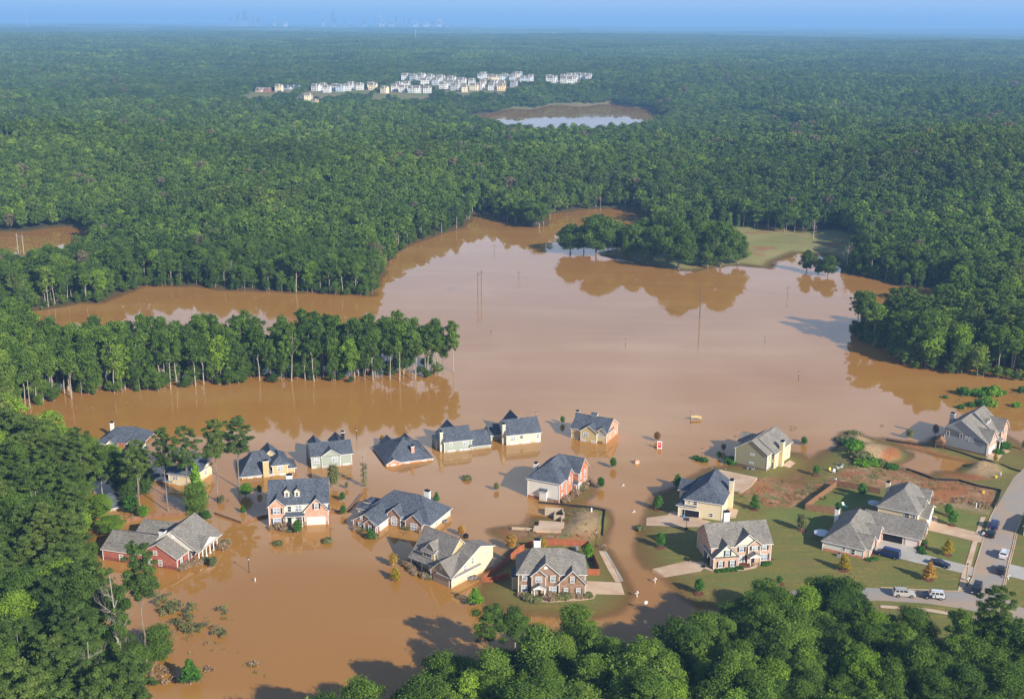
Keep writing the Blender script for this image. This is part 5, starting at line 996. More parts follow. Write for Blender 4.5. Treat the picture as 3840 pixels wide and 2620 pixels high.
vehicle(*ZR([(335,1333)])[0], 'suv', silver, hd(0, (240,1342), (430,1352)), 'silver suv parked at the kerb below the lawn')
v = vehicle(*ZR([(752,1362)])[0], 'suv', dgrey, hd(0, (830,1385), (668,1370)), 'white and dark two-tone suv with a round door emblem at the kerb', white_p)
for q in (-1, 1):
    mb = MB(); mb.tube([(.1, q*.985, .75), (.1, q*1.0, .75)], .26, M['white_plain'], 14); mb.tube([(.1, q*1.0, .75), (.1, q*1.006, .75)], .1, red, 10); mb.build('door_emblem', v)
    mb = MB(); mb.box(-2.3, -.35, q*.978-.006, q*.978+.012, .55, 1.1, mat('wrap_grey', (.6, .58, .6), .4)); mb.build('door_wrap', v)
vehicle(*zp((3000,1500), 1.982, [(655,1160)])[0], 'van', navy, hd(0, (180,805), (0,760)), 'dark blue van parked before the ranch garage')
vehicle(*ZR([(845,905)])[0], 'sedan', dgrey, hd(0, (750,885), (915,935)), 'dark sedan on the ranch driveway behind a yellow tree')
vehicle(*ZR([(1368,1270)])[0], 'suv', black_p, rd+math.pi, 'black suv at the corner of the road junction')
vehicle(*ZR([(1712,995)])[0], 'sedan', black_p, rd, 'dark sedan on the road beside the right kerb')
vehicle(*ZR([(1752,775)])[0], 'suv', white_p, rd, 'white suv driving up the muddy road')
vehicle(*ZR([(1572,480)])[0], 'sedan', black_p, rd, 'dark car with red tail lights, lower of the two at the left kerb')
vehicle(*ZR([(1618,360)])[0], 'suv', navy, rd, 'dark blue suv, upper of the two at the left kerb')
# ------------------------------------------------------------------ trees
M['leaf'] = leafmat('leaves_broad', [(0, (.050, .092, .022)), (.25, (.076, .134, .026)), (.48, (.110, .182, .031)), (.72, (.160, .245, .038)), (.92, (.24, .31, .050)), (1, (.34, .27, .10))])
M['leaf_pine'] = leafmat('needles', [(0, (.055, .100, .028)), (.5, (.105, .165, .036)), (1, (.19, .22, .05))])
M['leaf_bright'] = leafmat('leaves_bright', [(0, (.10, .24, .02)), (1, (.24, .40, .035))])
M['leaf_yellow'] = leafmat('leaves_yellow', [(0, (.28, .24, .02)), (1, (.50, .33, .03))])
M['leaf_orange'] = leafmat('leaves_orange', [(0, (.50, .25, .05)), (1, (.42, .33, .06))])
M['leaf_red'] = leafmat('leaves_red', [(0, (.26, .07, .05)), (1, (.22, .20, .05))])
M['leaf_green'] = leafmat('leaves_green', [(0, (.05, .14, .024)), (1, (.11, .24, .035))])
M['leaf_olive'] = leafmat('leaves_muddy', [(0, (.15, .17, .06)), (1, (.27, .26, .11))])
M['leaf_dead'] = leafmat('twigs_muddy', [(0, (.28, .19, .11)), (1, (.42, .31, .20))])

M['leaf_light'] = leafmat('leaves_light', [(0, (.13, .24, .026)), (1, (.27, .38, .045))])
M['leaf_drab'] = leafmat('leaves_drab', [(0, (.12, .12, .06)), (.6, (.20, .18, .10)), (1, (.24, .16, .10))])
def leaf_cloud(rng, lobes, n, size, up=.35):
    """n leaf sprays scattered over the lobes (centre, radii, tint); returns vertices, quads, tints"""
    w = np.array([l_[1][0]*l_[1][1]+l_[1][0]*l_[1][2] for l_ in lobes]); w = w/w.sum()
    li = rng.choice(len(lobes), n, p=w)
    C = np.array([l_[0] for l_ in lobes])[li]; R = np.array([l_[1] for l_ in lobes])[li]; T = np.array([l_[2] for l_ in lobes])[li]
    d = rng.normal(size=(n, 3)); d[:, 2] += .25; d /= np.linalg.norm(d, axis=1)[:, None]
    rad = np.clip(1.05-np.abs(rng.normal(0, .30, n))+rng.normal(0, .12, n), .25, 1.6); stray = rng.random(n) < .10; rad[stray] = 1.1+.55*rng.random(stray.sum())
    P = C+d*R*rad[:, None]
    nrm = d*.75+rng.normal(size=(n, 3))*.55; nrm[:, 2] += up; nrm /= np.linalg.norm(nrm, axis=1)[:, None]
    a = np.cross(nrm, rng.normal(size=(n, 3))); a /= np.linalg.norm(a, axis=1)[:, None]; b_ = np.cross(nrm, a)
    s = size*(.5+1.0*rng.random(n))[:, None]; e = (.55+.4*rng.random(n))[:, None]
    V = np.stack([P-a*s, P-b_*s*e+nrm*s*.18, P+a*s, P+b_*s*e-nrm*s*.18], 1).reshape(-1, 3)
    Q = np.arange(n*4).reshape(n, 4)
    tt = np.clip(T+rng.normal(0, .16, n), 0, 1)
    return V, Q, np.repeat(tt, 4)
def crown_mesh(name, rng, lobes, n, size, m_, up=.35):
    V, Q, T = leaf_cloud(rng, lobes, n, size, up)
    me = new_mesh(name, V, Q, [m_]); vattr(me, 'tint', T); return me
def broad_lobes(rng, H=19, R=4.3, z0=6.5, k=26, rl=1.75, ragged=.25):
    L = []; zc = (z0+H)/2; rz = (H-z0)/2
    for i in range(k):
        u = rng.random(); th = i*2.39996+rng.random()*.8; cz = -0.75+1.75*((i+.5)/k); q = math.sqrt(max(0.05, 1-min(1, abs(cz))**2))
        rr = R*(.80+ragged*(rng.random()-.5)*2)*q*(1.0 if i % 4 else .45); r = rl*(.5+1.05*rng.random()**1.6)
        L.append(((rr*math.cos(th), rr*math.sin(th), zc+cz*(rz-r*.6)), (r*1.15, r*1.15, r*.85), rng.random()))
    return L
def pine_lobes(rng, H=24, R=3.6, z0=13, k=20, rl=1.35):
    L = []
    for i in range(k):
        t = (i+.5)/k; th = i*2.4+rng.random(); z = z0+(H-z0)*t
        prof = math.sqrt(max(.06, 1-(1.55*t-.62)**2))
        rr = R*prof*(.25+.75*rng.random()); r = rl*(.7+.6*rng.random())*(1-.35*t)
        L.append(((rr*math.cos(th), rr*math.sin(th), z), (r*1.25, r*1.25, r*.62), rng.random()))
    return L
def vine_lobes(rng, H=15, R=1.5, k=16):
    return [((R*.5*math.cos(i*2.4)*rng.random(), R*.5*math.sin(i*2.4)*rng.random(), .8+(H-1.6)*(i+.5)/k), (R*(.65+.5*rng.random()), R*(.65+.5*rng.random()), 1.1), rng.random()) for i in range(k)]
def limb(mb, rng, p, d, L, r, m_, depth, n=6):
    pts = [Vector(p)]; rad = [r]; d = Vector(d).normalized(); k = 4
    for i in range(k):
        d = (d+Vector(rng.normal(0, .13, 3).tolist())+Vector((0, 0, .05))).normalized(); pts.append(pts[-1]+d*L/k); rad.append(r*(1-.78*(i+1)/k))
    mb.tube(pts, rad, m_, n, cap=False)
    if depth > 0:
        for i in range(1, k+1):
            for _ in range(2 if depth > 1 else 1):
                a = Vector(rng.normal(0, 1, 3).tolist()); a = (a-a.dot(d)*d).normalized(); dd = (d*.8+a*.75+Vector((0, 0, .15))).normalized()
                limb(mb, rng, pts[i], dd, L*(.55 if i < k else .45), rad[i]*.62, m_, depth-1, max(3, n-1))
def trunk_mesh(name, rng, H, r, m_, limbs=5, zl=.4, spread=4, lean=.03, depth=0, seg=6):
    mb = MB(); top = H*.86; pts = []; rad = []; k = 7; lx, ly = rng.normal(0, lean, 2)*H
    for i in range(k+1):
        t = i/k; pts.append((lx*t+rng.normal(0, .09)*H*.06*(i > 0), ly*t+rng.normal(0, .09)*H*.06*(i > 0), -1.5*(i == 0)+top*t)); rad.append(r*(1.25 if i == 0 else 1-.8*t))
    mb.tube(pts, rad, m_, seg, cap=False)
    for i in range(limbs):
        t = zl+(.85-zl)*(i+rng.random()*.6)/limbs; j = int(t*k); f = t*k-j
        p = Vector(pts[j]).lerp(Vector(pts[min(k, j+1)]), f); th = i*2.4+rng.random()
        limb(mb, rng, p, (math.cos(th), math.sin(th), .55+.7*rng.random()), spread*(.7+.5*rng.random()), r*(1-.8*t)*.62, m_, depth, 5)
    return mb.mesh(name)
def proto(kind, seed, lod):
    "returns (crown mesh or None, trunk mesh) of a tree about 20 m tall"
    rng = np.random.default_rng(seed)
    n, sz = {0: (27000, .155), 1: (7000, .285), 2: (1300, .57)}[lod]
    if kind in ('broad', 'light', 'drab'):
        H = 17+4*rng.random(); R = 3.4+1.5*rng.random(); z0 = 2.6+2.6*rng.random()
        L = broad_lobes(rng, H, R, z0, 46+int(14*rng.random()), 1.2, .5)
        return crown_mesh('crown_broad', rng, L, n, sz, M[{'broad': 'leaf', 'light': 'leaf_light', 'drab': 'leaf_drab'}[kind]]), (trunk_mesh('trunk_broad', rng, H, .27, M['bark'], 6, .3, 4.2, depth=1 if lod == 0 else 0) if lod < 2 else None)
    if kind == 'oak':        # old spreading tree, leafy down to the ground
        H = 21+2*rng.random(); L = broad_lobes(rng, H, 7.6, 1.2, 100, 1.7, .35)
        return crown_mesh('crown_oak', rng, L, 36000 if lod == 0 else 20000, .22 if lod == 0 else .32, M['leaf']), trunk_mesh('trunk_oak', rng, H, .5, M['bark'], 7, .15, 7, depth=1)
    if kind == 'thin':       # open crowned tree with a long bare stem
        H = 19+4*rng.random(); R = 3.1+.9*rng.random(); z0 = 7.5+2*rng.random()
        L = broad_lobes(rng, H, R, z0, 36, 1.05, .55)
        return crown_mesh('crown_thin', rng, L, int(n*.6), sz, M['leaf']), trunk_mesh('trunk_pale', rng, H, .26, M['bark_pale'], 6, .4, 4.0, depth=1 if lod == 0 else 0)
    if kind == 'pine':
        H = 21+4*rng.random()
        L = pine_lobes(rng, H, 4.3+.9*rng.random(), H*.56, 62, .78)
        return crown_mesh('crown_pine', rng, L, int(n*.8), sz*.9, M['leaf_pine'], .5), (trunk_mesh('trunk_pine', rng, H, .24, M['bark'], 7, .5, 2.8, .015) if lod < 2 else None)
    if kind == 'vine':
        H = 13+5*rng.random()
        return crown_mesh('crown_vine', rng, vine_lobes(rng, H, 1.5+.4*rng.random()), int(n*.45), sz, M['leaf']), trunk_mesh('trunk_vine', rng, H, .2, M['bark'], 2, .6, 2)
    if kind == 'bare':
        H = 16+5*rng.random()
        return None, trunk_mesh('trunk_bare', rng, H*1.08, .26, M['bark_pale'], 11, .38, 3.3, .015, depth=2 if lod < 2 else 1)
KINDS = ('broad', 'thin', 'pine', 'vine', 'bare', 'oak', 'light', 'drab'); NV = {'broad': 8, 'thin': 3, 'pine': 3, 'vine': 2, 'bare': 3, 'oak': 3, 'light': 3, 'drab': 2}
PR = {}
for k in KINDS:
    for v in range(NV[k]):
        for lod in (0, 1, 2):
            if k in ('vine', 'oak') and lod == 2: continue
            PR[k, v, lod] = proto(k, 100+hash((KINDS.index(k), v)) % 97+v, lod)
# ---- where trees stand: base outlines in pixels of the photograph
STRIP = [(-700,1500),(39,1560),(155,1520),(333,1480),(434,1472),(604,1464),(775,1448),(930,1434),(1046,1436),(1162,1428),(1270,1432),(1418,1436),(1518,1430),(1596,1418),(1704,1398),(1720,1380),(1640,1375),(1400,1374),(1150,1368),(900,1370),(650,1378),(450,1388),(330,1392),(190,1385),(110,1345),(40,1290),(-700,1240)]
BR = [(900,3150),(1250,2870),(1480,2790),(1700,2690),(1860,2600),(1960,2640),(2160,2600),(2330,2680),(2440,2660),(2560,2500),(2700,2450),(2850,2400),(3000,2375),(3150,2385),(3260,2440),(3330,2530),(3400,2600),(3480,2680),(3600,2900),(3650,3200)]
LB = [(-900,1600),(20,1590),(60,1700),(180,1800),(300,1850),(330,1950),(340,2080),(300,2250),(340,2400),(400,2520),(520,2680),(560,2900),(480,3200),(-900,3200)]
NF = NL[:-3]+[(5200,1400),(9000,450),(-6000,450),(-900,1160)]
RL = [(3170,1240),(3290,1308),(3435,1392),(3560,1402),(3700,1415),(3900,1428),(4600,1460),(4700,1180),(3700,1180),(3600,1190),(3500,1215),(3400,1232),(3280,1238)]
BRW, LBW, NFW, RLW, STW = [P2W(p) for p in (BR, LB, NF, RL, STRIP)]
FIELDW = P2W([(2240,960),(2300,930),(2461,915),(2500,870),(2620,868),(2800,868),(2989,872),(3136,868),(3200,895),(3225,960),(3164,1012),(3000,1010),(2800,1020),(2500,1030)])
def hexgrid(x0, x1, y0, y1, s, rng, jit=.42):
    nx_ = int((x1-x0)/s)+1; ny_ = int((y1-y0)/(s*.87))+1
    X, Y = np.meshgrid(np.arange(nx_), np.arange(ny_)); X = X+.5*(Y % 2)
    X = x0+X*s+(rng.random(X.shape)-.5)*2*jit*s; Y = y0+Y*s*.87+(rng.random(X.shape)-.5)*2*jit*s
    return X.ravel(), Y.ravel()
trees = []      # (x, y, region)
def fill(poly, s, reg, mask=None):
    P = np.array(poly); X, Y = hexgrid(P[:, 0].min(), P[:, 0].max(), P[:, 1].min(), P[:, 1].max(), s, RNG)
    k = inside(poly, X, Y) & (np.abs(X) < .47*Y+30)
    if mask is not None: k &= mask(X, Y)
    for x, y in zip(X[k], Y[k]): trees.append((x, y, reg))
fill(BRW, 5.4, 'bottom'); fill(LBW, 5.6, 'left'); fill(STW, 4.3, 'strip'); fill(RLW, 5.8, 'lobe')
def nmask(X, Y):
    k = (Y < 1000) & ~inside(FIELDW, X, Y) & ~inside(LPOND, X, Y) & ~inside(RLW, X, Y)
    return k
fill(NFW, 5.6, 'north', nmask)
# single trees read off the photograph: pixel of the foot, kind, height in metres, variant, width factor
SINGLE = [
 (631,1915,'pine',24.5,0,.8),(704,1917,'pine',24.3,1,1.0),(818,1880,'pine',23.5,2,.95),(896,1829,'pine',21.5,0,1.25),(525,1941,'pine',22,1,.95),
 (551,2488,'pine',26.8,2,1.05),(152,2630,'pine',18,0,1.25),(300,2640,'pine',17.6,1,1.1),(463,2613,'bare',25,0,1.0),(470,2600,'thin',22,0,.7),(522,2622,'thin',13,1,.8),
 (2236,957,'oak',23,0,1.3),(2140,950,'oak',17.5,1,1.2),(2190,945,'oak',15,2,.9),(2310,955,'oak',19,1,1.1),(2375,968,'oak',18,2,.9),(2330,955,'broad',14,5,1.5),(2455,978,'oak',19,0,.9),(2545,1010,'oak',26,1,1.0),(2500,950,'oak',23,2,.9),(2600,990,'oak',24,0,.9),(2700,1000,'oak',24,2,.95),(2765,992,'oak',18,1,.85),(2650,950,'oak',18,2,.9),(2420,940,'broad',17,7,1.7),(2430,994,'oak',13,2,.75),(2655,1006,'oak',15,0,.8),(2350,975,'oak',11,1,.7),
 (3025,1018,'oak',12,1,.85),(3068,1030,'oak',8.5,2,.8),(3105,1036,'oak',11,0,1.05),(3050,905,'bare',12,0,.9),(2940,875,'broad',16,2,1.5),(2840,860,'broad',16,5,1.6),
 (2022,857,'broad',15,3,1.5),(1940,838,'broad',15,1,1.5),(1985,845,'broad',16,5,1.5),(1890,825,'broad',16,6,1.4),(2060,820,'pine',18,1,1.2),
 (3560,2620,'thin',17,0,.8),(3700,2560,'pine',20,1,1.1),(3760,2760,'broad',13,2,1.0),(3860,2640,'broad',14,3,1.0),(3820,2900,'broad',13,4,1),(3600,2790,'thin',14,2,.9),(3400,2480,'broad',10,3,.85),(3300,2530,'broad',12,1,.9),(3480,2620,'broad',11,0,.8),
 (1840,2500,'thin',13,0,.8),(1930,2490,'thin',13.5,1,.8),(2160,2490,'broad',12.5,2,.9),(2300,2600,'thin',11,2,.8),
 (430,2530,'broad',6,3,.8),(599,2467,'vine',8.5,0,.9),(390,1900,'thin',17,0,.8),(440,1870,'thin',16,1,.8),(350,1850,'broad',12,2,.7),(300,1800,'broad',10,3,.7),(270,1790,'broad',11,1,.9),(480,1900,'vine',9,1,.8),
 (250,1760,'light',14,1,.9),(330,1800,'broad',13,2,.8),(200,1730,'light',15,3,.9),(430,1830,'light',14,2,.6),(470,1860,'broad',10,5,.8),(300,1860,'broad',15,6,.8),(380,1965,'light',9,7,.8),(290,1930,'broad',13,4,.9),(420,2010,'light',6,1,.8),(3720,2600,'broad',15,5,1.1),(3690,2570,'thin',14,1,1.0),(3780,2610,'broad',14,2,1.0),(3640,2640,'broad',14,6,.9),(3800,2560,'broad',12,7,.9),
 (736,1918,'vine',9.5,0,1.0),(540,1850,'vine',15,1,1.0),(520,1870,'thin',14,2,.7),
]
def T_add(x, y, kind, v, sc, wid, reg, lod=None): TREES.append((x, y, kind, v, sc, wid, reg))
TREES = []
TX = np.array([t[0] for t in trees]); TY = np.array([t[1] for t in trees]); SDE = np.full(len(trees), 99.0)
for rg, pw in (('strip', STW), ('north', NFW), ('lobe', RLW)):
    q_ = np.array([t[2] == rg for t in trees]); SDE[q_] = sdist(pw, TX[q_], TY[q_])
PN = smooth_noise(TX, TY, 70, 31, 2); HN = smooth_noise(TX, TY, 120, 37, 2)
for ti, (x, y, reg) in enumerate(trees):
    r = random.random(); px, py = proj(x, y, 0)
    edge = {'strip': SDE[ti] < 9, 'north': SDE[ti] < 10, 'lobe': SDE[ti] < 9, 'left': False, 'bottom': False}[reg]
    if reg == 'bottom': kind = 'broad' if r < .90 else 'thin'
    elif reg == 'left': kind = 'pine' if r < .52 else ('broad' if r < .86 else ('thin' if r < .94 else 'bare'))
    elif edge: kind = 'thin' if r < (.62 if reg == 'strip' else .34) else ('vine' if r < .48 else ('bare' if r < .53 else ('pine' if r < .57 else 'broad')))
    elif reg == 'strip': kind = 'thin' if r < .74 else ('vine' if r < .80 else ('bare' if r < .84 else 'broad'))
    elif PN[ti] > .62: kind = 'pine' if r < .6 else 'broad'
    else: kind = 'broad' if r < .84 else ('thin' if r < .92 else ('pine' if r < .985 else 'bare'))
    if kind == 'broad': q_ = random.random(); kind = 'light' if q_ < {'bottom': .17, 'left': .42, 'strip': .12, 'north': .035, 'lobe': .08}[reg]*(.4+1.2*PN[ti]) else ('drab' if q_ > .975 and reg != 'bottom' else kind)
    base = {'bottom': .74, 'left': .86, 'strip': 1.0, 'lobe': .82, 'north': .73}[reg]
    if reg == 'strip': big_k = .45; base = .98 if px < 1500 else .88
    if reg == 'strip' and random.random() < .04: continue
    big = .74+.42*random.random()+.15*(random.random() < .12)+.22*(HN[ti]-.5)
    sc = base*big; wid = 1.0+.25*random.random()
    if reg == 'strip': sc = base*(.86+.18*random.random()); wid = .82+.22*random.random()
    if kind == 'broad' and edge: sc *= .82; wid *= .8
    if kind == 'vine': sc *= .85
    TREES.append((x, y, kind, random.randrange(NV[kind]), sc, wid, reg))
NOMH = {'light': 19, 'drab': 19, 'oak': 22, 'broad': 19, 'thin': 21, 'pine': 23, 'vine': 15.5, 'bare': 18.5}
for (px, py, kind, hh, v, w_) in SINGLE:
    x, y = at(px, py); TREES.append((x, y, kind, v % NV[kind], hh/NOMH[kind], w_*19/hh if kind in ('broad', 'light') else (w_ if kind == 'oak' else w_*20/hh), 'single'))
FULL = {'light': 'light_green_tree', 'drab': 'browning_tree', 'oak': 'spreading_tree', 'broad': 'broadleaf_tree', 'thin': 'slender_tree', 'pine': 'pine_tree', 'vine': 'vine_covered_tree', 'bare': 'bare_tree'}
LBL = {'light': 'bright yellow green tree', 'drab': 'browning tree', 'oak': 'wide rounded green tree', 'broad': 'bushy green tree', 'thin': 'slender pale stemmed tree', 'pine': 'dark needled pine', 'vine': 'vine wrapped tree', 'bare': 'leafless grey tree'}
PLC = {'bottom': 'the nearest woods', 'left': 'the woods beside the brick house', 'strip': 'the flooded tree strip', 'north': 'the far forest edge', 'lobe': 'the dark grove'}
cnt = {}
VIS = []; REST = []
for t in sorted(TREES, key=lambda t: (t[6] != 'single', math.hypot(t[0], t[1]))):
    k = t[2]; px, py = proj(t[0], t[1], NOMH[k]*t[4]); pb = proj(t[0], t[1], 0)
    seen = -60 < px < 3900 and py < 2620 and pb[1] > 700
    lim = {'light': 60, 'drab': 30, 'oak': 40, 'broad': 285, 'thin': 150, 'pine': 90, 'vine': 50, 'bare': 35}[k]
    if seen and cnt.get(k, 0) < lim: cnt[k] = cnt.get(k, 0)+1; VIS.append(t)
    else: REST.append(t)
used = set()
SL = {(2140,950): 'leftmost big tree of the island row, rounded and dark', (2190,945): 'shorter rounded tree second from the left on the island', (2236,957): 'spreading tree with open branches third from the left on the island', (2310,955): 'rounded tree over the water gap at the island middle left', (2375,968): 'dark rounded tree left of the island grove centre', (2455,978): 'rounded tree just left of the tallest island tree', (2500,950): 'tall tree standing behind the tallest island tree', (2600,990): 'big rounded tree just right of the tallest island tree', (2650,950): 'shorter tree at the back of the island grove right side', (2700,1000): 'big rounded tree near the right end of the island grove', (2765,992): 'rightmost rounded tree of the island beside the pasture',
 (631,1915): 'leftmost of the tall pines standing in water before the cream house', (704,1917): 'second tall pine from the left before the cream house', (818,1880): 'tall pine between the cream house and the broad chimney house', (896,1829): 'widest pine crown beside the broad chimney house roof', (525,1941): 'yellowish pine rising beyond the curved wooden fence',
 (551,2488): 'tall pine standing in front of the red brick house wing', (152,2630): 'round crowned pine in the bottom left corner of the woods', (300,2640): 'pine with a bare lower trunk right of the round crowned pine', (463,2613): 'tall dead grey tree standing in water below the red brick house', (470,2600): 'thin green tree right behind the tall dead grey tree', (522,2622): 'forked pale tree at the bottom edge beside the dead tree',
 (3105,1036): 'rounded dark tree leaning over the flood near the pasture', (3025,1018): 'small dark tree left of the rounded one near the pasture', (3050,905): 'leafless grey tree at the back of the pasture', (2545,1008): 'tallest and widest tree on the point of the island', (2236,957): 'low wide tree at the left tip of the island', (599,2467): 'vine wrapped stem standing alone right of the dead grey tree', (3700,2560): 'dark pine over the road junction at the bottom right'}
def single_label(i): return SL.get(SINGLE[i][:2])
REPT = {}
nsingle = 0
VZ = height(np.array([t[0] for t in VIS]), np.array([t[1] for t in VIS]))
for t, vz_ in zip(VIS, VZ):
    x, y, k, v, sc, wid, reg = t; d = math.hypot(x, y); lod = 0 if d < 330 else 1
    cr_, tr_ = PR[k, v, lod]; z = max(0.0, float(vz_))
    o = empty(FULL[k], (x, y, z-.05), random.random()*6.283)
    o.scale = (sc*wid, sc*wid, sc)
    if cr_: link('crown', cr_, o)
    if tr_: link('trunk', tr_, o)
    if reg == 'single':
        i = SINGLE.index(next(s for s in SINGLE if abs(at(s[0], s[1])[0]-x) < 1e-6 and abs(at(s[0], s[1])[1]-y) < 1e-6))
        lb = single_label(i); grp = None
        if lb is None:
            px, py = SINGLE[i][:2]
            if py < 1100: lb = LBL[k]+' on the island by the flooded pasture'; grp = k+' trees of the island by the pasture'
            elif px > 3200: lb = LBL[k]+' near the road junction at the bottom right'; grp = k+' trees near the road junction'
            elif px > 1800: lb = LBL[k]+' standing in flood below the brown brick house'; grp = k+' trees below the brown brick house'
            else: lb = LBL[k]+' among the flooded houses on the left'; grp = k+' trees among the flooded houses'
        tag(o, lb, 'tree', grp)
    else:
        px, py = proj(x, y, 0); q = {'bottom': (2200, 2900), 'left': (60, 250), 'strip': (500, 1100), 'north': (700, 2000), 'lobe': (3400, 3620)}[reg]; zn = 'left part' if px < q[0] else ('middle' if px < q[1] else 'right part')
        sz = 'large ' if sc > {'bottom': .82, 'left': .92, 'strip': 1.05, 'north': .85, 'lobe': .88}[reg] else 'smaller '
        tag(o, sz+LBL[k]+', '+zn+' of '+PLC[reg], 'tree', sz+k+' trees, '+zn+' of '+PLC[reg])
# ---- the woods behind: too many to count, one object of instanced trees
PC = bpy.data.collections.new('tree_kinds'); order = {}
def proto_obj(key):
    if key in order: return order[key]
    k, v, lod = key; cr_, tr_ = PR[key]
    bm = bmesh.new(); mats = []
    tint = []
    for me in (cr_, tr_):
        if me is None: continue
        for m_ in me.materials: mats.append(m_)
    if cr_ is None: me = tr_.copy()
    elif tr_ is None: me = cr_.copy()
    else:
        V1 = np.empty(len(cr_.vertices)*3, np.float32); cr_.vertices.foreach_get('co', V1); V1 = V1.reshape(-1, 3)
        T1 = np.empty(len(V1), np.float32); cr_.attributes['tint'].data.foreach_get('value', T1)
        V2 = np.empty(len(tr_.vertices)*3, np.float32); tr_.vertices.foreach_get('co', V2); V2 = V2.reshape(-1, 3)
        Q1 = np.array([p.vertices[:] for p in cr_.polygons]); Q2 = np.array([p.vertices[:] for p in tr_.polygons if len(p.vertices) == 4])+len(V1)
        me = new_mesh('tree_kind', np.vstack([V1, V2]), np.vstack([Q1, Q2]), mats, [0]*len(Q1)+[1]*len(Q2))
        vattr(me, 'tint', np.concatenate([T1, np.zeros(len(V2), np.float32)]))
    bm.free()
    i = len(order); order[key] = i
    o = bpy.data.objects.new('kind_%03d' % i, me); PC.objects.link(o); return i
# a patch of distant canopy, 60 m across
def patch(seed, size, ncr, R, m_leaf):
    rng = np.random.default_rng(seed); L = []
    X, Y = hexgrid(-size/2, size/2, -size/2, size/2, size/math.sqrt(ncr), rng, .45)
    Vs = []; Qs = []; Ts = []; off = 0
    for x, y in zip(X, Y):
        hh = 12+7*rng.random(); r = R*(.75+.6*rng.random()); t0 = rng.random()
        lob = [((x+r*.45*math.cos(a*2.1+x), y+r*.45*math.sin(a*2.1+x), hh+rng.random()*2-a*.7), (r*.62, r*.62, r*.62), np.clip(t0+.2*rng.normal(), 0, 1)) for a in range(4)]
        V, Q, T = leaf_cloud(rng, lob, 60, 1.2, .6); Vs.append(V); Qs.append(Q+off); Ts.append(T); off += len(V)
    me = new_mesh('canopy_patch', np.vstack(Vs), np.vstack(Qs), [m_leaf]); vattr(me, 'tint', np.concatenate(Ts)); return me
def big_patch(seed, size, st):
    "very distant canopy: a thick crinkled sheet of crowns"
    rng = np.random.default_rng(seed); k = int(size/st); a = np.linspace(-size/2, size/2, k+1); X, Y = np.meshgrid(a, a)
    X = X+rng.normal(0, st*.25, X.shape); Y = Y+rng.normal(0, st*.25, X.shape)
    Z = 11+rng.random(X.shape)*11+4*smooth_noise(X, Y, 60, seed)
    Z[0] = Z[-1] = 2; Z[:, 0] = Z[:, -1] = 2
    idx_ = np.arange((k+1)**2).reshape(k+1, k+1); q = np.stack([idx_[:-1, :-1], idx_[:-1, 1:], idx_[1:, 1:], idx_[1:, :-1]], -1).reshape(-1, 4)
    me = new_mesh('canopy_sheet', np.stack([X, Y, Z], -1).reshape(-1, 3), q, [M['leaf']]); vattr(me, 'tint', np.clip(.2+.7*rng.random(X.shape), 0, 1)); return me
pts = []   # x, y, z, rot, sx, sz, index
RZ = height(np.array([t[0] for t in REST]), np.array([t[1] for t in REST]))
for (x, y, k, v, sc, wid, reg), rz_ in zip(REST, RZ):
    d = math.hypot(x, y); lod = 1 if d < 620 else 2
    if k == 'vine': lod = 1
    if not (abs(x) < .5*y+40): continue
    pts.append((x, y, max(0, float(rz_))-.05, random.random()*6.28, sc*wid, sc, proto_obj((k, v, lod))))
for pw, st, hmax in ((STW, 2.6, 1.0), (NFW, 3.0, 1.0), (RLW, 2.8, 1.0), (LBW, 3.0, .8)):
    P_ = np.array(pw); X, Y = hexgrid(-420, 420, max(170, P_[:, 1].min()), min(700, P_[:, 1].max()), st, RNG); k = (np.abs(X) < .47*Y+20); X, Y = X[k], Y[k]; sdv = sdist(pw, X, Y); k = (sdv > -1.5) & (sdv < (14 if pw is not STW else 60)) & (RNG.random(len(X)) < (.38 if pw is not STW else .30)) & ~inside(FIELDW, X, Y)
    if pw is STW: k &= ~((X > -70) & (RNG.random(len(X)) < .45))
    for x, y, z in zip(X[k], Y[k], height(X[k], Y[k])):
        kk = 'broad' if random.random() < .8 else 'vine'; s_ = (.13+.22*random.random())*hmax; pts.append((x, y, max(0, z)-.4, random.random()*6.28, s_*(1.6 if kk == 'broad' else 1.2), s_*1.15, proto_obj((kk, random.randrange(NV[kk]), 1))))
X, Y = hexgrid(-1500, 1500, 960, 3000, 6.6, RNG)
k = (np.abs(X) < .47*Y+20); X, Y = X[k], Y[k]
k = ~inside(LAKE, X, Y)
def at_ground(px, py):
    z = 20.0
    for _ in range(6): x, y = at(px, py, z); z = hz(x, y)
    return x, y, z
ZE1 = lambda x, y: (900+x/2.905, 220+y/2.905); ZE2 = lambda x, y: (1600+x/3.32, 240+y/3.32)
e1 = [(200,365,'p'),(285,365,'r'),(415,380,'c'),(510,405,'d'),(570,412,'d'),(632,418,'d'),(700,478,'d'),(745,485,'c'),(810,522,'y'),(935,550,'d'),(815,388,'w'),(905,345,'w'),(940,372,'w'),(1035,430,'w'),(1175,430,'w'),(1300,412,'w'),(1440,415,'c'),(1210,332,'w'),(1425,335,'y'),(1085,388,'b'),(1560,382,'c'),(1685,398,'w'),(1772,392,'w'),(1860,388,'w'),(1938,388,'w'),(2035,378,'w'),(1722,332,'w'),(1820,328,'w'),(1800,240,'w'),(1880,245,'g'),(1965,238,'w'),(2012,292,'w'),(2070,250,'w'),(2125,288,'b'),(2180,262,'w'),(2250,292,'w'),(2205,332,'w'),(2300,312,'g')]
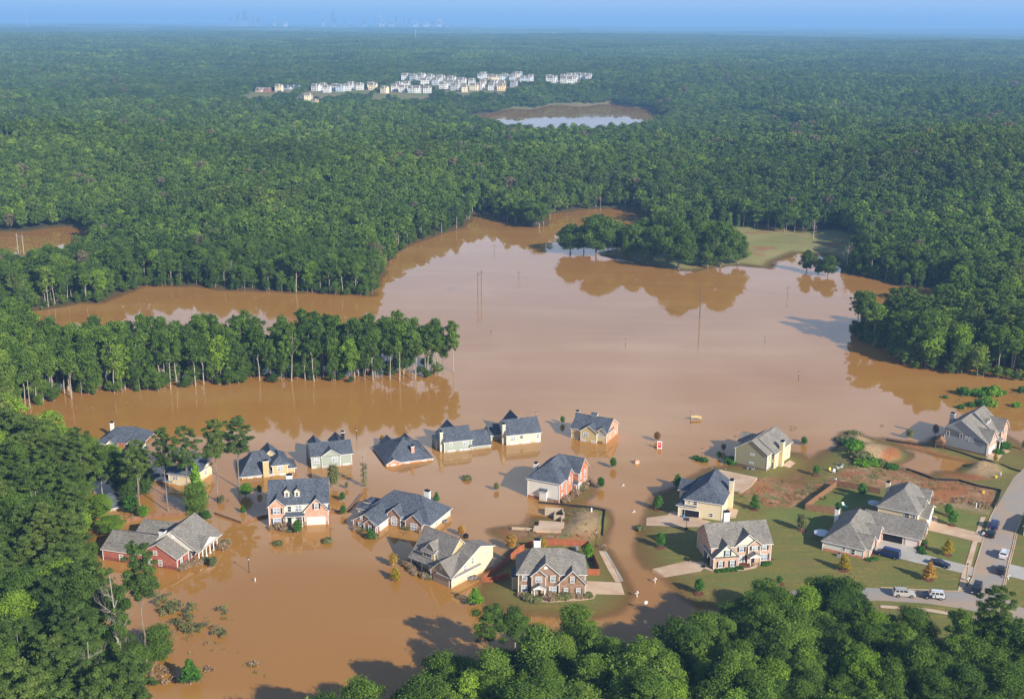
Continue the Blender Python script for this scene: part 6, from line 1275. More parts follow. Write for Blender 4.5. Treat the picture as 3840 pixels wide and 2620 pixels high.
e2 = [(160,228,'w'),(240,288,'b'),(212,312,'w'),(300,240,'w'),(380,302,'w'),(340,330,'g'),(430,260,'w'),(475,352,'c'),(560,272,'w'),(582,332,'c'),(652,322,'w'),(705,285,'c'),(812,330,'w'),(825,292,'w'),(945,302,'c'),(925,335,'y'),(1075,290,'g'),(670,200,'b'),(705,178,'w'),(770,172,'p'),(800,207,'c'),(850,215,'c'),(905,212,'b'),(960,162,'p'),(985,210,'b'),(1060,215,'b'),(1090,190,'c'),(1150,172,'b'),(1150,215,'p'),(1200,225,'b'),(1250,225,'b'),(1300,212,'w'),(1520,212,'w'),(1550,238,'w'),(1600,228,'b'),(1700,205,'w'),(1712,242,'w'),(1780,192,'w'),(1792,255,'w'),(1820,225,'w'),(1832,190,'w'),(1890,190,'b'),(1950,192,'w'),(2010,198,'w')]
FHP = [at_ground(*ZE1(q[0], q[1]))[:2] for q in e1]+[at_ground(*ZE2(q[0], q[1]))[:2] for q in e2]
for hx, hy in FHP: k &= ~((np.abs(X-hx) < 12) & (Y > hy-115) & (Y < hy+16))
k &= ~inside([at(a, b, 18) for a, b in [(1570,235),(1640,235),(1590,180),(1560,180)]], X, Y)
X, Y = X[k], Y[k]; ZG = height(X, Y)
for x, y, z in zip(X, Y, ZG):
    if z < -.2: continue
    d = math.hypot(x, y); sc = .56+.42*random.random()
    wf = 1.2
    fz = min(1, max(0, (430-x)/300))*min(1, max(0, (x+900)/300))*min(1, max(0, (3000-y)/600))
    if 1640 < y < 3000 and fz > .02: sc *= 1-.52*fz; wf = 1.2+1.1*fz
    elif 1250 < y <= 1640 and -90 < x < 340: sc *= .55; wf = 2.0
    r_ = random.random(); kk = 'broad' if r_ < .90 else ('thin' if r_ < .94 else ('pine' if r_ < .985 else 'bare'))
    if kk == 'broad': q_ = random.random(); kk = 'light' if q_ < .03 else ('drab' if q_ > .98 else kk)
    sc *= .8+.45*random.random()
    v = random.randrange(NV[kk])
    pts.append((x, y, max(0, z), random.random()*6.28, sc*wf, sc, proto_obj((kk, v, 2))))
PATCH = []
for s_ in range(5):
    i = len(order); order['patch', s_] = i; o = bpy.data.objects.new('kind_%03d' % i, patch(300+s_, 64, 46, 5.2, M['leaf'])); PC.objects.link(o); PATCH.append(i)
X, Y = hexgrid(-4500, 4500, 3000, 8200, 62, RNG, .1); k = (np.abs(X) < .47*Y+60); X, Y = X[k], Y[k]; ZG = height(X, Y)
for x, y, z in zip(X, Y, ZG): pts.append((x, y, z-1, random.choice((0, 1.5708, 3.1416, 4.7124)), 1.05, .9+.3*random.random(), random.choice(PATCH)))
BP = []
for s_ in range(3):
    i = len(order); order['sheet', s_] = i; o = bpy.data.objects.new('kind_%03d' % i, big_patch(400+s_, 420, 13)); PC.objects.link(o); BP.append(i)
X, Y = hexgrid(-22000, 22000, 8300, 42000, 400, RNG, .05); k = (np.abs(X) < .47*Y+300); X, Y = X[k], Y[k]; ZG = height(X, Y)
for x, y, z in zip(X, Y, ZG): pts.append((x, y, z-3, random.choice((0, 1.5708, 3.1416, 4.7124)), 1.15, 1.2, random.choice(BP)))
def forest(name, pts, label):
    A = np.array(pts, float); me = bpy.data.meshes.new(name); me.vertices.add(len(A)); me.vertices.foreach_set('co', A[:, :3].astype(np.float32).ravel())
    vattr(me, 'turn', A[:, 3]); vattr(me, 'wide', A[:, 4]); vattr(me, 'tall', A[:, 5])
    a = me.attributes.new('kindno', 'INT', 'POINT'); a.data.foreach_set('value', A[:, 6].astype(np.int32))
    o = link(name, me); tag(o, label, kind='stuff')
    ng = bpy.data.node_groups.new(name, 'GeometryNodeTree'); ng.interface.new_socket('Geometry', in_out='INPUT', socket_type='NodeSocketGeometry'); ng.interface.new_socket('Geometry', in_out='OUTPUT', socket_type='NodeSocketGeometry')
    n = ng.nodes; l = ng.links; gi = n.new('NodeGroupInput'); go = n.new('NodeGroupOutput'); mp2 = n.new('GeometryNodeMeshToPoints'); ip = n.new('GeometryNodeInstanceOnPoints')
    ci = n.new('GeometryNodeCollectionInfo'); ci.inputs['Collection'].default_value = PC; ci.inputs['Separate Children'].default_value = True; ci.inputs['Reset Children'].default_value = True
    def na(nm, ty='FLOAT'):
        q = n.new('GeometryNodeInputNamedAttribute'); q.data_type = ty; q.inputs['Name'].default_value = nm; return q.outputs['Attribute']
    c1 = n.new('ShaderNodeCombineXYZ'); l.new(na('turn'), c1.inputs[2]); c2 = n.new('ShaderNodeCombineXYZ'); w_ = na('wide'); l.new(w_, c2.inputs[0]); l.new(w_, c2.inputs[1]); l.new(na('tall'), c2.inputs[2])
    l.new(gi.outputs[0], mp2.inputs[0]); l.new(mp2.outputs[0], ip.inputs['Points']); l.new(ci.outputs[0], ip.inputs['Instance']); ip.inputs['Pick Instance'].default_value = True
    l.new(na('kindno', 'INT'), ip.inputs['Instance Index']); l.new(c1.outputs[0], ip.inputs['Rotation']); l.new(c2.outputs[0], ip.inputs['Scale']); l.new(ip.outputs[0], go.inputs[0])
    md = o.modifiers.new('trees', 'NODES'); md.node_group = ng; return o
nearp = [p for p in pts if p[1] < 1000]; farp = [p for p in pts if p[1] >= 1000]
forest('woodland', nearp, 'dense green woods around the flooded river')
forest('distant_woodland', farp, 'endless hazy forest rolling out to the horizon')
print('TREES', cnt, len(REST), len(pts), len(order))
# ------------------------------------------------------------------ small trees, bushes, drift
M['leaf_straw'] = leafmat('weeds_dry', [(0, (.20, .20, .06)), (1, (.36, .28, .12))])
def sap_mesh(seed, shape, m_, n=1700, low=0):
    rng = np.random.default_rng(seed); L = []
    if shape == 'oval':
        for i in range(16): t = (i+.5)/16; r = .9*math.sin(math.pi*(.12+.8*t)); a = i*2.4; L.append(((r*.6*math.cos(a), r*.6*math.sin(a), 1.0+2.9*t), (.48, .48, .42), rng.random()))
    elif shape == 'cone':
        for i in range(16): t = (i+.5)/16; r = .95*(1-t)**.8+.06; a = i*2.4; L.append(((r*.6*math.cos(a), r*.6*math.sin(a), .8+3.1*t), (.2+.4*(1-t), .2+.4*(1-t), .36), rng.random()))
    elif shape == 'bush':
        for i in range(10): a = i*2.4; r = .75*math.sqrt((i+.5)/10); L.append(((r*math.cos(a), r*math.sin(a), .35+.35*rng.random()*(1.2-r)), (.42, .42, .36), rng.random()))
    return crown_mesh('crown_small', rng, L, n, .12 if shape != 'bush' else .13, m_)
SM = {}
def small(px, py, h, leaf, label, shape='oval', wid=1.0, cat='tree', ring=False, group=None, lift=0):
    x, y, z = put(px, py); k = (shape, leaf)
    v = random.randrange(2)
    if (k, v) not in SM: SM[k, v] = sap_mesh(len(SM)*7+v, shape, M[leaf])
    if shape == 'bush':
        o = link('bush', SM[k, v], None, (x, y, z-.1), random.random()*6.28); s_ = h/.95; o.scale = (s_*wid, s_*wid, s_); return tag(o, label, 'bush', group)
    r = empty('young_tree', (x, y, z), random.random()*6.28, label, cat, group); s_ = h/4.1; wid *= 1.4; r.scale = (s_*wid, s_*wid, s_); link('crown', SM[k, v], r)
    if 'st' not in SM: mb = MB(); mb.tube([(0, 0, -.8), (0, .02, 1.4), (.03, 0, 3.0)], [.06, .05, .02], M['bark_pale'], 6, cap=False); SM['st'] = mb.mesh('stem')
    link('trunk', SM['st'], r)
    if ring:
        mb = MB(); mb.ball((0, 0, 0), 1.25, M['mulch'], 14, 6, .16, .12, 3); o = mb.build('mulch_ring', None, (x, y, z+.02)); tag(o, 'ring of red mulch round the '+label.split(' ', 0)[0][:60], 'mulch ring', 'rings of red mulch under young trees')
        o['label'] = 'red mulch ring under '+' '.join(label.split()[:9])
    return r
G_, B2, YL, OR, RE, OL, DE, GR = 'leaf_green', 'leaf_bright', 'leaf_yellow', 'leaf_orange', 'leaf_red', 'leaf_olive', 'leaf_dead', 'leaf_green'
LST = [(2,570,740,6.6,OL,'tall muddy green tree in front of the grey-green gabled house','oval',.8,0),(2,680,750,1.9,OL,'little muddy tree right of the tall muddy green one','oval',.9,0),(2,645,855,2.5,G_,'small green tree in water right of the peach house roof','oval',1,0),
 (2,650,975,2.7,G_,'dark green tree at the sagging fence corner','oval',1,0),(2,1443,855,2.7,G_,'narrow green tree behind the white chimney','cone',.9,0),(2,985,355,2.2,OR,'orange and yellow treetop beside the drowned salmon house','oval',1.3,0),
 (2,880,1180,3.2,G_,'green cone tree before the brown brick garage wing','cone',1,0),(2,262,1130,3.4,G_,'dark green tree in front of the peach house porch','oval',1.1,0),(2,1075,1410,3.3,OR,'upper of two orange and yellow trees in open water','oval',1,0),
 (2,1095,1525,3.3,YL,'lower of two orange and yellow trees in open water','cone',1.2,0),(2,1655,1150,2.7,OR,'bright orange tree behind the cream house roof','oval',1.1,0),
 (3,1155,198,2.5,G_,'dark small tree left of the half-submerged tan house','oval',1,0),(3,1580,208,2.3,YL,'yellowish small tree behind the salmon side wall','oval',1.1,0),(3,1585,575,3.1,G_,'green tree in open water right of the orange brick house','oval',1,0),
 (3,1480,750,3.3,G_,'round green tree beside the orange brick house garden','oval',1,0),(3,593,765,2.2,OL,'grey-green tree in water left of the long house shadow','oval',1.1,0),(3,82,862,2.8,G_,'green tree beside the cream side wall chimney','cone',.9,0),
 (3,715,1268,3.8,OR,'orange topped tree at the red fence end','oval',1.1,0),(3,985,1290,3.6,YL,'yellow-green tree hidden behind the brown brick house chimney','oval',.8,0),(3,1372,1352,3.9,B2,'bright tree inside the red fenced side yard','oval',1,1),
 (4,372,348,3.0,RE,'red topped tree above the red and white sign','oval',1.1,0),(4,895,497,2.3,G_,'small green tree in shadow left of the olive house','oval',1,0),(4,935,432,2.6,OL,'dark tree in the shadow behind the lamp post','oval',.9,0),
 (4,1620,382,2.5,G_,'small green tree in water right of the yellow house','oval',1.2,0),(4,545,735,4.0,G_,'dark evergreen at the back corner of the dark roofed cream house','cone',1.1,0),(4,380,932,3.9,G_,'tree at the lawn edge left of the open garage house','oval',.95,1),
 (4,1197,928,4.4,G_,'slim green tree on the bare ground behind the patio','cone',.9,1),(4,1600,1105,4.1,OL,'olive tree in the shade left of the ranch house','oval',1,1),(4,400,1248,3.7,G_,'green tree on the lawn corner left of the tan brick house','oval',1,1),
 (4,728,1640,3.6,G_,'green tree below the tan brick house path','oval',1,1),(4,1410,1560,2.0,G_,'tiny tree in the middle of the big lawn','oval',1.1,1),(4,1720,642,3.0,G_,'small tree on the bank left of the lawn chairs','oval',1,1),
 (5,30,318,2.1,G_,'small round tree standing in water left of the dirt mound','oval',1.2,0),(5,460,712,3.7,G_,'dark green tree against the rear yard fence','oval',1.1,0),(5,285,835,2.9,G_,'tree inside the fenced back yard lawn','oval',1,0),(5,185,745,1.3,G_,'little shrub tree by the tan fence inside the yard','oval',1,0),
 (5,1100,860,3.4,G_,'rear of two green trees on the right front lawn','oval',1,1),(5,1128,930,4.1,G_,'front of two green trees on the right front lawn','oval',1,1),(5,1097,1148,4.2,YL,'yellow-green cone tree on the lawn between driveways','cone',1,1),
 (5,325,1262,4.2,YL,'yellow tree on the lawn in front of the ranch house wall','cone',1,1),(5,957,1333,4.6,OR,'orange and yellow tree beside the dark sedan','cone',1,1),(5,1450,462,2.6,YL,'yellow-green sapling on the grey house driveway','oval',.8,0),
 (5,812,285,3.2,OL,'grey-green tree in the shadow of the grey house','oval',1.1,0),(5,1005,258,3.4,DE,'brown dead tree left of the play tower','oval',.9,0),(5,12,965,4.2,OL,'dark tree left of the ranch house lawn shade','oval',1,0),(5,1660,370,3.0,OL,'thin tree at the right edge beyond the grey house','oval',.7,0),
 (6,670,755,4.3,B2,'yellow-green tree at the water edge left of the lawn islet','cone',1.2,0),(7,1575,1465,5.6,G_,'dark green cone tree in drift near the bottom left woods','cone',1.1,0),(7,1765,500,2.8,OL,'grey tree at the white column porch of the brick house','oval',1.1,0),(7,1697,98,2.4,G_,'green treetop behind the red brick house ridge','oval',1.1,0),
 (1,1385,955,2.3,G_,'green tree near the low fence corner','cone',1,0),(1,1410,815,3.6,B2,'bright green bushy tree under the widest pine','oval',1.5,0),(1,1525,792,2.4,G_,'small green tree left of the peach house roof','oval',1,0),(1,1205,872,2.2,OL,'olive tree in drift at the foot of the leaning pine','oval',1.1,0),
 (1,1000,912,13.0,B2,'tall bright yellow-green tree wrapped round a trunk before the cream house','cone',.5,0),(1,540,1000,3.4,B2,'bright bushy tree at the foot of the yellowish pine','oval',1.4,0),(1,440,960,4.6,G_,'dark green bushy tree left of the yellowish pine','oval',1.4,0),(1,390,870,4.0,G_,'green bushy tree beside the drowned slate roof','oval',1.3,0),(1,1090,1010,2.6,G_,'green tree behind the brick house roof peak','cone',1,0)]
for n_, x_, y_p, hh_, lf, lb, shp, wd, rg in LST: small(*Z(n_, x_, y_p), hh_, lf, lb, shp, wd, 'tree', bool(rg))
# bushes in the right hand water
for i, (a, b, s_) in enumerate(((1760,1185,2.6),(1880,1195,2.4),(1915,1205,2.2),(2045,1188,3.0),(1930,1295,2.6),(1985,1255,2.0),(1740,1312,1.4),(2040,1292,1.8),(2310,1160,2.0),(2255,1300,1.7),(1835,1295,1.5),(2140,1180,1.2),(1590,1216,1.0),(1950,1160,1.8))):
    small(*zp((2900,1000), 2.472, [(a, b)])[0], s_, B2 if i % 2 else G_, 'green bush top sticking out of orange water right of the grove', 'bush', .8, 'bush', group='bushes drowned in the orange water at the right')
# shrubs round the houses, browned by the mud
BU = {'brown muddy shrub by the peach house porch': [(2,110,1085,1.3),(2,140,1090,1.5),(2,165,1095,1.2),(2,40,1090,.9),(2,300,1055,1.2),(2,200,1110,1.0)], 'muddy shrub at the brown brick gables in water': [(2,755,1095,1.0),(2,790,1100,1.0),(2,825,1105,1.0),(2,1195,1090,1.1),(2,1305,1115,1.0),(2,860,1160,1.0),(2,905,1165,1.2)],
 'grey-brown shrub below the cream house porch': [(2,1185,1395,1.1),(2,1215,1410,1.2),(2,1240,1450,1.1),(2,1350,1500,1.2),(2,1380,1510,1.0),(2,1265,1475,.9)], 'shrub in the bed before the brown brick house': [(6,1120,690,1.1),(6,1145,700,1.2),(6,1170,705,1.0),(6,1215,715,1.1),(6,1310,685,1.3),(6,1340,695,1.3),(6,1375,690,1.2),(6,1430,690,1.1),(6,1475,685,1.2),(6,1520,675,1.0),(6,1590,680,.9),(6,1670,675,1.0),(6,1075,670,.9)],
 'drift covered shrub right of the orange brick house': [(3,1170,855,1.4),(3,1260,800,1.3),(3,1300,760,1.2),(3,1330,740,1.4),(3,1350,700,1.5),(3,1220,840,1.0),(3,1370,690,1.0)], 'small round shrub before the tan brick house': [(4,885,1452,.6),(4,930,1450,.7),(4,965,1447,.6),(4,1000,1443,.7),(4,1035,1440,.6),(4,1080,1430,.7),(4,1270,1400,.6),(4,1295,1395,.7),(4,1320,1390,.6)],
 'muddy shrub at the brick house porch columns': [(7,1505,515,1.0),(7,1540,495,1.2),(7,1600,475,1.1),(7,1640,470,1.2),(7,1700,450,1.1),(7,1840,340,1.5),(7,1855,310,1.2)], 'bush in the red mulch beside the ranch garage': [(5,905,1065,1.0),(5,900,1110,.9),(5,910,1140,.8),(5,560,1180,.7),(5,515,1190,.7)], 'bush in the drift left of the olive house': [(4,705,500,1.1),(4,765,520,1.2),(4,1000,530,1.8),(4,1020,540,1.5)], 'half drowned bush in open brown water': [(3,340,672,1.2),(2,95,1225,1.0),(2,520,1205,1.1),(4,225,1098,1.2)], 'dark bush before the grey house entrance':[(5,1480,395,1.3),(5,1500,350,1.6),(5,1525,350,1.5)]}
for lb, ps in BU.items():
    for (n_, a, b, s_) in ps:
        lf = {'small': G_, 'bush': G_, 'dark': G_, 'half': OL}.get(lb.split()[0], DE if random.random() < .65 else OL)
        small(*Z(n_, a, b), s_, lf, lb, 'bush', 1.1, 'bush', group=lb.split(' ')[0]+' shrubs '+' '.join(lb.split(' ')[-4:]))
for i_, (a, b, s_) in enumerate(((345,300,1.6),(380,335,1.8),(415,370,1.7),(455,395,2.0),(500,400,1.8),(545,415,1.6),(590,430,1.5),(540,445,1.4),(470,430,1.6),(400,255,1.2),(680,505,1.3))): small(*Z(5, a, b), s_, (OL, G_, B2)[i_ % 3], 'green scrub on the shaded slope of the dirt mound', 'bush', 1.5, 'bush', group='scrub bushes on the dirt mound')
# mulch beds
for nm, pts in (('flower_bed', z6([(1050,672),(1075,690),(1210,725),(1260,705),(1195,680),(1060,655)])), ('flower_bed', z6([(1280,690),(1330,715),(1660,700),(1690,680),(1640,668),(1290,675)])), ('flower_bed', z4([(820,1445),(860,1468),(1150,1460),(1200,1440),(1100,1410),(1050,1425),(850,1440)])), ('flower_bed', z4([(1240,1405),(1340,1375),(1380,1385),(1300,1410),(1240,1418)])), ('flower_bed', zp((3000,1500), 1.982, [(470,1190),(560,1185),(555,1150),(480,1165),(170,1120),(165,1135)])), ('flower_bed', zp((3000,1500), 1.982, [(870,1130),(900,1165),(940,1150),(945,1070),(900,1050),(880,1080)])), ('flower_bed', z3([(1140,868),(1230,860),(1330,790),(1370,730),(1340,680),(1150,840)]))): sheet(nm, pts, M['mulch'], .06)
# snag wrapped in vines in open water
x, y, z = put(*Z(2,830,735)); r = empty('snag', (x, y, 0), 0, 'bare forked snag with leafy lower trunk in open water', 'tree'); mb = MB(); rng = np.random.default_rng(5)
mb.tube([(0, 0, -1), (.1, 0, 4), (0, 0, 8), (-.3, 0, 11)], [.14, .12, .08, .04], M['bark_pale'], 6); [limb(mb, rng, (0, 0, 7.5+i*.6), (math.cos(i*2.4), math.sin(i*2.4), 1.5), 3.5, .06, M['bark_pale'], 1, 5) for i in range(4)]; mb.build('trunk', r)
link('crown', crown_mesh('crown_snag', rng, [((.3*math.cos(i*2), .3*math.sin(i*2), .8+i*.55), (.75, .75, .5), rng.random()) for i in range(12)], 900, .14, M['leaf_olive']), r)
# drift, brush and floating debris: countless bits
def scatter(name, polys, dens, size, m_, label, zr=(0, .3), lobes=True):
    V = []; Q = []; T = []; off = 0; rng = np.random.default_rng(len(name))
    for pl in polys:
        P = np.array(P2W(pl)); A = .5*abs(np.dot(P[:, 0], np.roll(P[:, 1], 1))-np.dot(P[:, 1], np.roll(P[:, 0], 1))); n = int(A*dens)+3
        X = rng.uniform(P[:, 0].min(), P[:, 0].max(), n*4); Y = rng.uniform(P[:, 1].min(), P[:, 1].max(), n*4); k = inside(P.tolist(), X, Y) & (smooth_noise(X, Y, 3.2, 8, 2) > .48)
        X, Y = X[k][:n], Y[k][:n]
        if not len(X): continue
        Z_ = np.maximum(height(X, Y), 0); L = [((x, y, z+zr[0]+rng.random()*(zr[1]-zr[0])), (.5*s, .5*s, .28*s), rng.random()) for x, y, z, s in zip(X, Y, Z_, .6+.9*rng.random(len(X)))]
        v, q, t = leaf_cloud(rng, L, len(L)*(26 if zr[1] > .2 else 9), size, .3); V.append(v); Q.append(q+off); T.append(t); off += len(v)
    me = new_mesh(name, np.vstack(V), np.vstack(Q), [m_]); vattr(me, 'tint', np.concatenate(T)); return tag(link(name, me), label, kind='stuff')
zz7 = lambda p: zp((0,1900), 2.203, p)
scatter('brush', [zz7([(1270,740),(1380,760),(1590,800),(1600,960),(1440,990),(1350,930),(1280,860)]), zz7([(1480,990),(1740,980),(1760,1060),(1600,1070),(1470,1040)]), zz7([(1760,1000),(1910,1040),(1880,1090),(1770,1080)]), zz7([(1770,840),(1870,860),(1860,885),(1790,870)])], 1.0, .17, M['leaf_olive'], 'olive brush poking out of the flood below the brick house', (0, 1.5))
scatter('driftwood_litter', [zz7([(1060,1230),(1260,1250),(1400,1330),(1460,1440),(1400,1490),(1260,1440),(1080,1400)]), zz7([(1500,1400),(1660,1390),(1650,1460),(1530,1480)]), zz7([(1660,1310),(1780,1340),(1770,1370),(1680,1360)]), z1([(230,985),(330,990),(470,985),(460,1010),(300,1015)]), z1([(975,880),(1090,850),(1100,890),(990,925)]), z1([(1180,840),(1300,840),(1320,870),(1190,880)]), zz7([(2040,1300),(2150,1290),(2200,1330),(2060,1350)]), zp((3000,1500), 1.982, [(1120,750),(1300,760),(1400,810),(1420,840),(1160,800)]), z4([(190,1080),(265,1085),(260,1105),(190,1100)]), zA([(1800,770),(1950,780),(1960,850),(1830,850)])], .9, .16, M['leaf_dead'], 'tan driftwood and flood litter caught round trunks and shrubs', (0, .45))
scatter('floating_leaves', [zz7([(1400,1040),(2050,1120),(2060,1250),(1500,1230)]), zz7([(1850,1310),(2203,1280),(2203,1420),(1900,1400)]), zz7([(1600,780),(2000,880),(1950,940),(1500,900)]), z4([(1400,240),(1640,210),(1640,250),(1420,275)]), z4([(1000,290),(1100,290),(1100,330),(1000,330)]), zp((2900,1000), 2.472, [(1500,1180),(2324,1150),(2324,1330),(1650,1340)]), zp((3000,1500), 1.982, [(580,180),(670,180),(660,205),(590,200)]), zz7([(850,1250),(1100,1250),(1000,1560),(700,1560)])], .12, .16, M['leaf_olive'], 'leaves and twigs floating in streaks on the brown water', (0, .05))
scatter('flood_scum', [[(120,1530),(700,1475),(1200,1440),(1650,1425),(1660,1440),(1200,1456),(700,1495),(130,1560)], [(430,1150),(800,1100),(1350,1125),(1350,1135),(800,1112),(440,1165)], z2([(380,585),(730,550),(740,575),(390,610)]), z2([(20,1100),(530,1060),(560,1100),(40,1150)]), z2([(750,1110),(1400,1120),(1400,1150),(760,1180)]), z3([(150,450),(550,410),(560,430),(160,470)]), z1([(860,1440),(1200,1400),(1230,1440),(880,1480)]), z4([(560,560),(1020,560),(1000,600),(700,610)])], .22, .13, M['leaf_dead'], 'thin scum of twigs and straw drifting along walls and tree lines', (0, .04))
# weeds on the unbuilt plots
scatter('weeds', [SOIL[0], SOIL[1], SOIL[2]], .22, .12, M['leaf_straw'], 'low weeds and dry grass on the unbuilt plots', (-.1, .25))
# ------------------------------------------------------------------ the estate beyond the forest
FH = {}
WC = {'w': mat('far_white', (.66, .65, .62), .7), 'c': mat('far_cream', (.74, .64, .46), .7), 'y': mat('far_yellow', (.78, .60, .33), .7), 'b': mat('far_blue', (.52, .58, .62), .7), 'g': mat('far_grey', (.42, .44, .44), .7), 'p': mat('far_peach', (.68, .50, .40), .7), 'r': mat('far_red', (.34, .15, .11), .8), 'd': mat('far_slate', (.46, .50, .54), .7)}
def far_house(px, py, c, i, sc=1.0):
    x, y, z = at_ground(px, py)
    v = i % 3; key = (c, v)
    if key not in FH:
        tall = c not in 'dpr'; H_ = 8.2 if tall else 3.6; mb = MB(); w_ = (11, 12.5, 10)[v]; d_ = (10, 9, 11)[v]
        mb.poly([(0, 0, -3), (w_, 0, -3), (w_, 0, H_), (0, 0, H_)], WC[c]); mb.poly([(w_, 0, -3), (w_, d_, -3), (w_, d_, H_), (w_, d_/2, H_+3), (w_, 0, H_)], WC[c]); mb.poly([(0, d_, -3), (0, 0, -3), (0, 0, H_), (0, d_/2, H_+3), (0, d_, H_)], WC[c]); mb.poly([(w_, d_, -3), (0, d_, -3), (0, d_, H_), (w_, d_, H_)], WC[c])
        wm_ = mb.mesh('far_walls'); mb = MB(); t = .25
        rm_ = M['roof_grey'] if c not in 'd' else M['roof_dark']
        for a, b in (((-.5, -.5, H_-.3), (-.5, d_/2, H_+3)), ((-.5, d_+.5, H_-.3), (-.5, d_/2, H_+3))):
            mb.hexa([a, (w_+.5, a[1], a[2]), (w_+.5, b[1], b[2]), b, (a[0], a[1], a[2]+t), (w_+.5, a[1], a[2]+t), (w_+.5, b[1], b[2]+t), (b[0], b[1], b[2]+t)], rm_)
        mb.prism([(w_*.2, H_-.2), (w_*.62, H_-.2), (w_*.41, H_+2.2)], -.9, d_/2, rm_, 'y')
        rf = mb.mesh('far_roof'); mb = MB(); mb.box(w_*.7, w_*.7+1.2, -.7, .1, -3, H_+3.4, WC[c]); ch = mb.mesh('far_chimney'); ww = []
        mb = MB(); mb.box(-.55, .55, -.06, .02, -.8, .8, M['darkglass']); win_ = mb.mesh('far_window')
        FH[key] = (wm_, rf, ch, win_, w_, d_, H_)
    wm_, rf, ch, win_, w_, d_, H_ = FH[key]
    ang = -.35+.5*((i*37) % 10)/10; d = math.hypot(x, y); s_ = d/1850*1.0*sc
    nm = {'w': 'white', 'c': 'cream', 'y': 'yellow', 'b': 'pale blue', 'g': 'grey', 'p': 'peach', 'r': 'red-brown', 'd': 'slate roofed'}[c]
    row = 'front row' if py > 345 else ('middle row' if py > 318 else 'back row')
    side = 'left part' if px < 1300 else ('middle part' if px < 1700 else ('right part' if px < 2030 else 'far right'))
    r = empty('far_house', (x-w_*s_/2*math.cos(ang), y-w_*s_/2*math.sin(ang), z), ang, '%s house in the %s, %s of the distant estate' % (nm, row, side), 'house', 'houses of the distant estate'); r.scale = (s_, s_, s_)
    link('wall', wm_, r); link('roof', rf, r); link('chimney', ch, r)
    for a in ((.2, .45, .88) if H_ > 5 else (.3, .8)):
        for zz in ((2, 5.6) if H_ > 5 else (2,)): link('window', win_, r, (w_*a, 0, zz))
for i, (a, b, c) in enumerate(e1): far_house(*ZE1(a, b), c, i)
for i, (a, b, c) in enumerate(e2): far_house(*ZE2(a, b), c, i+40, .85 if b < 230 and a > 600 else 1.0)
# muddy water lying at the foot of the estate
M['mudflat'] = mat('muddy_shallows', (.26, .16, .095), .22, spec=.5, noise=(.02, (.20, .12, .07), .8, 4))
sheet('estate_flood', [at(px, py, 15) for px, py in [(1060,388),(1130,376),(1240,380),(1300,374),(1500,374),(1620,368),(1620,385),(1500,394),(1300,402),(1160,402)]], M['mudflat'], .5, 'structure', 'brown flood water below the distant estate', px=False)
sheet('far_road', [at(px, py, 25) for px, py in [(1580,235),(1606,205),(1592,180),(1566,178),(1576,205),(1568,235)]], M['concrete_grey'], 1.0, 'structure', 'pale road climbing through the distant forest', px=False)
# scattered far buildings
def block(px, py, wpx, hpx, label, c=None, n=1, name='distant_building', cat='building', dist=None):
    if dist: X_ = None; x, y = at(px, 200, 0); k = dist/math.hypot(x, y); x *= k; y *= k; z = CAMH-(CAMH-0)*0
    else: x, y, z = at_ground(px, py)
    if dist:
        lo, hi_ = -400.0, 400.0
        for _ in range(40):
            m_ = (lo+hi_)/2
            if proj(x, y, m_)[1] > py: lo = m_
            else: hi_ = m_
        z = m_
    d = math.hypot(x, y); w_ = wpx*d/F; h_ = hpx*d/F; r = empty(name, (x, y, z), 0, label, cat); c = c or WC['w']; rg = random.Random(int(px*7+py)); dp_ = w_*.8
    if n == 1:
        mb = MB(); mb.box(-w_/2, w_/2, 0, dp_, -60 if dist else -6, h_, c); mb.box(-w_*.3, w_*.3, dp_*.2, dp_*.8, h_, h_*1.06, c); mb.build('wall', r)
        mb = MB(); k = 3
        for i in range(k): mb.box(-w_*.42+i*w_*.29, -w_*.42+i*w_*.29+w_*.2, -w_*.01, 0, h_*.2, h_*.85, M['darkglass'])
        mb.build('window_strips', r)
    else:
        for i in range(n):
            a = -w_/2+w_*i/n; ww = w_/n*(.7+.5*rg.random()); hh_ = h_*(.4+.6*rg.random()); mb = MB(); mb.box(a, a+ww, rg.random()*8, 10+rg.random()*15, -6, hh_, c if i % 2 else WC['b']); mb.build('wing', r)
            mb = MB(); mb.box(a-.5, a+ww+.5, -1, 26, hh_, hh_+.8, M['roof_grey']); mb.build('roof', r)
for px, py, w_, h_, lb, n_ in ((812,130,58,9,'white industrial plant on the far left ridge',6),(1592,182,26,7,'buildings at the top of the distant road',3),(1635,212,38,8,'long low white building right of the distant road',3),(3450,128,110,6,'row of pale buildings on the far right hill',9),(2165,188,20,10,'pale house alone in the forest right of centre',2),(2080,184,14,4,'small pale roof left of the lone forest house',1),(3790,198,34,8,'pale building at the right edge forest',3),(3820,250,30,8,'white houses at the far right edge',2),(3740,248,12,6,'tiny white house near the right edge',1),(2612,475,14,12,'white gable showing in the woods right of the lake',1),(2790,455,40,14,'pale house roofs among the woods right of the lake',3),(2140,488,30,6,'tan roof at the near shore of the far lake',1)):
    block(px, py, w_, h_, lb, None, n_)
blue = mat('tower_glass', (.22, .30, .40), .4); tan_ = mat('tower_stone', (.68, .60, .55), .8)
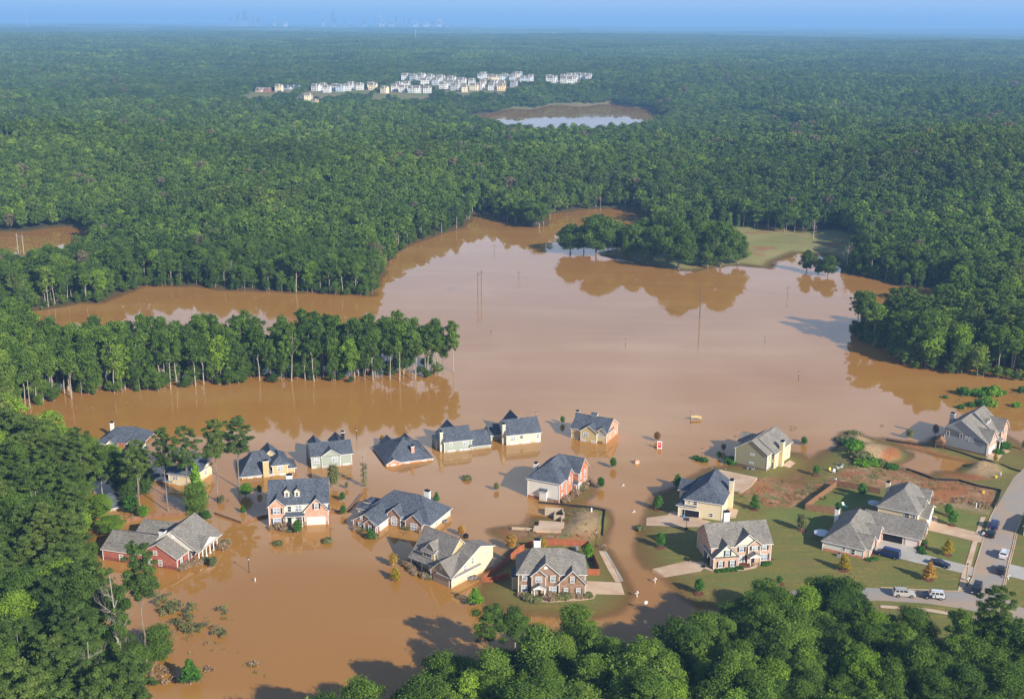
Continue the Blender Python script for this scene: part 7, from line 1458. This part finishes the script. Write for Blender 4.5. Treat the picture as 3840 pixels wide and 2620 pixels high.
for i, (px, w_, h_, c_, py) in enumerate(((872,6,22,0,88),(898,10,32,0,88),(914,5,26,1,88),(924,12,44,0,88),(934,6,30,0,88),(957,8,20,0,90),(975,16,22,0,90),(1035,9,22,1,90),(1075,14,7,2,91),(1216,9,30,1,92),(1252,11,48,0,93),(1262,9,20,0,93),(1300,8,12,0,93),(1412,3,34,0,95),(1429,7,32,2,95),(1440,8,18,2,95),(1470,20,16,1,95),(1487,6,36,0,95),(1518,5,32,0,96),(1537,7,24,0,96),(1560,18,12,2,96),(1600,22,10,2,96),(1626,16,18,0,97),(1648,16,20,2,97),(1370,16,18,0,94),(1680,10,10,1,97))):
    zn_ = 'left cluster' if px < 1100 else ('middle' if px < 1350 else 'right cluster')
    tn_ = ('slender blue', 'pale grey', 'cream stone')[c_]; tn2 = 'tallest ' if h_ > 42 else ('tall ' if h_ > 27 else 'low ')
    block(px, py, w_, h_, tn2+tn_+' tower in the '+zn_+' of the hazy skyline', (blue, WC['g'], tan_)[c_], 1, 'skyscraper', 'skyscraper', 16000)
    [o_ for o_ in col.objects if o_.name.startswith('skyscraper') and not o_.parent][-1]['group'] = 'towers of the hazy skyline'
def mast(px, pt, pb_, label, m_=None, r_=1.2):
    x, y, z = at_ground(px, pb_); d = math.hypot(x, y)
    if d > 18000: k = 9000/d; x *= k; y *= k; d = 9000; z = hz(x, y)
    lo, hi_ = 0., 600.
    for _ in range(40):
        k = (lo+hi_)/2
        if proj(x, y, k)[1] > pt: lo = k
        else: hi_ = k
    mb = MB(); mb.tube([(0, 0, -10), (0, 0, lo-z)], [r_, r_*.5], m_ or M['metal'], 6); r = empty('radio_mast', (x, y, z), 0, label, 'mast'); mb.build('mast', r); mb = MB(); mb.box(-r_*2, r_*2, -r_, r_, (lo-z)*.9, (lo-z)*.93, m_ or M['metal']); mb.build('antenna', r)
mast(102, 22, 84, 'tall reddish smokestack mast on the far left horizon', mat('mast_red', (.45, .30, .28), .7), 1.8); mast(327, 52, 92, 'pale mast on the left horizon', M['metal'], 1.5); mast(688, 88, 112, 'lattice mast left of the skyline', M['metal'], 2); mast(1559, 112, 160, 'tall thin white mast in the centre distance', WC['w'], 1.0); mast(1910, 205, 243, 'cell tower in the forest right of the estate', WC['w'], .7); mast(1222, 112, 138, 'thin mast below the skyline', M['metal'], 1.5); mast(238, 85, 106, 'thin mast on the far left forest', M['metal'], 1.5)
# ------------------------------------------------------------------ hazy air
mb = MB(); hm_ = bpy.data.materials.new('haze_air'); hm_.use_nodes = True; n = hm_.node_tree.nodes; l = hm_.node_tree.links; n.clear()
o_ = n.new('ShaderNodeOutputMaterial'); v_ = n.new('ShaderNodeVolumePrincipled'); v_.inputs['Color'].default_value = (.30, .57, 1.0, 1); v_.inputs['Density'].default_value = 0.000125; v_.inputs['Anisotropy'].default_value = 0.0
l.new(v_.outputs[0], o_.inputs['Volume'])
mb.box(-46000, 46000, -400, 60000, -4, 330, hm_)
o = mb.build('haze'); tag(o, 'thin blue haze in the air over the forest', kind='stuff')
